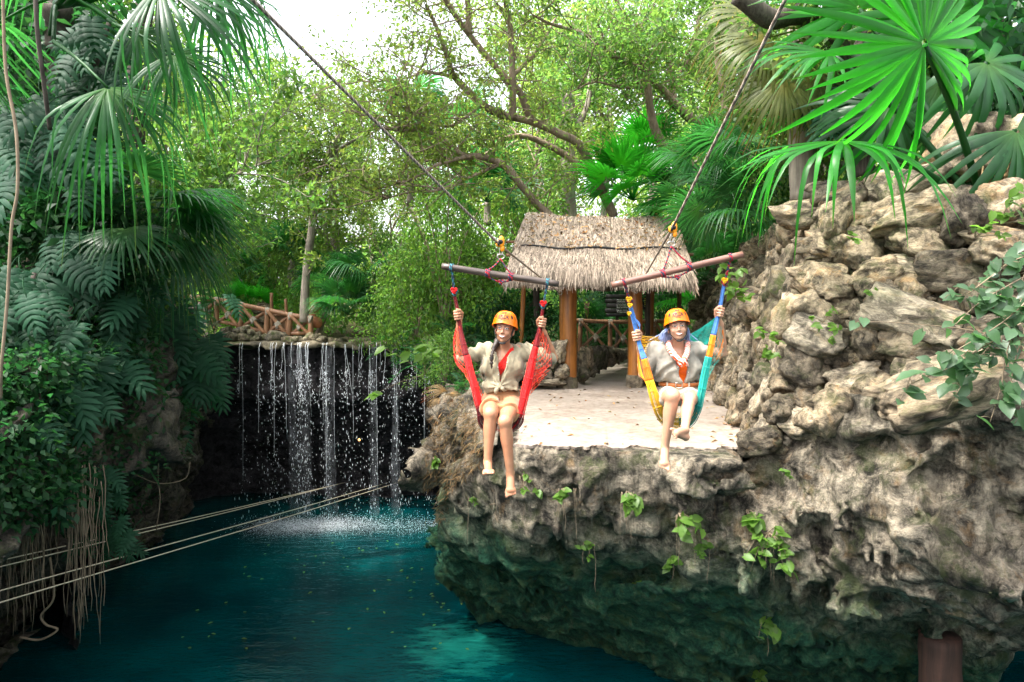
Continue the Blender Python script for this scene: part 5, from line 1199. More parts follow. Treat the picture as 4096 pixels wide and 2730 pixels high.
# ------------------------------------------------------------------ falling water, spray and floating leaves
def waterfall():
    r = np.random.default_rng(6); O, F8 = np.array([(1, 0, 0), (-1, 0, 0), (0, 1, 0), (0, -1, 0), (0, 0, 1.5), (0, 0, -1.5)], float), np.array([(0, 2, 4), (2, 1, 4), (1, 3, 4), (3, 0, 4), (2, 0, 5), (1, 2, 5), (3, 1, 5), (0, 3, 5)])
    def drops(mb, c, s):
        n = len(c); V = (O[None] * s[:, None, :] + c[:, None]).reshape(-1, 3); mb.add(V, (F8[None] + (np.arange(n) * 6)[:, None, None]).reshape(-1, 3))
    root = thing('waterfall', tuple(P(1350, 1390, 17.95)), 'thin curtain of waterfall threads falling from the ledge into the dark pool', 'waterfall')
    st = [(1091, .8, .10), (1184, .9, .10), (1208, 1.3, .10), (1232, .8, .08), (1300, 1.3, .09), (1388, .7, .12), (1490, .9, .10), (1591, .9, .10), (1650, .6, .1), (972, .35, .06), (1050, .3, .06), (1125, .35, .08), (1350, .3, .1), (1440, .4, .1), (1540, .4, .1), (1705, .6, .1)]
    dr = MB(); th = MB()
    for px, s, sp in st:
        x = P(px, 1390, 17.9)[0]
        for k in range(int(3 * s) + 1):       # unbroken threads over the rock face, spreading where they strike it
            xx = x + r.normal() * sp * .8; z1 = r.choice([r.uniform(-.75, .1), r.uniform(-3.5, -.6)]); dx = r.normal() * .06
            pts = smoothline([(xx, 17.95, .60), (xx, 17.86, .45), (xx + dx * .4, 17.86, -.05), (xx + dx, 17.80, z1)], 14); add_tube(th, pts + np.c_[r.normal(size=14) * .006, np.zeros(14), np.zeros(14)], np.linspace(.0045, .0025, 14) * r.uniform(.6, 1.2), 5)
        n = int(190 * s); z = .1 - 4.2 * r.random(n) ** .85; f = (.5 - z) ** .8 / 3.4; c = np.stack([x + (r.integers(0, 3, n) - 1) * sp * .8 + r.normal(size=n) * sp * (.10 + f * .9), 17.82 + r.normal(size=n) * .09 * (1 + f), z], 1); w_ = r.uniform(.3, 1, n) ** 2.5 * .006 + .0018
        drops(dr, c, np.stack([w_, w_, w_ * r.uniform(1.5, 6, n)], 1))
        n = int(60 * s); u = r.random(n); c = np.stack([x + r.normal(size=n) * sp * .5, np.full(n, 17.80), -.12 - .9 * u ** 1.3], 1); c[:, 0] += r.normal() * .14 * u; w_ = np.full(n, .005); drops(dr, c, np.stack([w_, w_, w_ * 3], 1))
    vm = MB()
    for px, s, sp in st:
        for k in range(0 if s < .85 else 2):
            x = P(px, 1390, 17.9)[0] + r.normal() * sp * .7; z = np.linspace(.5, -4.0 if s > .6 else -2.2, 24); w_ = (.03 + .05 * s * r.random()) * (1 + .9 * (0.5 - z) / 4.5); xc = x + np.cumsum(r.normal(size=24) * .006); V = np.concatenate([np.stack([xc - w_, np.full(24, 17.84 + k * .012), z], 1), np.stack([xc + w_, np.full(24, 17.85 + k * .012), z], 1)]); i = np.arange(23); vm.add(V, np.stack([i, i + 24, i + 25, i + 1], -1))
    tag(vm.build('veils', M['veil'], root), kind='stuff')
    n = 500; c = np.stack([r.uniform(-7.2, -1.6, n), 17.6 + r.normal(size=n) * .3, r.uniform(-4.1, .3, n)], 1); w_ = r.uniform(.002, .008, n); drops(dr, c, np.stack([w_, w_, w_ * 2], 1))
    tag(th.build('threads', M['droplet'], root), kind='stuff'); tag(dr.build('droplets', M['droplet'], root), kind='stuff')
    sp = MB(); n = 15000; cx = np.concatenate([r.normal(P(1200, 2100, 17.4)[0], .65, n // 3), r.normal(P(1310, 2100, 17.4)[0], .8, n // 3), r.uniform(-6.6, -1.4, n - 2 * (n // 3))]); cy = 17.55 + r.normal(size=n) * .30 - np.abs(r.normal(size=n)) * .25; h = np.abs(r.normal(size=n)) * .07; w_ = r.uniform(.0015, .0065, n); drops(sp, np.stack([cx, cy, WATER_Z + .003 + h], 1), np.stack([w_ * 1.6, w_ * 1.6, w_ * .5], 1))
    tag(sp.build('spray', M['droplet']), 'low white band of spray where the waterfall strikes the pool', 'spray', kind='stuff')
    fl = MB(); n = 70; c = np.stack([r.uniform(-6, -.6, n), r.uniform(11, 16.5, n), np.full(n, WATER_Z + .012)], 1); k = r.random(n) < .3; c[k, 0] = r.normal(-1.5, .35, k.sum()); c[k, 1] = r.normal(13.2, .9, k.sum()); fl.add(*leaves(c, r.normal(size=(n, 3)) * [1, 1, .02], np.tile([[0., 0, 1]], (n, 1)), .085, .05, r, .4, .05))
    tag(fl.build('floating_leaves', M['leaf_yellow']), 'small yellow leaves floating on the dark pool', 'leaves', kind='stuff')
    m = MB(); V, F = ICO[2]; c = P(1437, 1760, 18.9); m.add(V * .035 + c, F); g = NT('lamp_glow'); e = g.n('ShaderNodeEmission'); e.inputs[0].default_value = (1, .45, .12, 1); e.inputs[1].default_value = 3.0; g.done(e); root = thing('cave_lamp', tuple(c), 'tiny orange lamp glowing in the dark cave behind the waterfall', 'lamp'); m.build('bulb', g.m, root)
    m = MB(); add_tube(m, [c + [0, .02, 0], c + [0, .12, 0], c + [0, 1.2, .1]], [.05, .05, .02], 8); m.build('socket', M['black'], root)
waterfall()
# dry leaves scattered on the landing
def litter():
    r = np.random.default_rng(14); n = 130; x = r.uniform(.15, 3.3, n); y = r.uniform(7.6, 13, n); k = r.random(n) < .4; x[k] = np.interp(y[k], [7.4, 13], [2.75, 3.85]) - np.abs(r.normal(size=k.sum())) * .2
    m = MB(); m.add(*leaves(np.stack([x, y, np.full(n, .022)], 1), r.normal(size=(n, 3)) * [1, 1, .12], np.array([0, 0, 1.]) + r.normal(size=(n, 3)) * .25, .085, .035, r, .5, .35)); tag(m.build('fallen_leaves', M['dryleaf']), 'curled dry leaves scattered over the pale platform', 'leaves', kind='stuff')
litter()

# ------------------------------------------------------------------ ropes across the scene
def cable(label, pts, r0, r1, mat=None, name='zip_cable'):
    L = smoothline(pts, 60) if len(pts) > 2 else smoothline(pts, 30); m = MB(); add_tube(m, L, np.linspace(r0, r1, len(L)), 8); return tag(m.build(name, mat or M['cable'], None, True, L[-1]), label, 'cable')
A = P(2003, 985, 5.62); B2 = P(2690, 912, 5.62)
def bent(p0, mid, p1): return np.concatenate([np.linspace(p0, mid, 20), np.linspace(mid, p1, 20)[1:]])
def cable_bent(label, p0, mid, p1, r): m = MB(); L = bent(p0, mid, p1); add_tube(m, L, r, 8); tag(m.build('zip_cable', M['cable'], None, True, p1), label, 'cable')
cable_bent('thick zip cable crossing the sky from the upper left down to the left shelter post', P(930, -80, 3.5), A, P(2240, 1172, 12.80), .0105)
cable_bent('zip cable coming down from the top right to the right shelter post', P(3170, -60, 3.7), B2, P(2545, 1165, 12.93), .0105)
for lab, a, b in (('uppermost of the four thin ropes stretched over the pool at lower left', (-30, 2250, 7.2), (1373, 1932, 20.3)), ('second thin pool rope from the top, just under the uppermost', (-30, 2275, 7.0), (1380, 1931, 20.3)), ('third thin pool rope from the top, above the lowest one', (-30, 2372, 6.8), (1562, 1928, 20.3)), ('lowest of the four thin ropes stretched over the pool', (-30, 2420, 6.6), (1608, 1926, 20.3))):
    p, q = P(*a), P(*b); cable(lab, [p, (p + q) / 2 - [0, 0, .02], q], .0075, .0075, M['thin_rope'], 'pool_rope')
# ------------------------------------------------------------------ plants on the rocks near the camera
def hit(px, py, bvh, default, off=0.0):
    d = nrm(P(px, py, 10.) - CAM); h = bvh.ray_cast(Vector(CAM), Vector(d))
    if h[0] is None: return P(px, py, default), -d
    n = np.array(h[1]); return np.array(h[0]) - d * off, n if n @ d < 0 else -n

SPLIT = [  # clusters of leaf centres (photo pixels) and the depth of the plant
 ('split-leaf plant high on the left trunk, under the drooping grey palm fan', 8.2, [(348, 203), (372, 116), (430, 290), (460, 330), (330, 150), (300, 250)]),
 ('split-leaf plant at the left edge, upper part of the cliff', 7.4, [(157, 459), (250, 499), (58, 499), (116, 673), (221, 650), (52, 749), (325, 615), (40, 600), (180, 560), (290, 560)]),
 ('split-leaf plant spreading below the drooping palm fan on the left cliff', 8.4, [(273, 1026), (325, 1072), (395, 1003), (267, 1154), (180, 1090), (350, 1130), (430, 1060), (300, 960), (220, 980)]),
 ('sunlit row of split leaves on the right brow of the left cliff', 9.0, [(464, 1107), (505, 1223), (490, 1160), (453, 1305), (360, 1258), (520, 1270), (420, 1190), (470, 1250)]),
 ('dark split-leaf plant at the left edge below the pale liana', 7.2, [(60, 1180), (93, 1270), (30, 1110), (52, 1357), (20, 1280), (120, 1220), (110, 1330), (10, 1400)]),
 ('large split-leaf plant in the middle of the left cliff', 7.8, [(180, 1386), (261, 1386), (150, 1330), (230, 1300), (300, 1340), (120, 1430), (215, 1450), (320, 1420)]),
 ('biggest split-leaf plant with arching leaves low on the left cliff', 7.5, [(174, 1520), (302, 1572), (110, 1500), (240, 1500), (200, 1590), (330, 1640), (270, 1660)]),
 ('split-leaf plant catching light right of the biggest split-leaf plant', 8.6, [(430, 1467), (390, 1420), (460, 1530), (410, 1560), (500, 1480), (380, 1500), (470, 1420)]),
 ('split-leaf plant at the bottom left edge above the hanging roots', 7.0, [(35, 1525), (60, 1620), (20, 1690), (90, 1680), (163, 1711), (110, 1760), (40, 1790), (200, 1760)]),
 ('small pale split leaves above the hanging roots', 8.4, [(331, 1775), (300, 1830), (380, 1840), (400, 1930), (440, 1900), (360, 1990), (420, 2000), (470, 1960), (490, 2090), (450, 2130), (520, 2150), (350, 2180), (270, 2170), (215, 2030)]),
 ('split-leaf plant on the right side of the left cliff near the cave', 11.0, [(726, 1479), (801, 1456), (655, 1470), (685, 1554), (610, 1500), (760, 1540), (700, 1420)]),
 ('split-leaf plant hanging at the left edge of the waterfall', 12.5, [(800, 1525), (840, 1470), (770, 1420), (740, 1390)]),
 ('split-leaf plant hanging over the left foot of the log bridge', 14.5, [(770, 1262), (800, 1310), (740, 1290), (760, 1340)]),
 ('split-leaf plant between the gnarled roots and the brow', 11.0, [(600, 1380), (660, 1360), (570, 1420), (640, 1420), (700, 1340), (690, 1290), (620, 1320)]),
]
for i, (lab, Y, pts) in enumerate(SPLIT):
    r = np.random.default_rng(400 + i); c = np.mean([P(*p, Y + .5) for p in pts], 0); root = thing('split_leaf_plant', tuple(c), lab, 'plant')
    st = MB(); add_tube(st, smoothline([c + [-.3, .3, -.4], c + [0, .1, 0], c + [.1, .2, .5]], 8), .03, 7); st.build('stem', M['bark_dark'], root)
    big = 1.0 if i != 9 else .55
    for p in pts:
        for rep in range(3):
            q = P(p[0] + rep * r.normal() * 45, p[1] + rep * r.normal() * 60, Y + rep * r.uniform(.2, .7) + r.normal() * .12); s = big * r.uniform(.55, .80) * (Y / 8.0) ** .6
            ax = nrm(np.array([r.normal() * .5 + .35, -.45, -.75 + r.normal() * .25])); up = nrm(np.array([.15, -.75, .75]) + r.normal(size=3) * .25)
            inst('leaf', SPL[r.integers(4)], root, mat4(q - ax * .62 * s - c, frame(ax, up), s))

def cliff_creeper():
    """small-leaved ivy that clothes the left cliff"""
    r = np.random.default_rng(50); m = MB(); pos = []; nn = []
    for k in range(900):
        x, y = r.uniform(-60, 620), r.uniform(850, 2050)
        if x > 300 and y > 1500 and r.random() < .7: continue
        h, n = hit(x, y, LEFT_BVH, 9, .06); pos.append(h); nn.append(n)
    pos = np.array(pos); clump(m, pos, 18, .28, .095, .055, r, .5, 1.0)
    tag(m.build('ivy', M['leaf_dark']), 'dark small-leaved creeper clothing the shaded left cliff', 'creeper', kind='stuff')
    m = MB(); tips = []
    for k in range(800):
        x = r.uniform(-60, 460) ; y = r.uniform(-60, 950); Y = r.uniform(8.6, 11.5)
        if x > 330 and y < 500 and r.random() < .75: continue
        tips.append(P(x, y, Y))
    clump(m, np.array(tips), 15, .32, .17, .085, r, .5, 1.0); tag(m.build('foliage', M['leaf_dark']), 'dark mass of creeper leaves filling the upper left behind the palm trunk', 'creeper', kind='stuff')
cliff_creeper()
def hanging_roots():
    r = np.random.default_rng(51); m = MB()
    for k in range(130):
        x = r.choice([r.uniform(-30, 60), r.uniform(60, 170), r.normal(335, 45), r.normal(120, 45)]); Y = r.uniform(7.4, 8.6); y0 = r.uniform(1750, 2000); y1 = y0 + r.uniform(280, 620); y1 = min(y1, 2600); p0 = P(x, y0, Y); p1 = P(x + r.normal() * 16, y1, Y)
        n = 12; t = np.linspace(0, 1, n)[:, None]; L = p0 + (p1 - p0) * t; L[:, :2] += np.cumsum(r.normal(size=(n, 2)) * .012, 0); add_tube(m, L, np.linspace(r.uniform(.004, .010), .003, n), 4)
    tag(m.build('hanging_roots', M['root']), 'curtain of thin pale roots hanging from the left cliff to the water', 'roots', kind='stuff')
    for lab, pts, rr in (('pale crooked root bending to the water under the root curtain', [(200, 2230, 8), (215, 2390, 8), (165, 2460, 8), (185, 2500, 8), (230, 2520, 8), (160, 2560, 8), (80, 2550, 8)], .014),):
        m = MB(); add_tube(m, smoothline([P(*p) for p in pts], 40), rr, 6); tag(m.build('crooked_root', M['root'], None, True, P(*pts[0])), lab, 'root')
    m = MB(); add_tube(m, smoothline([P(*p) for p in ((10, -60, 5.4), (23, 279, 5.4), (64, 522, 5.4), (70, 755, 5.4), (46, 910, 5.4), (29, 1200, 5.4), (6, 1460, 5.4), (2, 1600, 5.5))], 60), .012, 7); tag(m.build('liana', M['root'], None, True, P(10, -60, 5.4)), 'pale liana hanging down the left edge of the picture', 'liana')
    m = MB(); add_tube(m, smoothline([P(*p) for p in ((140, -40, 6.5), (150, 130, 6.5), (175, 330, 6.6), (200, 520, 6.8))], 30), .02, 7); tag(m.build('liana', M['bark_dark'], None, True, P(140, -40, 6.5)), 'dark thicker liana beside the upper left palm trunk', 'liana')
hanging_roots()
# long thin stems trailing over the cave mouth
for i, (lab, pts) in enumerate((('thin stem trailing in an arc below the feathery palms at the cave mouth', [(380, 1840, 9.4), (540, 1900, 9.6), (640, 1935, 9.8), (740, 1915, 10), (760, 1850, 10)]), ('thin stem hanging straight down from the feathery palms', [(640, 1780, 9.8), (632, 1900, 9.8), (640, 2000, 9.8), (625, 2120, 9.8)]))):
    m = MB(); add_tube(m, smoothline([P(*p) for p in pts], 30), .006, 5); tag(m.build('trailing_stem', M['root'], None, True, P(*pts[0])), lab, 'stem')

def upper_left_palm():
    base = P(285, 1330, 9.9); root = thing('fan_palm', tuple(base), 'tall fan palm in the upper left corner with one yellow-lit and several drooping grey fans', 'palm'); m = MB()
    rough_tube(m, smoothline([base, P(262, 700, 9.0), P(240, 180, 8.8), P(228, 20, 8.6)], 26), np.linspace(.17, .19, 26), 14, .2); m.build('trunk', M['bark_dark'], root); cr = P(228, 20, 7.8)
    def fr(hubpx, nrmv, mesh, size, base_=None, axis=None):
        hub = P(*hubpx); b = cr if base_ is None else base_; d = hub - b if axis is None else np.asarray(axis, float); bb = hub - nrm(d) * .9 * size; inst('frond', mesh, root, mat4(bb - ORG[root], frame(d, nrmv), size)); mm = MB(); add_tube(mm, smoothline([cr, (cr + bb) / 2 + [0, 0, .12], bb], 10), .022, 6); mm.build('stalk', M['leaf_dark'], root)
    FO = [fan_frond(90 + k, 1.15, 1.75, 46, .9, .30, .9, .42, .8, .15, .3, True).mesh('frond', M['frond']) for k in range(2)]; FG = [fan_frond(94 + k, 1.1, 1.5, 40, .9, .55, 1.2, .42, .8, .15, .3, True).mesh('frond', M['frond']) for k in range(3)]
    fr((656, -10, 6.6), (.1, -.75, .65), FO[0], 1.12, axis=(.95, -.1, -.25)); fr((690, 245, 7.2), (.2, -.6, .75), FO[1], .80, axis=(.8, 0, -.5))
    fr((430, 385, 7.0), (.3, -.6, .7), FG[0], 1.05, axis=(.75, -.25, -.7)); fr((860, -40, 7.6), (.1, -.8, .6), FG[1], 1.0, axis=(.9, .1, -.5)); fr((540, 150, 8.4), (.1, -.7, .7), FG[2], .9, axis=(.8, .3, -.5))
    fr((120, -60, 7.0), (0, -.6, .8), FG[0], 1.0, axis=(-.7, -.3, .3)); fr((20, 130, 7.4), (-.2, -.6, .7), FG[1], 1.0, axis=(-.9, 0, -.5)); fr((330, -130, 8.0), (0, -.5, .8), FG[2], 1.0, axis=(.3, .2, .9))
    for x, y in ((300, -20), (350, -40), (410, -30), (260, -40)): mm = MB(); add_tube(mm, smoothline([cr, P(x, y, 7.4), P(x + (x - 228) * .5, y - 260, 7.2)], 8), np.linspace(.05, .03, 8), 6); mm.build('stalk', M['frond'], root)
upper_left_palm()
palm('fan_palm', P(560, 960, 10.0), 9, 1.0, 'fan palm with drooping dark fans on the left cliff behind the sunlit split leaves', 'palm', [fan_frond(97, 1.0, 1.6, 40, .6, .6, 1.2).mesh('frond', M['frond'])], np.random.default_rng(77), (-40, 40), (200, 400))
palm('fan_palm', P(470, 830, 9.2), 6, .9, 'fan palm with a brown-tinged hanging fan above the left brow', 'palm', FAN, np.random.default_rng(78), (-40, 30), (-60, 60))

def banana_leaves():
    root = thing('broad_leaf_plant', tuple(P(60, 260, 7)), 'broad oval yellow-green leaves in the top left corner', 'plant')
    for x, y, s, az, m in ((110, 20, .30, .5, M['leaf_yellow']), (50, 110, .34, -1.2, M['leaf_yellow']), (200, 250, .22, .2, M['leaf_dark']), (300, 270, .24, .3, M['leaf_dark']), (220, 340, .26, -.8, M['leaf_dark']), (120, 160, .30, -1.0, M['leaf_bright']), (295, 300, .26, -1.3, M['leaf_dark']), (400, 60, .2, -1.5, M['leaf_bright'])):
        mb = MB(); add_leaf(mb, HL, (0, 0, 0), (math.cos(az), -.3, math.sin(az) - .3), (.1, -.9, .4), s * 1.6); o = mb.build('leaf', m, root); o.location = P(x, y, 6.8) - ORG[root]
banana_leaves()

# big palm whose glowing fans fill the upper right
def right_palm():
    base = P(3945, 870, 7.0); root = thing('fan_palm', tuple(base), 'large glowing fan palm with open fans filling the upper right corner', 'palm'); o = ORG[root]
    def mk(seed, hub, ax, nv, R, A, N, droop, tip, mat, base_=None, conn=.42, width=1.0):
        hub = P(*hub); b = base if base_ is None else base_; L = np.linalg.norm(hub - b)
        mb = MB(); pts = smoothline([b, b * .5 + hub * .5 + np.array([0, 0, .12]), hub], 14); add_tube(mb, pts, np.linspace(.042, .022, 14), 8, (.5, .6, .5)); mb.build('stalk', M['frond'], root)
        fm = fan_frond(seed, R, A, N, .02, droop, tip, conn, width, .15, .3, True).mesh('frond', mat); inst('frond', fm, root, mat4(hub - o, frame(ax, nv)))
    FBr = M['frond_bright']
    mk(1, (3700, 185, 5.9), (-.45, -.25, .75), (.05, -.92, .38), 1.45, 2.85, 44, .12, .35, FBr, None, .42, .80)
    mk(2, (3374, 565, 6.3), (-.80, -.45, -.25), (-.25, -.35, .9), 1.2, 1.85, 28, .22, .75, FBr, None, .42, .85)
    mk(3, (3330, 215, 7.4), (-.95, -.2, .0), (-.1, -.55, .8), 1.05, 1.25, 26, .15, .35, FBr, None, .5, 1.0)
    mk(4, (3940, 250, 7.0), (.55, -.3, -.6), (.2, -.9, .35), 1.0, 2.0, 22, .3, .7, M['frond'])
    mk(5, (3800, 60, 7.6), (.1, .1, 1), (0, -.95, .2), 1.3, 2.4, 28, .1, .2, FBr)
    mk(7, (4060, 520, 6.6), (.4, -.4, -.8), (.1, -.9, .3), 1.0, 2.0, 26, .3, .6, M['frond'])
    mk(8, (3760, 330, 7.8), (-.1, -.1, -1), (0, -.9, .35), 1.25, 1.9, 28, .2, .5, M['frond'])
    mk(9, (3440, 40, 8.0), (-.6, 0, .7), (0, -.9, .4), 1.2, 2.0, 26, .15, .3, FBr)
    mk(10, (3560, 420, 7.6), (-.5, -.2, -.8), (0, -.85, .45), 1.0, 1.7, 24, .25, .6, M['frond'])
    # dead fibre skirt at the foot
    r = np.random.default_rng(4); mb = MB(); n = 260; a = base + np.array([.18, 0, .55]) + r.normal(size=(n, 3)) * [.12, .12, .22]; d = np.stack([r.normal(size=n) * .35 + .05, r.normal(size=n) * .3 - .1, -np.ones(n)], 1); mb.add(*leaves(a, d, r.normal(size=(n, 3)) + [0, -1, 0], .7, .035, r, .45)); tag(mb.build('dead_fronds', M['frond_dry'], root), kind='stuff')
right_palm()
def olive_palm():
    base = P(3215, 800, 9.6); root = thing('fan_palm', tuple(base), 'grey-trunked palm on the wall with olive fans hanging beside the right zip cable', 'palm'); m = MB(); rough_tube(m, smoothline([base, P(3210, 600, 9.6), P(3200, 330, 9.6), P(3195, 120, 9.6)], 24), np.linspace(.19, .15, 24), 12, .10); m.build('trunk', M['bark_grey'], root)
    cr = P(3195, 100, 9.6)
    for k, (h, ax, nv, s) in enumerate((((3130, 330, 9.0), (-.55, -.2, -.85), (-.1, -.9, .4), .95), ((3060, 180, 9.2), (-.9, -.2, -.3), (0, -.75, .65), 1.0), ((3240, 290, 9.0), (.15, -.2, -1), (.1, -.95, .3), .9), ((3010, 80, 9.6), (-.9, .1, .2), (0, -.8, .6), .95), ((3320, 160, 9.8), (.8, .1, -.4), (.1, -.8, .6), .95), ((3230, -80, 9.6), (.3, 0, 1), (0, -1, .2), 1.0))):
        h = P(*h); inst('frond', FAN_O[k % 2], root, mat4(h - nrm(ax) * .9 * s - ORG[root], frame(ax, nv), s)); mm = MB(); add_tube(mm, smoothline([cr, (cr + h) / 2 + [0, 0, .1], h - nrm(ax) * .9 * s], 8), .02, 6); mm.build('stalk', M['frond_olive'], root)
olive_palm()
# creeper leaves wound on the palm trunks behind
root = thing('split_leaf_plant', tuple(P(3330, 420, 9.3)), 'big-leaved climber on the dark leaning trunk behind the glowing palm', 'plant'); r = np.random.default_rng(9)
mst = MB(); add_tube(mst, [P(3300, 560, 9.3), P(3320, 420, 9.3), P(3310, 320, 9.3)], .02, 6); mst.build('stem', M['bark_dark'], root)
for k in range(11): q = P(3310 + r.normal() * 55, 420 + r.normal() * 75, 9.2 + r.normal() * .15); ax = np.array([r.normal() * .6, -.4, -.8]); inst('leaf', SPL[k % 4], root, mat4(q - nrm(ax) * .4 - ORG[root], frame(ax, np.array([0, -.8, .6]) + r.normal(size=3) * .3), .75))

# heart-leaved creeper hanging over the right end of the wall
HLM = MB().add(*HL).mesh('leaf', M['vine_leaf'])
def heart_vine():
    r = np.random.default_rng(33); root = thing('heart_leaf_vine', tuple(P(4000, 1250, 5.0)), 'grey-green heart-leaved creeper hanging over the right end of the stone wall', 'creeper'); o = ORG[root]; sm = MB()
    S = [[(4150, 1010), (4040, 1050), (3960, 1110), (3860, 1180), (3800, 1180)], [(4150, 1080), (4020, 1150), (3920, 1210), (3820, 1300)], [(4130, 1180), (4060, 1250), (3980, 1310), (3880, 1370), (3760, 1440)], [(4120, 1120), (4080, 1260), (4030, 1400), (4000, 1560), (3960, 1690)], [(4140, 1300), (4080, 1380), (4050, 1500), (4040, 1620), (4096, 1690)], [(4000, 1350), (3880, 1420), (3780, 1480), (3640, 1540), (3600, 1600)], [(4150, 1000), (4090, 1120), (4060, 1220), (3960, 1330), (3840, 1430)], [(4120, 1280), (3980, 1330), (3800, 1310), (3560, 1290), (3420, 1290)], [(3990, 1350), (3920, 1430), (3870, 1500), (3790, 1640)]]
    for k, s in enumerate(S):
        Y = 4.9 + r.uniform(-.2, .3); L = smoothline([P(x, y, Y + (.5 if k == 7 else 0)) for x, y in s], 30); add_tube(sm, L, np.linspace(.006, .0025, 30), 5)
        for q in range(22 if k != 7 else 6):
            i = r.integers(2, 30); p = L[i] + r.normal(size=3) * [.05, .04, .04]; ax = np.array([r.normal() * .9, -.3 + r.normal() * .3, -.35 + r.normal() * .4]); up = np.array([.1, -.55, .8]) + r.normal(size=3) * .3; inst('leaf', HLM, root, mat4(p - o, frame(ax, up), r.uniform(.085, .14)))
            add_tube(sm, [L[i], (L[i] + p) / 2 + [0, 0, .01], p], .002, 4)
    sm.build('stems', M['root'], root)
heart_vine()
GL = MB().add(*HL).mesh('leaf', M['leaf_bright'])
def sprig(label, px, py, n, s, spread, bvh=None, Y=None, mat=None, drop=.0, leaf=None, hang=0):
    r = np.random.default_rng(int(px + py)); p, nn = hit(px, py, bvh, Y or 7, .01) if bvh is not None else (P(px, py, Y), np.array([0, -1., 0])); root = thing('wall_plant', tuple(p), label, 'plant'); sm = MB(); me = leaf or GL
    for k in range(max(3, n // 4)):
        d = np.array([r.normal() * .8, -.7, .5 + r.normal() * .5 - drop * 1.6]); e = p + nrm(d) * spread * r.uniform(.5, 1.2); L = smoothline([p, (p + e) / 2 + [0, -.02, .05 * spread], e - [0, 0, drop * spread * .5]], 8); add_tube(sm, L, np.linspace(.005, .002, 8), 4)
        for q in range(4):
            i = r.integers(3, 8); ax = np.array([r.normal(), -.5 + r.normal() * .4, -.2 + r.normal() * .5]); inst('leaf', me, root, mat4(L[i] - p, frame(ax, np.array([0, -.5, .8]) + r.normal(size=3) * .35), s * r.uniform(.7, 1.2)))
    for k in range(hang): x = p + np.array([r.normal() * .06, -.03, 0]); add_tube(sm, x + np.c_[np.cumsum(r.normal(size=7) * .008), np.zeros(7) - .01, -np.linspace(0, r.uniform(.2, .6), 7)], .003, 4)
    sm.build('stems', M['root'], root)
WALL_BVH = ROCK_BVH
for a in (('bright weed in the middle of the stone wall face', 3290, 1290, 26, .075, .22, None, 6.9), ('bright weed on the wall beside the second woman\'s teal net', 3050, 1350, 20, .08, .20, None, 7.6), ('small fern-like weed lower on the wall left of centre', 3070, 1440, 16, .07, .17, None, 7.5), ('little leafy sprig at the wall top under the palm tips', 3420, 960, 14, .06, .15, None, 7.0), ('sprig of small leaves between two boulders left of the heart-leaved creeper', 3480, 1200, 14, .06, .16, None, 6.6), ('young shrub of pointed leaves at the top left corner of the stone wall', 2880, 1150, 26, .12, .35, None, 9.3), ('bright hand-shaped leaves beside the right swing rope', 2940, 1190, 18, .13, .26, None, 9.0), ('weed trailing on the wall to the right of centre', 3330, 1370, 12, .06, .14, None, 6.9), ('glossy-leaved young shrub at the right edge of the wall top', 3990, 900, 34, .085, .32, None, 5.6), ('small sprig beside the dark grey boulder at right', 3900, 950, 16, .07, .2, None, 5.6), ('thin sprig on the pale cliff above the hanging bright plant', 3135, 1900, 10, .05, .12, None, 6.4)):
    sprig(*a[:6], None, a[7])
for a in (('fern-like plant on the rock face below the platform, left group', 2268, 1950, 12, .10, .16, 6), ('leafy plant on the rock face below the platform centre', 2505, 1965, 20, .12, .22, 8), ('broad-leaved plant under the second woman\'s dangling foot', 2714, 2055, 18, .13, .22, 4), ('large bright plant hanging from the cliff at lower right', 3075, 2130, 46, .11, .38, 8), ('long-leaved rosette above the large bright hanging plant', 2985, 2040, 14, .15, .25, 2), ('small drooping plant deep under the overhang', 3050, 2470, 9, .12, .18, 1), ('small weed low on the left of the overhang', 2364, 2165, 10, .08, .14, 2), ('small weed in the dark notch right of the drip curtain', 2809, 2170, 8, .09, .14, 2), ('single pale leaf on a curled stem below the overhang', 2530, 2330, 4, .12, .12, 0), ('little weed under the first woman\'s foot', 1895, 1985, 6, .06, .08, 1), ('leafy weed in the cleft right of the first woman\'s foot', 2090, 1900, 12, .10, .20, 4), ('small weed below the ledge in mid overhang', 2692, 2235, 7, .10, .13, 1), ('tiny weed at the foot of the overhang', 3040, 2680, 7, .09, .15, 0), ('pale round leaves growing at the outer edge of the left rock mound', 1730, 1830, 8, .10, .16, 0)):
    sprig(a[0], a[1], a[2], a[3], a[4], a[5], ROCK_BVH, 9, None, .7, None, a[6])

# dry straw and roots matted over the mound at the left of the platform, dead fan palm beside it
def straw():
    r = np.random.default_rng(61); m = MB(); C_ = []
    for k in range(2000):
        x = r.uniform(1700, 1950); y = r.uniform(1560, 2080)
        if y > 1560 + (x - 1700) * -.9 + 240 + 260 and x > 1800: continue
        if x + y < 3400: continue
        h = ROCK_BVH.ray_cast(Vector(CAM), Vector(nrm(P(x, y, 9) - CAM)))
        if h[0] is not None and h[0][0] < .1: C_.append(np.array(h[0]) + np.array(h[1]) * .015)
    c = np.array(C_); n = len(c); d = np.stack([-.5 + r.normal(size=n) * .5, -.4 + r.normal(size=n) * .3, -.6 + r.normal(size=n) * .4], 1); m.add(*leaves(c, d, r.normal(size=(n, 3)) + [0, -.6, .6], .11, .009, r, .45, .1)); tag(m.build('straw', M['frond_dry']), 'dry straw and rootlets matted over the rock mound left of the platform', 'straw', kind='stuff')
straw()
palm('dead_fan_palm', P(1790, 1600, 10.2), 8, .24, 'small dead fan palm with brown spiky leaves at the left edge of the platform', 'palm', FAN_D, np.random.default_rng(6), (-50, 60))
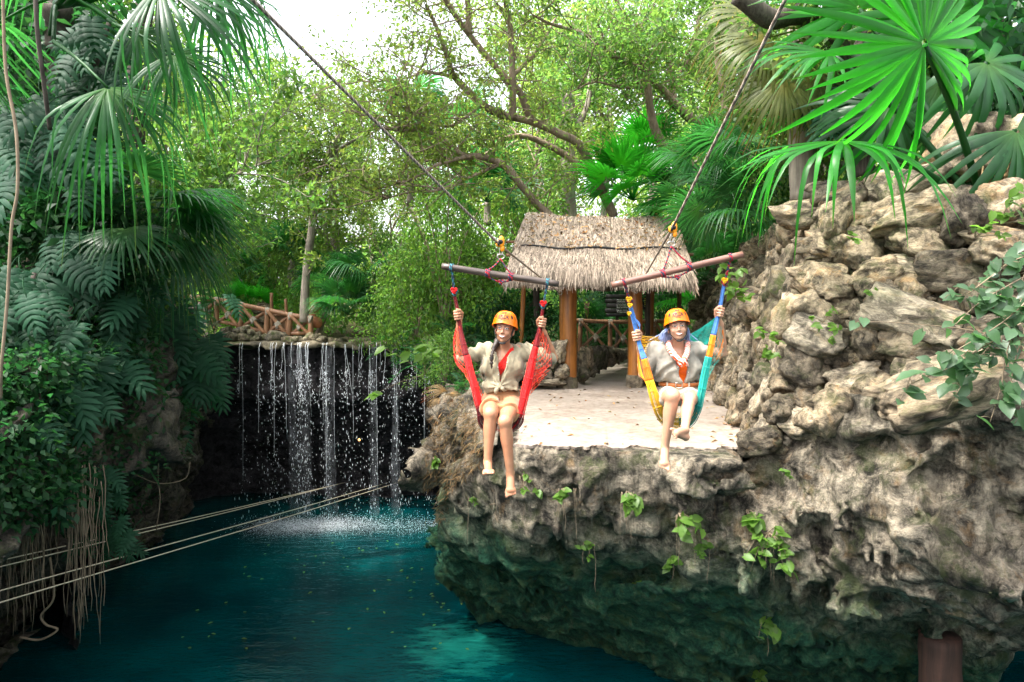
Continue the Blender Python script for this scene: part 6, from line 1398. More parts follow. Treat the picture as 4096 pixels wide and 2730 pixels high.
palm('fan_palm', P(1850, 1560, 10.6), 9, .42, 'green feathery clump beside the dead brown fan palm', 'palm', PIN, np.random.default_rng(7), (-20, 60))
bush(1, P(1780, 1530, 11.6), .42, 'leafy shrub hanging over the cave at the left edge of the platform', 'shrub', 1.0)
sprig('round-leaved branch reaching out over the cave left of the first woman', 1700, 1500, 26, .16, .8, None, 11.0)
m = MB(); add_tube(m, smoothline([P(2035, 1960, 8), P(2010, 2010, 7.9), P(1960, 2018, 7.8)], 12), .006, 5); add_tube(m, smoothline([P(2045, 1985, 8), P(2048, 2040, 7.9), P(2020, 2085, 7.8), P(2000, 2090, 7.8)], 12), .006, 5); tag(m.build('root_loop', M['root'], None, True, P(2035, 1960, 8)), 'pale root loop dangling from the rock just below the first woman\'s toes', 'root')
# reddish pillar under the right cliff
m = MB(); rough_tube(m, smoothline([P(3755, 2540, 7.3), P(3765, 2900, 7.3)], 12), np.full(12, .21), 16, .14, 5); tag(m.build('red_column', wood_mat('red_column', (.03, .016, .011), (.09, .042, .028), .8, .8), None, True, P(3765, 2900, 7.3)), 'short reddish column standing under the cliff at the bottom right edge', 'column')
# ------------------------------------------------------------------ hammock swings and the two women
def W3(t): return P(*t)
def ray_front(bvh, x, y, off):
    d = nrm(P(x, y, 5.) - CAM); h = bvh.ray_cast(Vector(CAM), Vector(d)); return None if h[0] is None else np.array(h[0]) - d * off
def patch(mb, quad, bvh, off=.004, n=6, thick=.004, Yd=5.75):
    """quad of photo pixels laid on a body surface, with thickness"""
    q = np.asarray(quad, float); g = np.linspace(0, 1, n); U, V = np.meshgrid(g, g, indexing='ij'); X = (q[0] * ((1 - U) * (1 - V))[..., None] + q[1] * (U * (1 - V))[..., None] + q[2] * (U * V)[..., None] + q[3] * ((1 - U) * V)[..., None]).reshape(-1, 2)
    pts = [ray_front(bvh, *x, off) for x in X]; ok = [p for p in pts if p is not None]; ym = np.mean([p[1] for p in ok]) if ok else Yd
    A = np.array([p if p is not None else P(*x, ym) for p, x in zip(pts, X)]); i = np.arange(n - 1)[:, None] * n; j = np.arange(n - 1)[None]; F = np.stack([i + j, i + j + 1, i + n + j + 1, i + n + j], -1).reshape(-1, 4)
    B = A + np.array([0, thick, 0]); m = len(A); mb.add(np.vstack([A, B]), np.vstack([F, F[:, ::-1] + m]))
    e = [k for k in range(n)]; ring = e + [k * n + n - 1 for k in range(1, n)] + [(n - 1) * n + k for k in range(n - 2, -1, -1)] + [k * n for k in range(n - 2, 0, -1)]; r2 = ring[1:] + ring[:1]; mb.add(np.vstack([A, B]), [[a, b, b + m, a + m] for a, b in zip(ring, r2)])
def bvh_of(V, F): return BVHTree.FromPolygons([tuple(v) for v in V], [tuple(f) for f in F])

def fist(S, c, cord, outw, wristpt, wr=.026):
    """a hand closed round a cord: four fingers wrap across the front, thumb over them"""
    c = np.asarray(c); u = nrm(cord); o = np.asarray(outw, float); o = nrm(o - u * (o @ u)); f = np.cross(o, u); f = f if f[1] < 0 else -f; b = -f
    S.ell(c + b * .020 - u * .004, np.array([.034, .017, .046]), .010, np.stack([o, f, u], 1)); S.cap(c + b * .018 - u * .03, wristpt, .024, wr, .012)
    for k, (h, l, rr) in enumerate(((.035, .92, .0092), (.013, 1.03, .0098), (-.009, 1.0, .0096), (-.030, .86, .0086))):
        a = c + u * h; S.chain([a + o * .033 + b * .010, a + o * .029 + f * .016 * l, a + o * .006 + f * .029 * l, a - o * .019 * l + f * .021], [rr * 1.1, rr * 1.05, rr, rr * .85], .0035)
    S.chain([c - o * .022 + b * .012 - u * .022, c - o * .034 + f * .006 + u * .014, c - o * .020 + f * .024 + u * .040, c + o * .004 + f * .026 + u * .052], [.014, .012, .0105, .0085], .005)
def toes(S, ball, d, side, w=.040, r0=.0125, L=.030):
    d = nrm(d); s = np.asarray(side, float); s = nrm(s - d * (s @ d))
    for k in range(5):
        t = (k - 2) / 2; rr = r0 * (1.0 if k == 0 else .78 - .03 * k); a = np.asarray(ball) + s * w * t * .92; S.cap(a, a + d * L * (1.1 if k == 0 else 1.0 - .11 * k), rr, rr * .9, .0035)

class Head:
    def __init__(s, px, yaw, roll, pitch=0.0, scale=1.0):
        s.c = P(*px); s.R = np.array(Matrix.Rotation(R_(yaw), 3, 'Z') @ Matrix.Rotation(R_(roll), 3, 'Y') @ Matrix.Rotation(R_(pitch), 3, 'X')); s.k = scale
    def w(s, p): return s.c + s.R @ (np.asarray(p, float) * s.k)
    def wp(s, P_): return s.c + (np.asarray(P_, float) * s.k) @ s.R.T
    def ell(s, S, c, r, k=.012, sub=False): S.ell(s.w(c), np.asarray(r) * s.k, k, s.R, sub)
    def cap(s, S, a, b, ra, rb=None, k=.008): S.cap(s.w(a), s.w(b), ra, rb, k)
    def build_skull(s, S, chin=1.0, wide=1.0):
        s.ell(S, (0, .012, .032), (.074, .092, .086), .01); s.ell(S, (0, -.018, -.030), (.060 * wide, .068, .084), .02); s.ell(S, (0, -.055, -.098 * chin), (.020 * wide, .021, .018), .024)
        for q in (-1, 1): s.ell(S, (q * .037 * wide, -.010, -.068), (.019, .034, .030), .02); s.ell(S, (q * .037 * wide, -.058, -.034), (.023, .020, .022), .016); s.ell(S, (q * .031, -.104, .004), (.017, .014, .010), .010, True); s.ell(S, (q * .031, -.074, .003), (.013, .012, .011), .004); s.ell(S, (q * .075, .012, -.022), (.010, .019, .031), .006); s.ell(S, (q * .010, -.089, -.036), (.0075, .010, .007), .005)
        s.cap(S, (-.044, -.068, .024), (.044, -.068, .024), .013, None, .014); s.cap(S, (0, -.080, .010), (0, -.1005, -.030), .0062, .0092, .008)
        s.ell(S, (0, -.080, -.062), (.028, .012, .015), .010)
    def strip(s, mb, pts, half, bvh, off):
        """ribbon laid on the face: pts in head x,z; half = half-height per point"""
        V = []
        for (x, z), h in zip(pts, half):
            for q in (-1, 1):
                o = s.w((x, -.3, z + q * h)); d = s.R @ np.array([0, 1., 0]); h_ = bvh.ray_cast(Vector(o), Vector(d)); V.append((np.array(h_[0]) if h_[0] is not None else s.w((x, -.08, z + q * h))) - d * off)
        n = len(pts); i = np.arange(n - 1) * 2; mb.add(V, np.stack([i, i + 2, i + 3, i + 1], -1))
    def features(s, root, bvh, smile=.027, eyeopen=.0054, browcol='hair_dark', lip='lip', browlift=0.0):
        for q in (-1, 1):
            t = np.linspace(-1, 1, 9); m = MB(); s.strip(m, [(q * .031 + .0150 * a, .003 + .0012 * (1 - a * a)) for a in t], eyeopen * np.sqrt(np.clip(1 - t * t, .02, 1)), bvh, .0012); ey = m.build('eye', M['eyewhite'], root)
            m = MB(); s.strip(m, [(q * .031 - .001 + .0068 * a, .0042) for a in t], .0058 * np.sqrt(np.clip(1 - t * t, .01, 1)) * .85, bvh, .0020); m.build('iris', M['iris'], ey)
            m = MB(); s.strip(m, [(q * .031 + .0175 * a, .0032 + eyeopen + .0030 * (1 - a * a) - .001) for a in t], np.full(9, .0017), bvh, .0024); m.build('lashes', M['iris'], ey)
            m = MB(); s.strip(m, [(q * (.033 + .0225 * a), .0215 + browlift + .0052 * (1 - (a - .25) ** 2) - .001 * a) for a in t], .0030 * (1.15 - .65 * np.clip(t, 0, 1)), bvh, .0016); m.build('eyebrow', M[browcol], root)
        t = np.linspace(-1, 1, 13); zc = -.0645; cur = lambda a: .0062 * a * a
        m = MB(); s.strip(m, [(smile * a, zc + cur(a)) for a in t], .0112 * (1 - .80 * t * t) + .0006, bvh, .0015); lp = m.build('lips', M[lip], root)
        m = MB(); s.strip(m, [(smile * .84 * a, zc + .0008 + cur(a) * .9) for a in t], .0042 * (1 - .85 * t * t) + .0002, bvh, .0024); m.build('teeth', M['teeth'], lp)
        for q in (-1, 1): m = MB(); s.strip(m, [(q * .0065 + .0032 * a, -.0395) for a in (-1, 0, 1)], np.array([.0008, .0016, .0008]), bvh, .0014); m.build('nostril', M['iris'], root)
    def helmet(s, root, tilt=0.0):
        n = 44; kk = 13; a = np.arange(n) * 2 * math.pi / n; V = []
        def surf(az, t, g=1.0):
            zr = .050 - .050 * (1 + np.cos(az)) / 2 * 1.0 - .012 * np.abs(np.sin(az)); rx, ry = .106 * g, .128 * g; r = np.cos(t * math.pi / 2) ** .72; fl = 1 + .06 * np.clip(1 - t * 9, 0, 1)
            return np.stack([np.sin(az) * rx * r * fl, np.cos(az) * ry * r * fl + .006, zr + (.158 * g - zr) * np.sin(t * math.pi / 2) ** .92], -1)
        ts = np.r_[0, .03, .08, np.linspace(.15, .97, 10)]; kk = len(ts)
        m = MB(); X = np.concatenate([surf(a, t) for t in ts]); top = np.array([[0, .006, .1585]]); i = np.arange(kk - 1)[:, None] * n; j = np.arange(n)[None]; j2 = (j + 1) % n; F = np.stack([i + j, i + n + j, i + n + j2, i + j2], -1).reshape(-1, 4)
        ro = MB(); m.add(s.wp(np.vstack([X, top])), F[:, ::-1]); m.f.append(np.stack([np.full(n, kk * n), (kk - 1) * n + j[0], (kk - 1) * n + j2[0]], -1)); m.m.append(np.zeros(n, np.int32))
        Xi = np.concatenate([surf(a, t, .945) for t in ts[:-2]]); Xi[:n] = X[:n] * .985; k2 = kk - 2; i2 = np.arange(k2 - 1)[:, None] * n; m.add(s.wp(Xi), np.stack([i2 + j, i2 + n + j, i2 + n + j2, i2 + j2], -1).reshape(-1, 4), None, 1)
        sh = m.build('helmet', [M['helmet'], M['helmet_in']], root)
        def on(az, t, off): p = surf(np.array(az), t); e = .02; du = surf(np.array(az) + e, t) - p; dv = surf(np.array(az), min(t + e, .99)) - p; nn = np.cross(du, dv); nn = nn / np.linalg.norm(nn); nn = nn if nn @ (p - np.array([0, .006, .03])) > 0 else -nn; return p + nn * off
        # helmet azimuth: pi faces forward (-y)
        for az in (math.pi - .78, math.pi + .78, math.pi - 1.12, math.pi + 1.12):
            big = abs(abs(az - math.pi) - .78) < .01; q = np.linspace(0, 2 * math.pi, 13)[:-1]; V = [on(az + (.095 if big else .030) * math.cos(t), .36 + (.105 if big else .08) * math.sin(t), .0012) for t in q]; V.append(on(az, .36, .0016)); mm = MB(); mm.add(s.wp(V), [[12, k, (k + 1) % 12] for k in range(12)]); mm.build('vent', M['black'], sh)
        def word(txt, size, t0, bold, name):
            Vt, Ft = text_mesh(txt, size, bold); Vo = np.array([on(math.pi - x / .118, t0 + y / .125, .0013) for x, y, _ in Vt]); mm = MB(); add_ngons(mm, s.wp(Vo), Ft); mm.build(name, M['black'], sh, False)
        word('XPLOR', .036, .205, .0011, 'lettering'); word('PETZL', .017, .115, .0004, 'lettering')
        mm = MB()   # angular emblem above the word: two mirrored pointed wings
        for q in (-1, 1):
            for tri in (((0, .56), (q * .24, .68), (q * .20, .50)), ((0, .54), (q * .16, .47), (q * .26, .42))): mm.add(s.wp([on(math.pi - x, t, .0014) for x, t in tri]), [[0, 1, 2]])
        mm.build('emblem', M['black'], sh, False)
        mm = MB(); 
        for q in (-1, 1): add_tube(mm, s.wp(smoothline([(q * .092, -.005, .03), (q * .076, -.03, -.03), (q * .060, -.045, -.075), (q * .022, -.062, -.118)], 14)), .0036, 5)
        add_tube(mm, s.wp(smoothline([(-.024, -.062, -.117), (0, -.066, -.122), (.03, -.058, -.114)], 8)), .009, 6); mm.build('chin_strap', M['black'], root)
        return sh

def sd_points(pts, pad): q = np.array(pts); return q.min(0) - pad, q.max(0) + pad

def band(pts, widths, ncord, segs, parent, name='sling_band', n=90, r=.0034, sag=0.0):
    """flat bundle of parallel cords along pts; segs = [(t0, t1, material)]"""
    L = smoothline([P(*p) for p in pts], n); w_ = np.interp(np.linspace(0, 1, n), np.linspace(0, 1, len(widths)), widths); t = np.gradient(L, axis=0); t /= np.linalg.norm(t, axis=1)[:, None]; v = L - CAM; v /= np.linalg.norm(v, axis=1)[:, None]; s = np.cross(t, v); s /= np.linalg.norm(s, axis=1)[:, None]
    for k in range(1, n):
        if s[k] @ s[k - 1] < 0: s[k] = -s[k]
    rr = np.random.default_rng(len(pts) * 7 + ncord)
    for t0, t1, mat in segs:
        a, b = int(t0 * (n - 1)), int(t1 * (n - 1)) + 1; m = MB()
        for k in range(ncord):
            f = (k + .5) / ncord - .5; wob = np.interp(np.arange(n), np.linspace(0, n, 8), rr.normal(size=8) * .0025); c = L + s * (w_ * f + wob)[:, None] + v * (np.abs(f) * w_ * .55 + rr.uniform(-.002, .002))[:, None]; tt = rr.uniform(.75, 1.2); add_tube(m, c[a:b], r, 5, (tt, tt, tt))
        for k in range(int((b - a) / 9)):     # cross knots of the weave
            q = a + 5 + k * 9
            if q < n - 1: add_tube(m, np.array([L[q] + s[q] * w_[q] * f - v[q] * .004 for f in np.linspace(-.5, .5, 7)]), .0026, 4)
        m.build(name, mat, parent)
    return L
def net(A, B, na, nb, mat, parent, r=.0016, seed=1, sag=.02, name='net'):
    """diamond mesh of thin cord stretched between two space curves"""
    A = smoothline([P(*p) for p in A], 80); B = smoothline([P(*p) for p in B], 80); g = np.random.default_rng(seed); m = MB()
    def pt(u, v): u = np.clip(u, 0, 1); i = u * 79; k = min(int(i), 78); f = i - k; a = A[k] + (A[k + 1] - A[k]) * f; b = B[k] + (B[k + 1] - B[k]) * f; return a + (b - a) * v + np.array([0, 0, -sag * 4 * v * (1 - v)])
    for s_ in (-1, 1):
        for k in range(-2, na + 3):
            u0 = k / na; vs = np.linspace(0, 1, nb + 1); pts = [pt(u0 + s_ * (v - .5) * 2.2 / na * 1.6 + .006 * math.sin(v * nb * math.pi + k), v) + g.normal(size=3) * .002 for v in vs if -.02 <= u0 + s_ * (v - .5) * 2.2 / na * 1.6 <= 1.02]
            if len(pts) > 2: add_tube(m, np.array(pts), r, 4)
    o = m.build(name, mat, parent); tag(o, kind='stuff'); return o
def wraps(mb, c, ax, r, n=3, pitch=.014, rr=.0055):
    ax = nrm(ax); u = nrm(np.cross(ax, [0.1, 1, .2])); v = np.cross(ax, u); t = np.linspace(0, 2 * math.pi * n, 14 * n); add_tube(mb, np.asarray(c) + r * (np.cos(t)[:, None] * u + np.sin(t)[:, None] * v) + ax * ((t / (2 * math.pi) - n / 2) * pitch)[:, None], rr, 5)
def knot(mb, c, s, seed):
    g = np.random.default_rng(seed); t = np.linspace(0, 2 * math.pi, 40); p = np.stack([np.sin(t) + 2 * np.sin(2 * t), np.cos(t) - 2 * np.cos(2 * t), -np.sin(3 * t)], 1) * s / 3; add_tube(mb, np.asarray(c) + p[:, [0, 2, 1]], s * .34, 6)

def swing(label, bar, barmat, ropemat, apex, pulley, att, tie, Y=5.62, br=.0275):
    a, b = P(*bar[0], Y), P(*bar[1], Y); root = thing('hammock_swing', tuple((a + b) / 2), label, 'swing'); m = MB(); L = smoothline([a, b], 16); rough_tube(m, L, np.full(16, br), 18, .02); m.build('bar', barmat, root)
    ax = nrm(b - a)
    at = lambda px: a + (b - a) * ((px - bar[0][0]) / (bar[1][0] - bar[0][0]))
    q0, q1 = at(att[0]), at(att[1]); top = P(*apex, Y); m = MB()
    for q in (q0, q1): wraps(m, q, ax, br * 1.12, 3, .013, .0062); add_tube(m, smoothline([q + [0, -.01, br], (q + top) / 2 + [0, -.005, 0], top], 14), .0068, 6)
    mid = (q0 + q1) / 2; add_tube(m, smoothline([q0 + [0, -.006, -br * 1.1], mid + [0, -.006, -br - .028], q1 + [0, -.006, -br * 1.1]], 14), .0068, 6); knot(m, mid + [.01, -.012, -br - .03], .020, 3); m.build('rope', ropemat, root)
    m = MB(); t = np.linspace(0, 6.28, 17); add_tube(m, top + [0, 0, .018] + np.stack([.030 * np.cos(t), 0 * t, .020 * np.sin(t)], 1), .0045, 6); add_tube(m, top + [.004, 0, .065] + np.stack([.014 * np.cos(t), 0 * t, .034 * np.sin(t)], 1), .0045, 6); m.build('carabiner', M['metal'], root)
    c = P(*pulley, Y); m = MB(); V, F = ICO[3]; 
    for s_, o in (((.026, .016, .050), (.006, -.014, .012)), ((.020, .014, .030), (-.020, -.010, .0)), ((.018, .014, .028), (.014, -.01, -.040))): m.add(V * s_ + c + o, F)
    pu = m.build('pulley', M['orange_plastic'], root); m = MB(); add_tube(m, [c + [-.012, -.034, .03], c + [-.02, -.032, -.02]], .010, 6); add_tube(m, [c + [0, -.03, .012], c + [0, .03, .012]], .019, 14); m.build('wheel', M['black'], pu)
    m = MB()
    ends = []
    for k, (px, kn) in enumerate(tie):
        q = at(px); kp = P(*kn, Y + .06); wraps(m, q, ax, br * 1.1, 2, .012, .0058); d = (kp - q)
        for s_ in (-1, 1): t = np.linspace(0, 1, 16); add_tube(m, q + np.outer(t, d) + np.stack([np.sin(t * 14 + s_ * 1.57) * .006, np.cos(t * 14 + s_ * 1.57) * .006 - .008, 0 * t], 1), .0062, 5)
        knot(m, kp, .026, k); ends.append(kp)
    m.build('hanging_rope', M['rope_tb'] if ropemat is M['rope_rb'] and bar[0][0] < 2200 else ropemat, root)
    return root, ends

# ---- first swing: red
SW1, _ = swing('hammock swing with dark wooden bar and red netting under the khaki-shirted woman', [(1767, 1066), (2236, 1137)], M['bar_dark'], M['rope_rb'], (2003, 1036), (2003, 975), (1952, 2044), [(1806, (1818, 1170)), (2190, (2172, 1222))])
for q in ((1816, 1162), (2173, 1214)): m = MB(); knot(m, P(*q, 5.66), .024, 9); m.build('knot', M['cord_red'], SW1)
DR, RD, RO = M['cord_darkred'], M['cord_red'], M['cord_redorange']
band([(1818, 1172, 5.69), (1828, 1225, 5.70), (1835, 1270, 5.70), (1845, 1330, 5.68), (1862, 1410, 5.64), (1882, 1490, 5.60), (1902, 1570, 5.58), (1920, 1645, 5.60), (1930, 1690, 5.66), (1955, 1712, 5.76), (1985, 1722, 5.82)], [.018, .022, .022, .030, .048, .062, .062, .055, .07, .10, .12], 15, [(0, .42, DR), (.42, .68, RD), (.68, 1, DR)], SW1)
band([(2173, 1222, 5.69), (2168, 1262, 5.70), (2164, 1295, 5.70), (2153, 1345, 5.68), (2135, 1420, 5.64), (2118, 1500, 5.60), (2100, 1580, 5.58), (2085, 1645, 5.58), (2070, 1690, 5.66), (2040, 1712, 5.76), (2000, 1722, 5.82)], [.018, .022, .024, .036, .058, .072, .070, .070, .09, .10, .12], 16, [(0, .36, DR), (.36, .76, RD), (.76, 1, DR)], SW1)
net([(1826, 1300, 5.72), (1816, 1370, 5.74), (1818, 1440, 5.74), (1860, 1500, 5.70), (1900, 1560, 5.66)], [(1838, 1300, 5.69), (1852, 1370, 5.67), (1868, 1440, 5.65), (1886, 1500, 5.62), (1902, 1560, 5.60)], 12, 6, RO, SW1, .0017, 1)
for k in range(5):
    m = MB(); add_tube(m, smoothline([P(1830, 1290, 5.74), P(1820 - k * 1.6, 1370, 5.75), P(1819 + k * 2, 1440, 5.74), P(1850 + k * 4, 1490, 5.72)], 20), .0028, 4); m.build('edge_cord', RD, SW1)
    m = MB(); add_tube(m, smoothline([P(2172, 1300, 5.74), P(2186 - k * 4, 1350, 5.72), P(2205 - k * 8, 1420, 5.70), P(2205 - k * 9, 1470, 5.70)], 20), .0024, 4); m.build('edge_cord', DR, SW1)
net([(2172, 1310, 5.72), (2200, 1400, 5.70), (2200, 1475, 5.70), (2165, 1525, 5.68), (2110, 1590, 5.66)], [(2160, 1310, 5.69), (2143, 1400, 5.66), (2128, 1460, 5.63), (2112, 1520, 5.60), (2098, 1590, 5.59)], 12, 7, RO, SW1, .0019, 2)
net([(2200, 1450, 5.74), (2175, 1490, 5.74), (2140, 1530, 5.72), (2110, 1580, 5.70)], [(2125, 1475, 5.66), (2118, 1505, 5.64), (2108, 1545, 5.62), (2098, 1590, 5.60)], 16, 6, RD, SW1, .0019, 3)
net([(1836, 1300, 5.78), (1862, 1370, 5.95), (1900, 1500, 6.06), (1960, 1640, 6.06)], [(1838, 1300, 5.76), (1850, 1390, 5.90), (1890, 1540, 5.98), (1960, 1690, 5.95)], 30, 6, RO, SW1, .0026, 4); net([(2172, 1320, 5.78), (2120, 1390, 6.0), (2100, 1500, 6.06), (2050, 1640, 6.06)], [(2174, 1320, 5.78), (2150, 1400, 5.95), (2125, 1540, 5.98), (2050, 1690, 5.95)], 30, 6, RO, SW1, .0026, 5)
net([(1900, 1520, 5.66), (1960, 1650, 6.04), (2050, 1650, 6.04), (2105, 1520, 5.66)], [(1932, 1690, 5.64), (1970, 1722, 5.75), (2040, 1722, 5.75), (2072, 1690, 5.64)], 34, 8, RD, SW1, .0024, 6, 0, 'seat_net')

# ---- second swing: blue, orange, yellow and teal
SW2, _ = swing('hammock swing with reddish-brown bar and blue, yellow and teal cords under the blue-haired woman', [(2447, 1142), (2970, 1019)], M['bar_brown'], M['rope_rb'], (2685, 985), (2692, 918), (2652, 2758), [(2496, (2518, 1205)), (2922, (2898, 1130))])
for q in ((2516, 1198, .022), (2899, 1122, .022), (2520, 1222, .018), (2517, 1255, .016)): m = MB(); knot(m, P(q[0], q[1], 5.66), q[2], 9); m.build('knot', M['cord_yellow'], SW2)
BL, OR_, YE, TE = M['cord_blue'], M['cord_orange'], M['cord_yellow'], M['cord_teal']
band([(2519, 1212, 5.68), (2532, 1265, 5.69), (2548, 1335, 5.69), (2560, 1385, 5.67), (2578, 1440, 5.63), (2596, 1510, 5.60), (2618, 1590, 5.58), (2640, 1655, 5.62), (2672, 1690, 5.72), (2720, 1700, 5.80)], [.022, .036, .030, .036, .048, .062, .078, .075, .09, .12], 16, [(0, .44, BL), (.44, .58, OR_), (.58, 1, YE)], SW2)
band([(2898, 1140, 5.68), (2888, 1195, 5.69), (2876, 1250, 5.69), (2862, 1310, 5.67), (2846, 1375, 5.64), (2832, 1440, 5.61), (2816, 1520, 5.59), (2800, 1600, 5.58), (2785, 1650, 5.62), (2755, 1688, 5.72), (2715, 1700, 5.80)], [.020, .024, .024, .034, .042, .052, .060, .060, .06, .09, .12], 15, [(0, .35, BL), (.35, .485, OR_), (.485, 1, TE)], SW2)
net([(2566, 1358, 5.80), (2600, 1356, 5.92), (2650, 1350, 6.02)], [(2572, 1410, 5.80), (2600, 1400, 5.92), (2650, 1385, 6.02)], 3, 3, YE, SW2, .003, 7)
def fan_cords(A, B, n, mat, parent, r=.0022, seed=0, cross=True):
    g = np.random.default_rng(seed); A = smoothline([P(*p) for p in A], n); B = smoothline([P(*p) for p in B], n); m = MB()
    for k in range(n):
        for q in ((k,) if not cross else (max(0, k - 2), min(n - 1, k + 2))): mid = (A[k] + B[q]) / 2 - [0, 0, .012]; add_tube(m, smoothline([A[k], mid, B[q]], 8), r, 4)
    tag(m.build('net', mat, parent), kind='stuff')
fan_cords([(2868, 1268, 5.76), (2862, 1300, 5.78), (2852, 1345, 5.80), (2845, 1372, 5.8)], [(2735, 1352, 6.05), (2738, 1366, 6.05), (2742, 1378, 6.05), (2745, 1390, 6.05)], 15, TE, SW2, .0024, 1)
fan_cords([(2565, 1345, 5.76), (2568, 1370, 5.78), (2572, 1400, 5.8), (2580, 1430, 5.8)], [(2665, 1345, 6.05), (2668, 1360, 6.05), (2670, 1380, 6.05), (2670, 1400, 6.05)], 12, YE, SW2, .003, 2, False)
net([(2884, 1300, 5.72), (2896, 1370, 5.72), (2890, 1420, 5.72), (2850, 1480, 5.70), (2825, 1540, 5.66)], [(2866, 1300, 5.69), (2850, 1370, 5.67), (2840, 1420, 5.65), (2826, 1480, 5.62), (2815, 1540, 5.61)], 9, 6, TE, SW2, .0015, 8)
for k in range(4): m = MB(); add_tube(m, smoothline([P(2880, 1285, 5.74), P(2890 + k, 1330, 5.74), P(2893 - k * 2, 1380, 5.74), P(2880 - k * 5, 1440, 5.72)], 16), .0022, 4); m.build('edge_cord', OR_, SW2)
for k in range(5): m = MB(); add_tube(m, smoothline([P(2552, 1375, 5.74), P(2551 + k, 1430, 5.74), P(2556 + k * 3, 1495, 5.70), P(2592, 1530 + k * 6, 5.62)], 16), .0026, 4); m.build('edge_cord', OR_ if k < 3 else YE, SW2)
for k in range(6): m = MB(); add_tube(m, smoothline([P(2536, 1270, 5.68), P(2550 + k * 2, 1295, 5.67), P(2560 - k, 1318, 5.67), P(2551, 1335, 5.68)], 12), .0016, 4); m.build('loose_cord', BL, SW2)
net([(2600, 1520, 5.66), (2660, 1640, 6.04), (2770, 1640, 6.04), (2818, 1520, 5.66)], [(2640, 1660, 5.62), (2680, 1702, 5.75), (2760, 1702, 5.75), (2786, 1655, 5.62)], 34, 8, YE, SW2, .0024, 9, 0, 'seat_net')

# ---- people
def leg(S, hip, knee, ankle, rk=.054, rt=.084, ra=.032, calf=(.048, .05)):
    hip, knee, ankle = P(*hip), P(*knee), P(*ankle); S.cap(hip, knee, rt, rk * .98, .02); S.ell(knee + (hip - knee) * .02 + [0, -.004, 0], (rk, rk * 1.02, rk * 1.08), .015); S.cap(knee, ankle, rk * .92, ra, .012)
    u = nrm(ankle - knee); c = knee + (ankle - knee) * .30; b = np.array([0, 1., 0]) - u * u[1]; b = nrm(b); S.ell(c + b * .012, (calf[0], calf[1], .115), .02, frame(u, b)[:, [1, 2, 0]])
    S.cap(knee + (ankle - knee) * .12 - b * .034, knee + (ankle - knee) * .8 - b * .018, .012, .010, .02)
    for q in (-1, 1): S.ell(ankle + np.cross(u, b) * q * .022, (.014, .015, .016), .010)
    return hip, knee, ankle
def arm(S, sh, el, wr, r=(.050, .040, .037, .025)):
    sh, el, wr = P(*sh), P(*el), P(*wr); S.cap(sh, el, r[0], r[1], .02); S.cap(el, el + (wr - el) * .35, r[2], r[2] * .98, .012); S.cap(el + (wr - el) * .35, wr, r[2] * .98, r[3], .012)

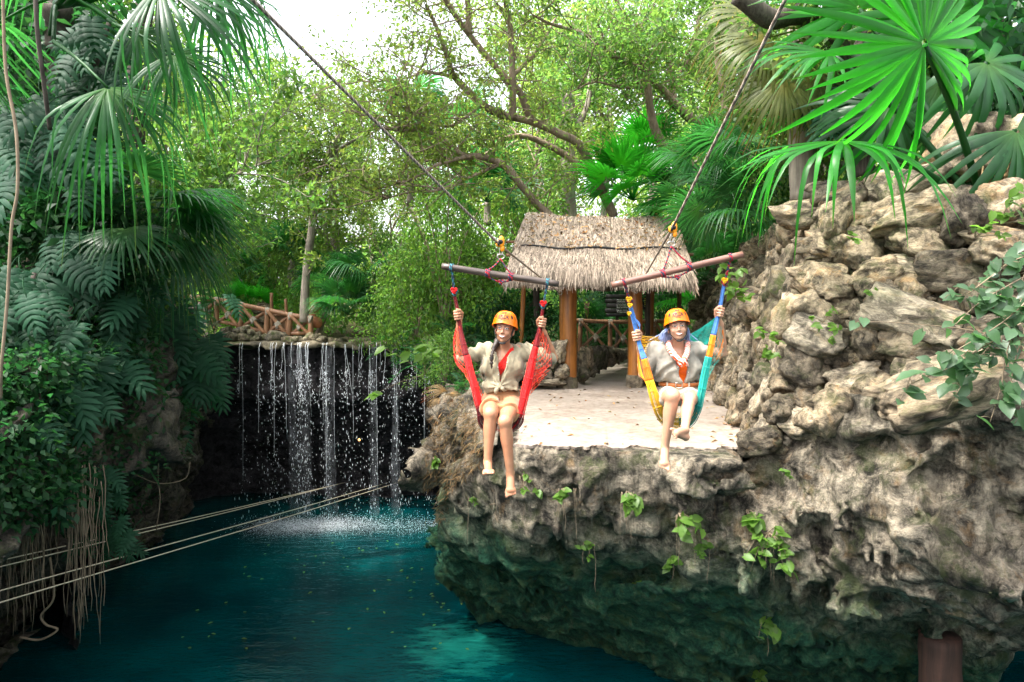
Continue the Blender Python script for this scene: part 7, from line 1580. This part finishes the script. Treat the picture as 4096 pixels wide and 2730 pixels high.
def woman_one():
    root = thing('person', tuple(P(2005, 1690, 5.8)), 'woman in orange helmet, knotted khaki shirt and tan shorts hanging in the red net swing', 'person'); vx = .006
    pts = [P(1800, 1225, 5.7), P(2245, 1225, 5.7), P(2045, 2015, 5.3), P(2005, 1600, 6.03), P(1950, 1900, 5.12)]; lo, hi = sd_points(pts, .05); S = SDF(lo, hi, vx); H = Head((2019, 1318, 5.80), -11, 5, -4)
    H.build_skull(S, 1.0, .97); S.cap(P(2018, 1365, 5.85), P(2010, 1410, 5.90), .046, .056, .018); S.cap(P(1930, 1404, 5.90), P(2092, 1404, 5.90), .056, .056, .03)
    S.ell(P(2008, 1465, 5.89), (.138, .098, .15), .03); S.ell(P(2007, 1545, 5.89), (.122, .092, .12), .04); S.ell(P(2005, 1608, 5.87), (.165, .12, .105), .04)
    for x in (1982, 2032): S.ell(P(x, 1466, 5.815), (.058, .05, .055), .025)
    arm(S, (1915, 1408, 5.89), (1843, 1448, 5.86), (1837, 1312, 5.745)); arm(S, (2102, 1408, 5.89), (2213, 1434, 5.86), (2176, 1332, 5.745))
    c1, c2 = P(1834, 1262, 5.70), P(2165, 1292, 5.70); fist(S, c1, P(1828, 1225, 5.7) - P(1840, 1300, 5.7), (-1, 0, 0), P(1837, 1316, 5.745)); fist(S, c2, P(2169, 1262, 5.7) - P(2161, 1310, 5.7), (1, 0, 0), P(2176, 1334, 5.745))
    leg(S, (1964, 1618, 5.82), (1962, 1656, 5.40), (1951, 1846, 5.38), .056, .086, .032, (.047, .05)); leg(S, (2046, 1618, 5.82), (2020, 1688, 5.39), (2041, 1893, 5.42), .057, .086, .032, (.050, .05))
    a = P(1951, 1856, 5.38); b = P(1954, 1889, 5.22); S.cap(a, b, .034, .030, .012, sq=((0, .4, 1), .85)); S.ell(a + [0, .03, -.012], (.028, .032, .028), .015); S.cap(b + [-.026, 0, 0], b + [.028, 0, 0], .022, .022, .012); toes(S, b + [0, -.016, -.003], P(1955, 1899, 5.12) - b, (1, 0, 0), .038, .0135)
    a = P(2041, 1902, 5.42); b = P(2043, 1962, 5.37); S.cap(a, b, .033, .034, .012, sq=((0, 1, .2), .8)); S.ell(a + [0, .03, -.012], (.028, .034, .03), .015); S.cap(b + [-.024, 0, 0], b + [.024, 0, 0], .021, .019, .012); toes(S, b + [0, -.008, -.012], P(2045, 1992, 5.34) - b, (1, 0, 0), .038, .0135)
    V, F = S.mesh(); MB().add(V, F).build('body', M['skin_tan'], root); bv = bvh_of(V, F); H.features(root, bv); H.helmet(root)
    # hair under the helmet and the braid over her right shoulder
    lo, hi = sd_points([H.c], .2); S2 = SDF(lo, hi, .006); H.ell(S2, (0, .028, .008), (.083, .085, .092), .01); S2.carve(lambda p: -((p - H.w((0, -.012, 0))) @ (H.R @ np.array([0, 1., 0])))); S2.cap(H.w((0, .07, -.03)), H.w((-.06, .05, -.11)), .035, .03, .02); S2.cap(H.w((-.06, .05, -.11)), P(1975, 1395, 5.80), .03, .022, .02)
    V2, F2 = S2.mesh(); hair = MB().add(V2, F2).build('hair', M['hair_dark'], root)
    m = MB(); L = smoothline([P(1975, 1396, 5.76), P(1968, 1420, 5.70), P(1966, 1450, 5.69), P(1967, 1478, 5.70)], 26); add_tube(m, L, .014 * (1 + .28 * np.sin(np.arange(26) * 1.5)) * np.r_[np.ones(18), np.linspace(1, .25, 8)], 8); br = m.build('braid', M['hair_dark'], hair); m = MB(); wraps(m, L[12], L[13] - L[12], .016, 2, .006, .004); m.build('hair_tie', M['black'], br)
    # red wrap top
    lo, hi = sd_points([P(1900, 1380, 5.7), P(2110, 1580, 6.05)], .06); S3 = SDF(lo, hi, .006); S3.ell(P(2008, 1465, 5.89), (.143, .103, .15), .03); S3.ell(P(2007, 1545, 5.89), (.128, .098, .12), .04)
    for x in (1982, 2032): S3.ell(P(x, 1466, 5.813), (.061, .054, .057), .025)
    S3.cap(P(2040, 1415, 5.87), P(2056, 1410, 5.885), .054, None, .03)
    A, B = P(1985, 1492, 5.8), P(2052, 1408, 5.8); dd = nrm((B - A)[[0, 2]]); nn = np.array([-dd[1], dd[0]]); zc = P(2000, 1520, 5.8)[2]
    S3.carve(lambda p: np.minimum(np.abs((p[..., 0] - A[0]) * nn[0] + (p[..., 2] - A[2]) * nn[1] + .004) - .036, p[..., 2] - zc)); S3.ripple(lambda p: .003 * np.sin((p[:, 0] * nn[0] + p[:, 2] * nn[1]) * 420))
    MB().add(*S3.mesh()).build('top', M['red_top'], root)
    # loose shirt knotted at the waist
    lo, hi = sd_points([P(1815, 1380, 5.7), P(2235, 1600, 6.06)], .07); S4 = SDF(lo, hi, .006); S4.ell(P(2008, 1452, 5.88), (.185, .135, .15), .03); S4.ell(P(2006, 1515, 5.88), (.160, .128, .10), .05); S4.ell(P(2006, 1548, 5.88), (.138, .115, .035), .04); S4.cap(P(1925, 1402, 5.90), P(2098, 1404, 5.90), .062, .062, .04)
    S4.cap(P(1918, 1410, 5.88), P(1852, 1436, 5.85), .068, .064, .03); S4.cap(P(2102, 1410, 5.88), P(2200, 1430, 5.85), .070, .066, .03)
    for x in (1958, 2055): S4.ell(P(x, 1472, 5.80), (.075, .05, .075), .03)
    for q in ((1940, 1540), (1950, 1560), (2065, 1535), (2058, 1562)): S4.cap(P(1998, 1546, 5.745), P(*q, 5.80), .014, .026, .02)
    S4.cap(P(2016, 1350, 5.83), P(2010, 1406, 5.88), .066, .070, .015, True)
    zt = [P(0, y, 5.75)[2] for y in (1600, 1538, 1500, 1440, 1390, 1340)]; xl = [P(x, 1440, 5.75)[0] for x in (2030, 1996, 1994, 1990, 1976, 1960)]; xr = [P(x, 1440, 5.75)[0] for x in (1970, 1999, 2012, 2034, 2052, 2070)]
    S4.carve(lambda p: np.minimum(np.minimum(p[..., 0] - np.interp(p[..., 2], zt, xl), np.interp(p[..., 2], zt, xr) - p[..., 0]), 5.86 - p[..., 1]))
    S4.carve(lambda p: (P(2000, 1563, 5.85)[2] + .02 * np.cos((p[..., 0]) * 20) - p[..., 2]))
    kp = P(1998, 1546, 5.75)
    def folds(p): d = p - kp; a = np.arctan2(d[:, 2], d[:, 0]); r_ = np.hypot(d[:, 0], d[:, 2]); return -.005 + .007 * np.sin(a * 11 + 3 * vnoise(p * 9, 3)) * np.exp(-r_ / .16) + .016 * fbm(p * np.array([15., 12, 7.]), 3, 5) + .012 * ridged(p * np.array([9., 8, 6.]) + 3, 2, 12) + .008 * np.sin(p[:, 0] * 70 + p[:, 2] * 30 + 10 * vnoise(p * 6, 7)) * sstep(.08, .2, r_)
    S4.ripple(folds); V4, F4 = S4.mesh(); sh = MB().add(V4, F4).build('shirt', M['shirt_khaki'], root); b4 = bvh_of(V4, F4)
    m = MB(); V, F = ICO[3]; m.add(V * (.030, .024, .026) * (1 + fbm(V * 2, 2, 3) * .3)[:, None] + kp + [0, -.012, 0], F); add_tube(m, smoothline([kp, P(1985, 1562, 5.72), P(1984, 1576, 5.73)], 8), [.014, .015, .017, .018, .018, .017, .014, .008], 8); add_tube(m, smoothline([kp, P(2010, 1556, 5.72), P(2018, 1566, 5.74)], 8), [.014, .015, .016, .016, .015, .013, .011, .006], 8); m.build('knot', M['shirt_khaki'], sh)
    for name, quads in (('collar', ([(1986, 1382), (1966, 1402), (1976, 1446), (1994, 1412)], [(2042, 1384), (2066, 1400), (2052, 1452), (2034, 1414)])), ('pocket', ([(1936, 1452), (1974, 1472), (1968, 1500), (1930, 1474)], [(2024, 1496), (2090, 1470), (2094, 1492), (2030, 1522)])), ('placket', ([(1986, 1440), (1993, 1440), (1996, 1525), (1989, 1525)], [(2034, 1440), (2041, 1440), (2012, 1510), (2005, 1508)]))):
        for q in quads: m = MB(); patch(m, q, b4, .007 if name == 'collar' else .004); m.build(name, M['shirt_khaki'], sh)
    m = MB()
    for x, y in ((2020, 1470), (2028, 1450), (1992, 1470), (1993, 1500), (2012, 1492)):
        p = ray_front(b4, x, y, .004)
        if p is not None: m.add(ICO[1][0] * .0045 + p, ICO[1][1])
    m.build('buttons', M['white_paint'], sh)
    # shorts
    lo, hi = sd_points([P(1905, 1555, 5.5), P(2110, 1680, 6.05)], .05); S5 = SDF(lo, hi, .006); S5.ell(P(2005, 1604, 5.87), (.176, .132, .115), .03); S5.ell(P(2006, 1570, 5.885), (.142, .112, .06), .03); S5.cap(P(1964, 1620, 5.84), P(1961, 1640, 5.50), .098, .086, .02); S5.cap(P(2046, 1620, 5.84), P(2032, 1662, 5.50), .098, .086, .02)
    S5.carve(lambda p: p[..., 2] - P(2000, 1562, 5.85)[2]); S5.carve(lambda p: 5.575 - p[..., 1] + .015 * np.sin(p[..., 0] * 30)); S5.ripple(lambda p: .010 * fbm(p * np.array([10, 8, 20.]), 3, 9) + .004 * np.sin(p[:, 2] * 130 + 6 * vnoise(p * 8, 2)) * sstep(.12, .0, np.abs(p[:, 0] - P(2005, 1600, 5.8)[0])))
    V5, F5 = S5.mesh(); so = MB().add(V5, F5).build('shorts', M['shorts_tan'], root); b5 = bvh_of(V5, F5)
    for name, q in (('fly', [(2000, 1568), (2008, 1568), (2008, 1612), (2001, 1612)]), ('waistband', [(1940, 1563), (2072, 1563), (2074, 1574), (1938, 1574)]), ('pocket', [(1948, 1580), (1972, 1580), (1966, 1586), (1944, 1590)]), ('pocket', [(2040, 1580), (2066, 1580), (2068, 1590), (2044, 1586)])): m = MB(); patch(m, q, b5, .004, 8); m.build(name, M['shorts_tan'], so)
    p = ray_front(b5, 2004, 1569, .008); m = MB(); m.add(ICO[2][0] * .006 + (p if p is not None else P(2004, 1569, 5.73)), ICO[2][1]); m.build('button', M['metal'], so)
woman_one()

def woman_two():
    root = thing('person', tuple(P(2715, 1680, 5.8)), 'blue-haired woman in orange helmet, grey shirt and striped scarf sitting in the second swing', 'person')
    pts = [P(2525, 1205, 5.7), P(2915, 1205, 5.7), P(2660, 1905, 5.3), P(2715, 1600, 6.03), P(2690, 1740, 4.92)]; lo, hi = sd_points(pts, .05); S = SDF(lo, hi, .006); H = Head((2709, 1308, 5.79), -5, -6, -4, .99)
    H.build_skull(S, .97, 1.06); S.cap(P(2712, 1355, 5.85), P(2710, 1402, 5.90), .046, .055, .018); S.cap(P(2630, 1400, 5.90), P(2782, 1400, 5.90), .056, .056, .03)
    S.ell(P(2708, 1460, 5.89), (.145, .10, .15), .03); S.ell(P(2712, 1530, 5.89), (.135, .098, .11), .04); S.ell(P(2715, 1578, 5.87), (.165, .12, .10), .04)
    for x in (2684, 2736): S.ell(P(x, 1462, 5.81), (.060, .052, .056), .025)
    arm(S, (2620, 1406, 5.89), (2572, 1500, 5.84), (2560, 1392, 5.735)); arm(S, (2790, 1404, 5.89), (2890, 1414, 5.86), (2882, 1298, 5.745))
    fist(S, P(2549, 1345, 5.695), P(2540, 1300, 5.69) - P(2556, 1385, 5.69), (-1, 0, 0), P(2559, 1396, 5.735)); fist(S, P(2876, 1250, 5.695), P(2888, 1195, 5.69) - P(2866, 1300, 5.68), (1, 0, 0), P(2882, 1300, 5.745))
    leg(S, (2672, 1588, 5.82), (2690, 1584, 5.38), (2660, 1782, 5.44), .060, .086, .032, (.050, .052)); leg(S, (2757, 1590, 5.82), (2757, 1600, 5.42), (2740, 1708, 5.16), .056, .086, .031, (.047, .048))
    a = P(2660, 1792, 5.44); b = P(2657, 1856, 5.37); S.cap(a, b, .033, .034, .012, sq=((0, 1, .2), .8)); S.ell(a + [0, .03, -.01], (.028, .034, .03), .015); S.cap(b + [-.024, 0, 0], b + [.024, 0, 0], .021, .019, .012); toes(S, b + [0, -.008, -.012], P(2654, 1884, 5.34) - b, (-1, 0, 0), .038, .0135)
    a = P(2741, 1722, 5.13); b = P(2704, 1733, 5.02); S.ell(P(2743, 1748, 5.13), (.028, .034, .032), .015); S.cap(a, b, .032, .028, .014); S.cap(P(2743, 1750, 5.12), b + [0, 0, -.01], .024, .022, .014); toes(S, b + [-.008, -.006, -.002], P(2680, 1733, 4.97) - b, (.1, -.5, -.9), .036, .0125)
    V, F = S.mesh(); MB().add(V, F).build('body', M['skin_light'], root); bv = bvh_of(V, F); H.features(root, bv, .028, .0046); H.helmet(root)
    lo, hi = sd_points([H.c], .22); S2 = SDF(lo, hi, .006); H.ell(S2, (0, .028, .008), (.084, .086, .092), .01); S2.carve(lambda p: -((p - H.w((0, -.014, 0))) @ (H.R @ np.array([0, 1., 0])))); V2, F2 = S2.mesh(); hd = MB().add(V2, F2).build('hair', M['hair_dark'], root)
    r = np.random.default_rng(3); m = MB()
    for k in range(90):
        sd = -1 if k % 5 < 3 else 1; a = H.w((sd * (.074 + r.normal() * .006), .045 + r.normal() * .02, -.015 + r.normal() * .012)); e = (P(2652 + r.normal() * 10, 1356 + r.normal() * 9, 5.83 + r.normal() * .02) if sd < 0 else P(2752 + r.normal() * 5, 1358 + r.normal() * 8, 5.87 + r.normal() * .015)); add_tube(m, smoothline([a, (a + e) / 2 + [sd * .012, 0, .012], e], 9), np.linspace(.0045, .0022, 9), 5)
    for k in range(60): a = H.w((r.uniform(-.075, .075), .095, -.02)); e = P(2708 + r.normal() * 34, 1372 + r.normal() * 8, 5.93); add_tube(m, smoothline([a, (a + e) / 2 + [0, .02, 0], e], 7), .005, 4)
    m.build('blue_lengths', M['hair_blue'], hd)
    lo, hi = sd_points([P(2600, 1380, 5.7), P(2820, 1560, 6.05)], .06); S3 = SDF(lo, hi, .006); S3.ell(P(2708, 1462, 5.89), (.151, .106, .145), .03); S3.ell(P(2712, 1530, 5.89), (.141, .104, .10), .04)
    for x in (2684, 2736): S3.ell(P(x, 1462, 5.808), (.063, .056, .058), .03)
    S3.carve(lambda p: p[..., 2] - P(2700, 1428, 5.8)[2]); S3.carve(lambda p: np.maximum(P(2694, 1440, 5.77)[0] - p[..., 0], p[..., 0] - P(2762, 1440, 5.77)[0])); S3.carve(lambda p: P(2700, 1545, 5.8)[2] - p[..., 2]); MB().add(*S3.mesh()).build('top', M['orange_top'], root)
    lo, hi = sd_points([P(2560, 1375, 5.7), P(2835, 1560, 6.06)], .07); S4 = SDF(lo, hi, .006); S4.ell(P(2706, 1450, 5.88), (.195, .140, .15), .03); S4.ell(P(2706, 1505, 5.88), (.190, .145, .07), .05); S4.cap(P(2625, 1400, 5.90), P(2786, 1400, 5.90), .068, .068, .04); S4.cap(P(2616, 1410, 5.88), P(2590, 1462, 5.86), .074, .068, .03); S4.cap(P(2786, 1408, 5.88), P(2812, 1412, 5.87), .072, .066, .03)
    for x in (2660, 2765): S4.ell(P(x, 1470, 5.80), (.075, .055, .075), .03)
    S4.cap(P(2712, 1345, 5.83), P(2711, 1402, 5.88), .064, .068, .015, True)
    zt = [P(0, y, 5.75)[2] for y in (1560, 1512, 1440, 1390, 1340)]; xl = [P(x, 1440, 5.75)[0] for x in (2722, 2720, 2706, 2684, 2670)]; xr = [P(x, 1440, 5.75)[0] for x in (2748, 2750, 2753, 2745, 2755)]
    S4.carve(lambda p: np.minimum(np.minimum(p[..., 0] - np.interp(p[..., 2], zt, xl), np.interp(p[..., 2], zt, xr) - p[..., 0]), 5.86 - p[..., 1])); S4.carve(lambda p: P(2700, 1526, 5.85)[2] - p[..., 2])
    S4.carve(lambda p: P(2700, 1524, 5.85)[2] - p[..., 2])
    S4.ripple(lambda p: -.010 + .018 * fbm(p * np.array([14., 11, 8.]), 3, 15) + .012 * ridged(p * np.array([8., 8, 6.]), 2, 12) + .009 * np.sin(p[:, 0] * 40 - p[:, 2] * 42 + 9 * vnoise(p * 6, 17))); V4, F4 = S4.mesh(); sh = MB().add(V4, F4).build('shirt', M['shirt_grey'], root); b4 = bvh_of(V4, F4)
    for name, quads in (('collar', ([(2684, 1376), (2662, 1392), (2680, 1418), (2694, 1402)], [(2746, 1378), (2766, 1392), (2764, 1420), (2750, 1404)])), ('placket', ([(2702, 1430), (2711, 1430), (2720, 1508), (2711, 1508)], [(2752, 1430), (2759, 1430), (2757, 1508), (2750, 1508)]))):
        for q in quads: m = MB(); patch(m, q, b4, .006 if name == 'collar' else .004); m.build(name, M['shirt_grey'], sh)
    m = MB()
    for x, y in ((2755, 1440), (2755, 1465), (2754, 1490), (2708, 1446), (2712, 1470), (2716, 1494)):
        p = ray_front(b4, x, y, .005)
        if p is not None: m.add(ICO[1][0] * .0045 + p, ICO[1][1])
    m.build('buttons', M['white_paint'], sh)
    # scarf: two rolled ends meeting in a knot
    m = MB(); rr = lambda n, a, b: np.linspace(a, b, n) * (1 + .12 * np.sin(np.arange(n) * 2.1)); add_tube(m, smoothline([P(2716, 1368, 5.96), P(2680, 1372, 5.88), P(2676, 1388, 5.79), P(2694, 1418, 5.725), P(2722, 1446, 5.71)], 26), rr(26, .024, .027), 10); add_tube(m, smoothline([P(2716, 1368, 5.96), P(2748, 1372, 5.88), P(2750, 1390, 5.80), P(2746, 1420, 5.735), P(2732, 1446, 5.71)], 26), rr(26, .022, .024), 10)
    V, F = ICO[3]; m.add(V * (.030, .024, .024) + P(2728, 1446, 5.70), F); add_tube(m, smoothline([P(2730, 1446, 5.70), P(2742, 1452, 5.70), P(2750, 1462, 5.72)], 8), np.linspace(.022, .012, 8), 8); add_tube(m, smoothline([P(2726, 1446, 5.70), P(2722, 1458, 5.70), P(2728, 1466, 5.72)], 8), np.linspace(.020, .010, 8), 8); m.build('scarf', M['scarf'], root)
    lo, hi = sd_points([P(2615, 1520, 5.5), P(2815, 1660, 6.05)], .05); S5 = SDF(lo, hi, .006); S5.ell(P(2715, 1576, 5.87), (.176, .132, .105), .03); S5.ell(P(2716, 1540, 5.885), (.160, .118, .05), .03); S5.cap(P(2672, 1592, 5.84), P(2684, 1592, 5.50), .097, .088, .02); S5.cap(P(2757, 1592, 5.84), P(2758, 1602, 5.50), .097, .086, .02)
    S5.carve(lambda p: p[..., 2] - P(2700, 1526, 5.85)[2]); S5.carve(lambda p: 5.60 - p[..., 1] + .015 * np.sin(p[..., 0] * 30)); S5.ripple(lambda p: .010 * fbm(p * np.array([10, 8, 20.]), 3, 19)); V5, F5 = S5.mesh(); MB().add(V5, F5).build('shorts', M['shorts_cream'], root); b5 = bvh_of(V5, F5)
    a = np.linspace(0, 2 * math.pi, 49)[:-1]; c = P(2716, 1535, 5.885); V = []
    for h, g in ((-.017, 1.0), (-.017, 1.04), (.017, 1.04), (.017, 1.0)): V.append(c + np.stack([np.cos(a) * .168 * g, np.sin(a) * .126 * g, np.full(48, h)], 1))
    V = np.concatenate(V); j = np.arange(48)[None]; j2 = (j + 1) % 48; i = np.arange(3)[:, None] * 48; be = MB().add(V, np.stack([i + j, i + j2, i + 48 + j2, i + 48 + j], -1).reshape(-1, 4)).build('belt', M['belt'], root)
    m = MB(); q = P(2717, 1534, 5.74); yb = c[1] - .126 * 1.04 - .004
    add_tube(m, np.array([[q[0] + x, yb, c[2] + z] for x, z in ((-.026, -.021), (.026, -.021), (.028, .0), (.026, .021), (-.026, .021), (-.028, 0), (-.026, -.021))]), .0042, 6); m.build('buckle', M['metal'], be)
    for x in (2672, 2756): m = MB(); q = P(x, 1535, 5.76); yy = c[1] - .126 * 1.05 * math.sqrt(max(.1, 1 - ((q[0] - c[0]) / .175) ** 2)); add_box(m, (q[0], yy - .004, c[2]), (.014, .008, .046), None, None, 0, .002); m.build('belt_loop', M['shorts_cream'], be)
woman_two()
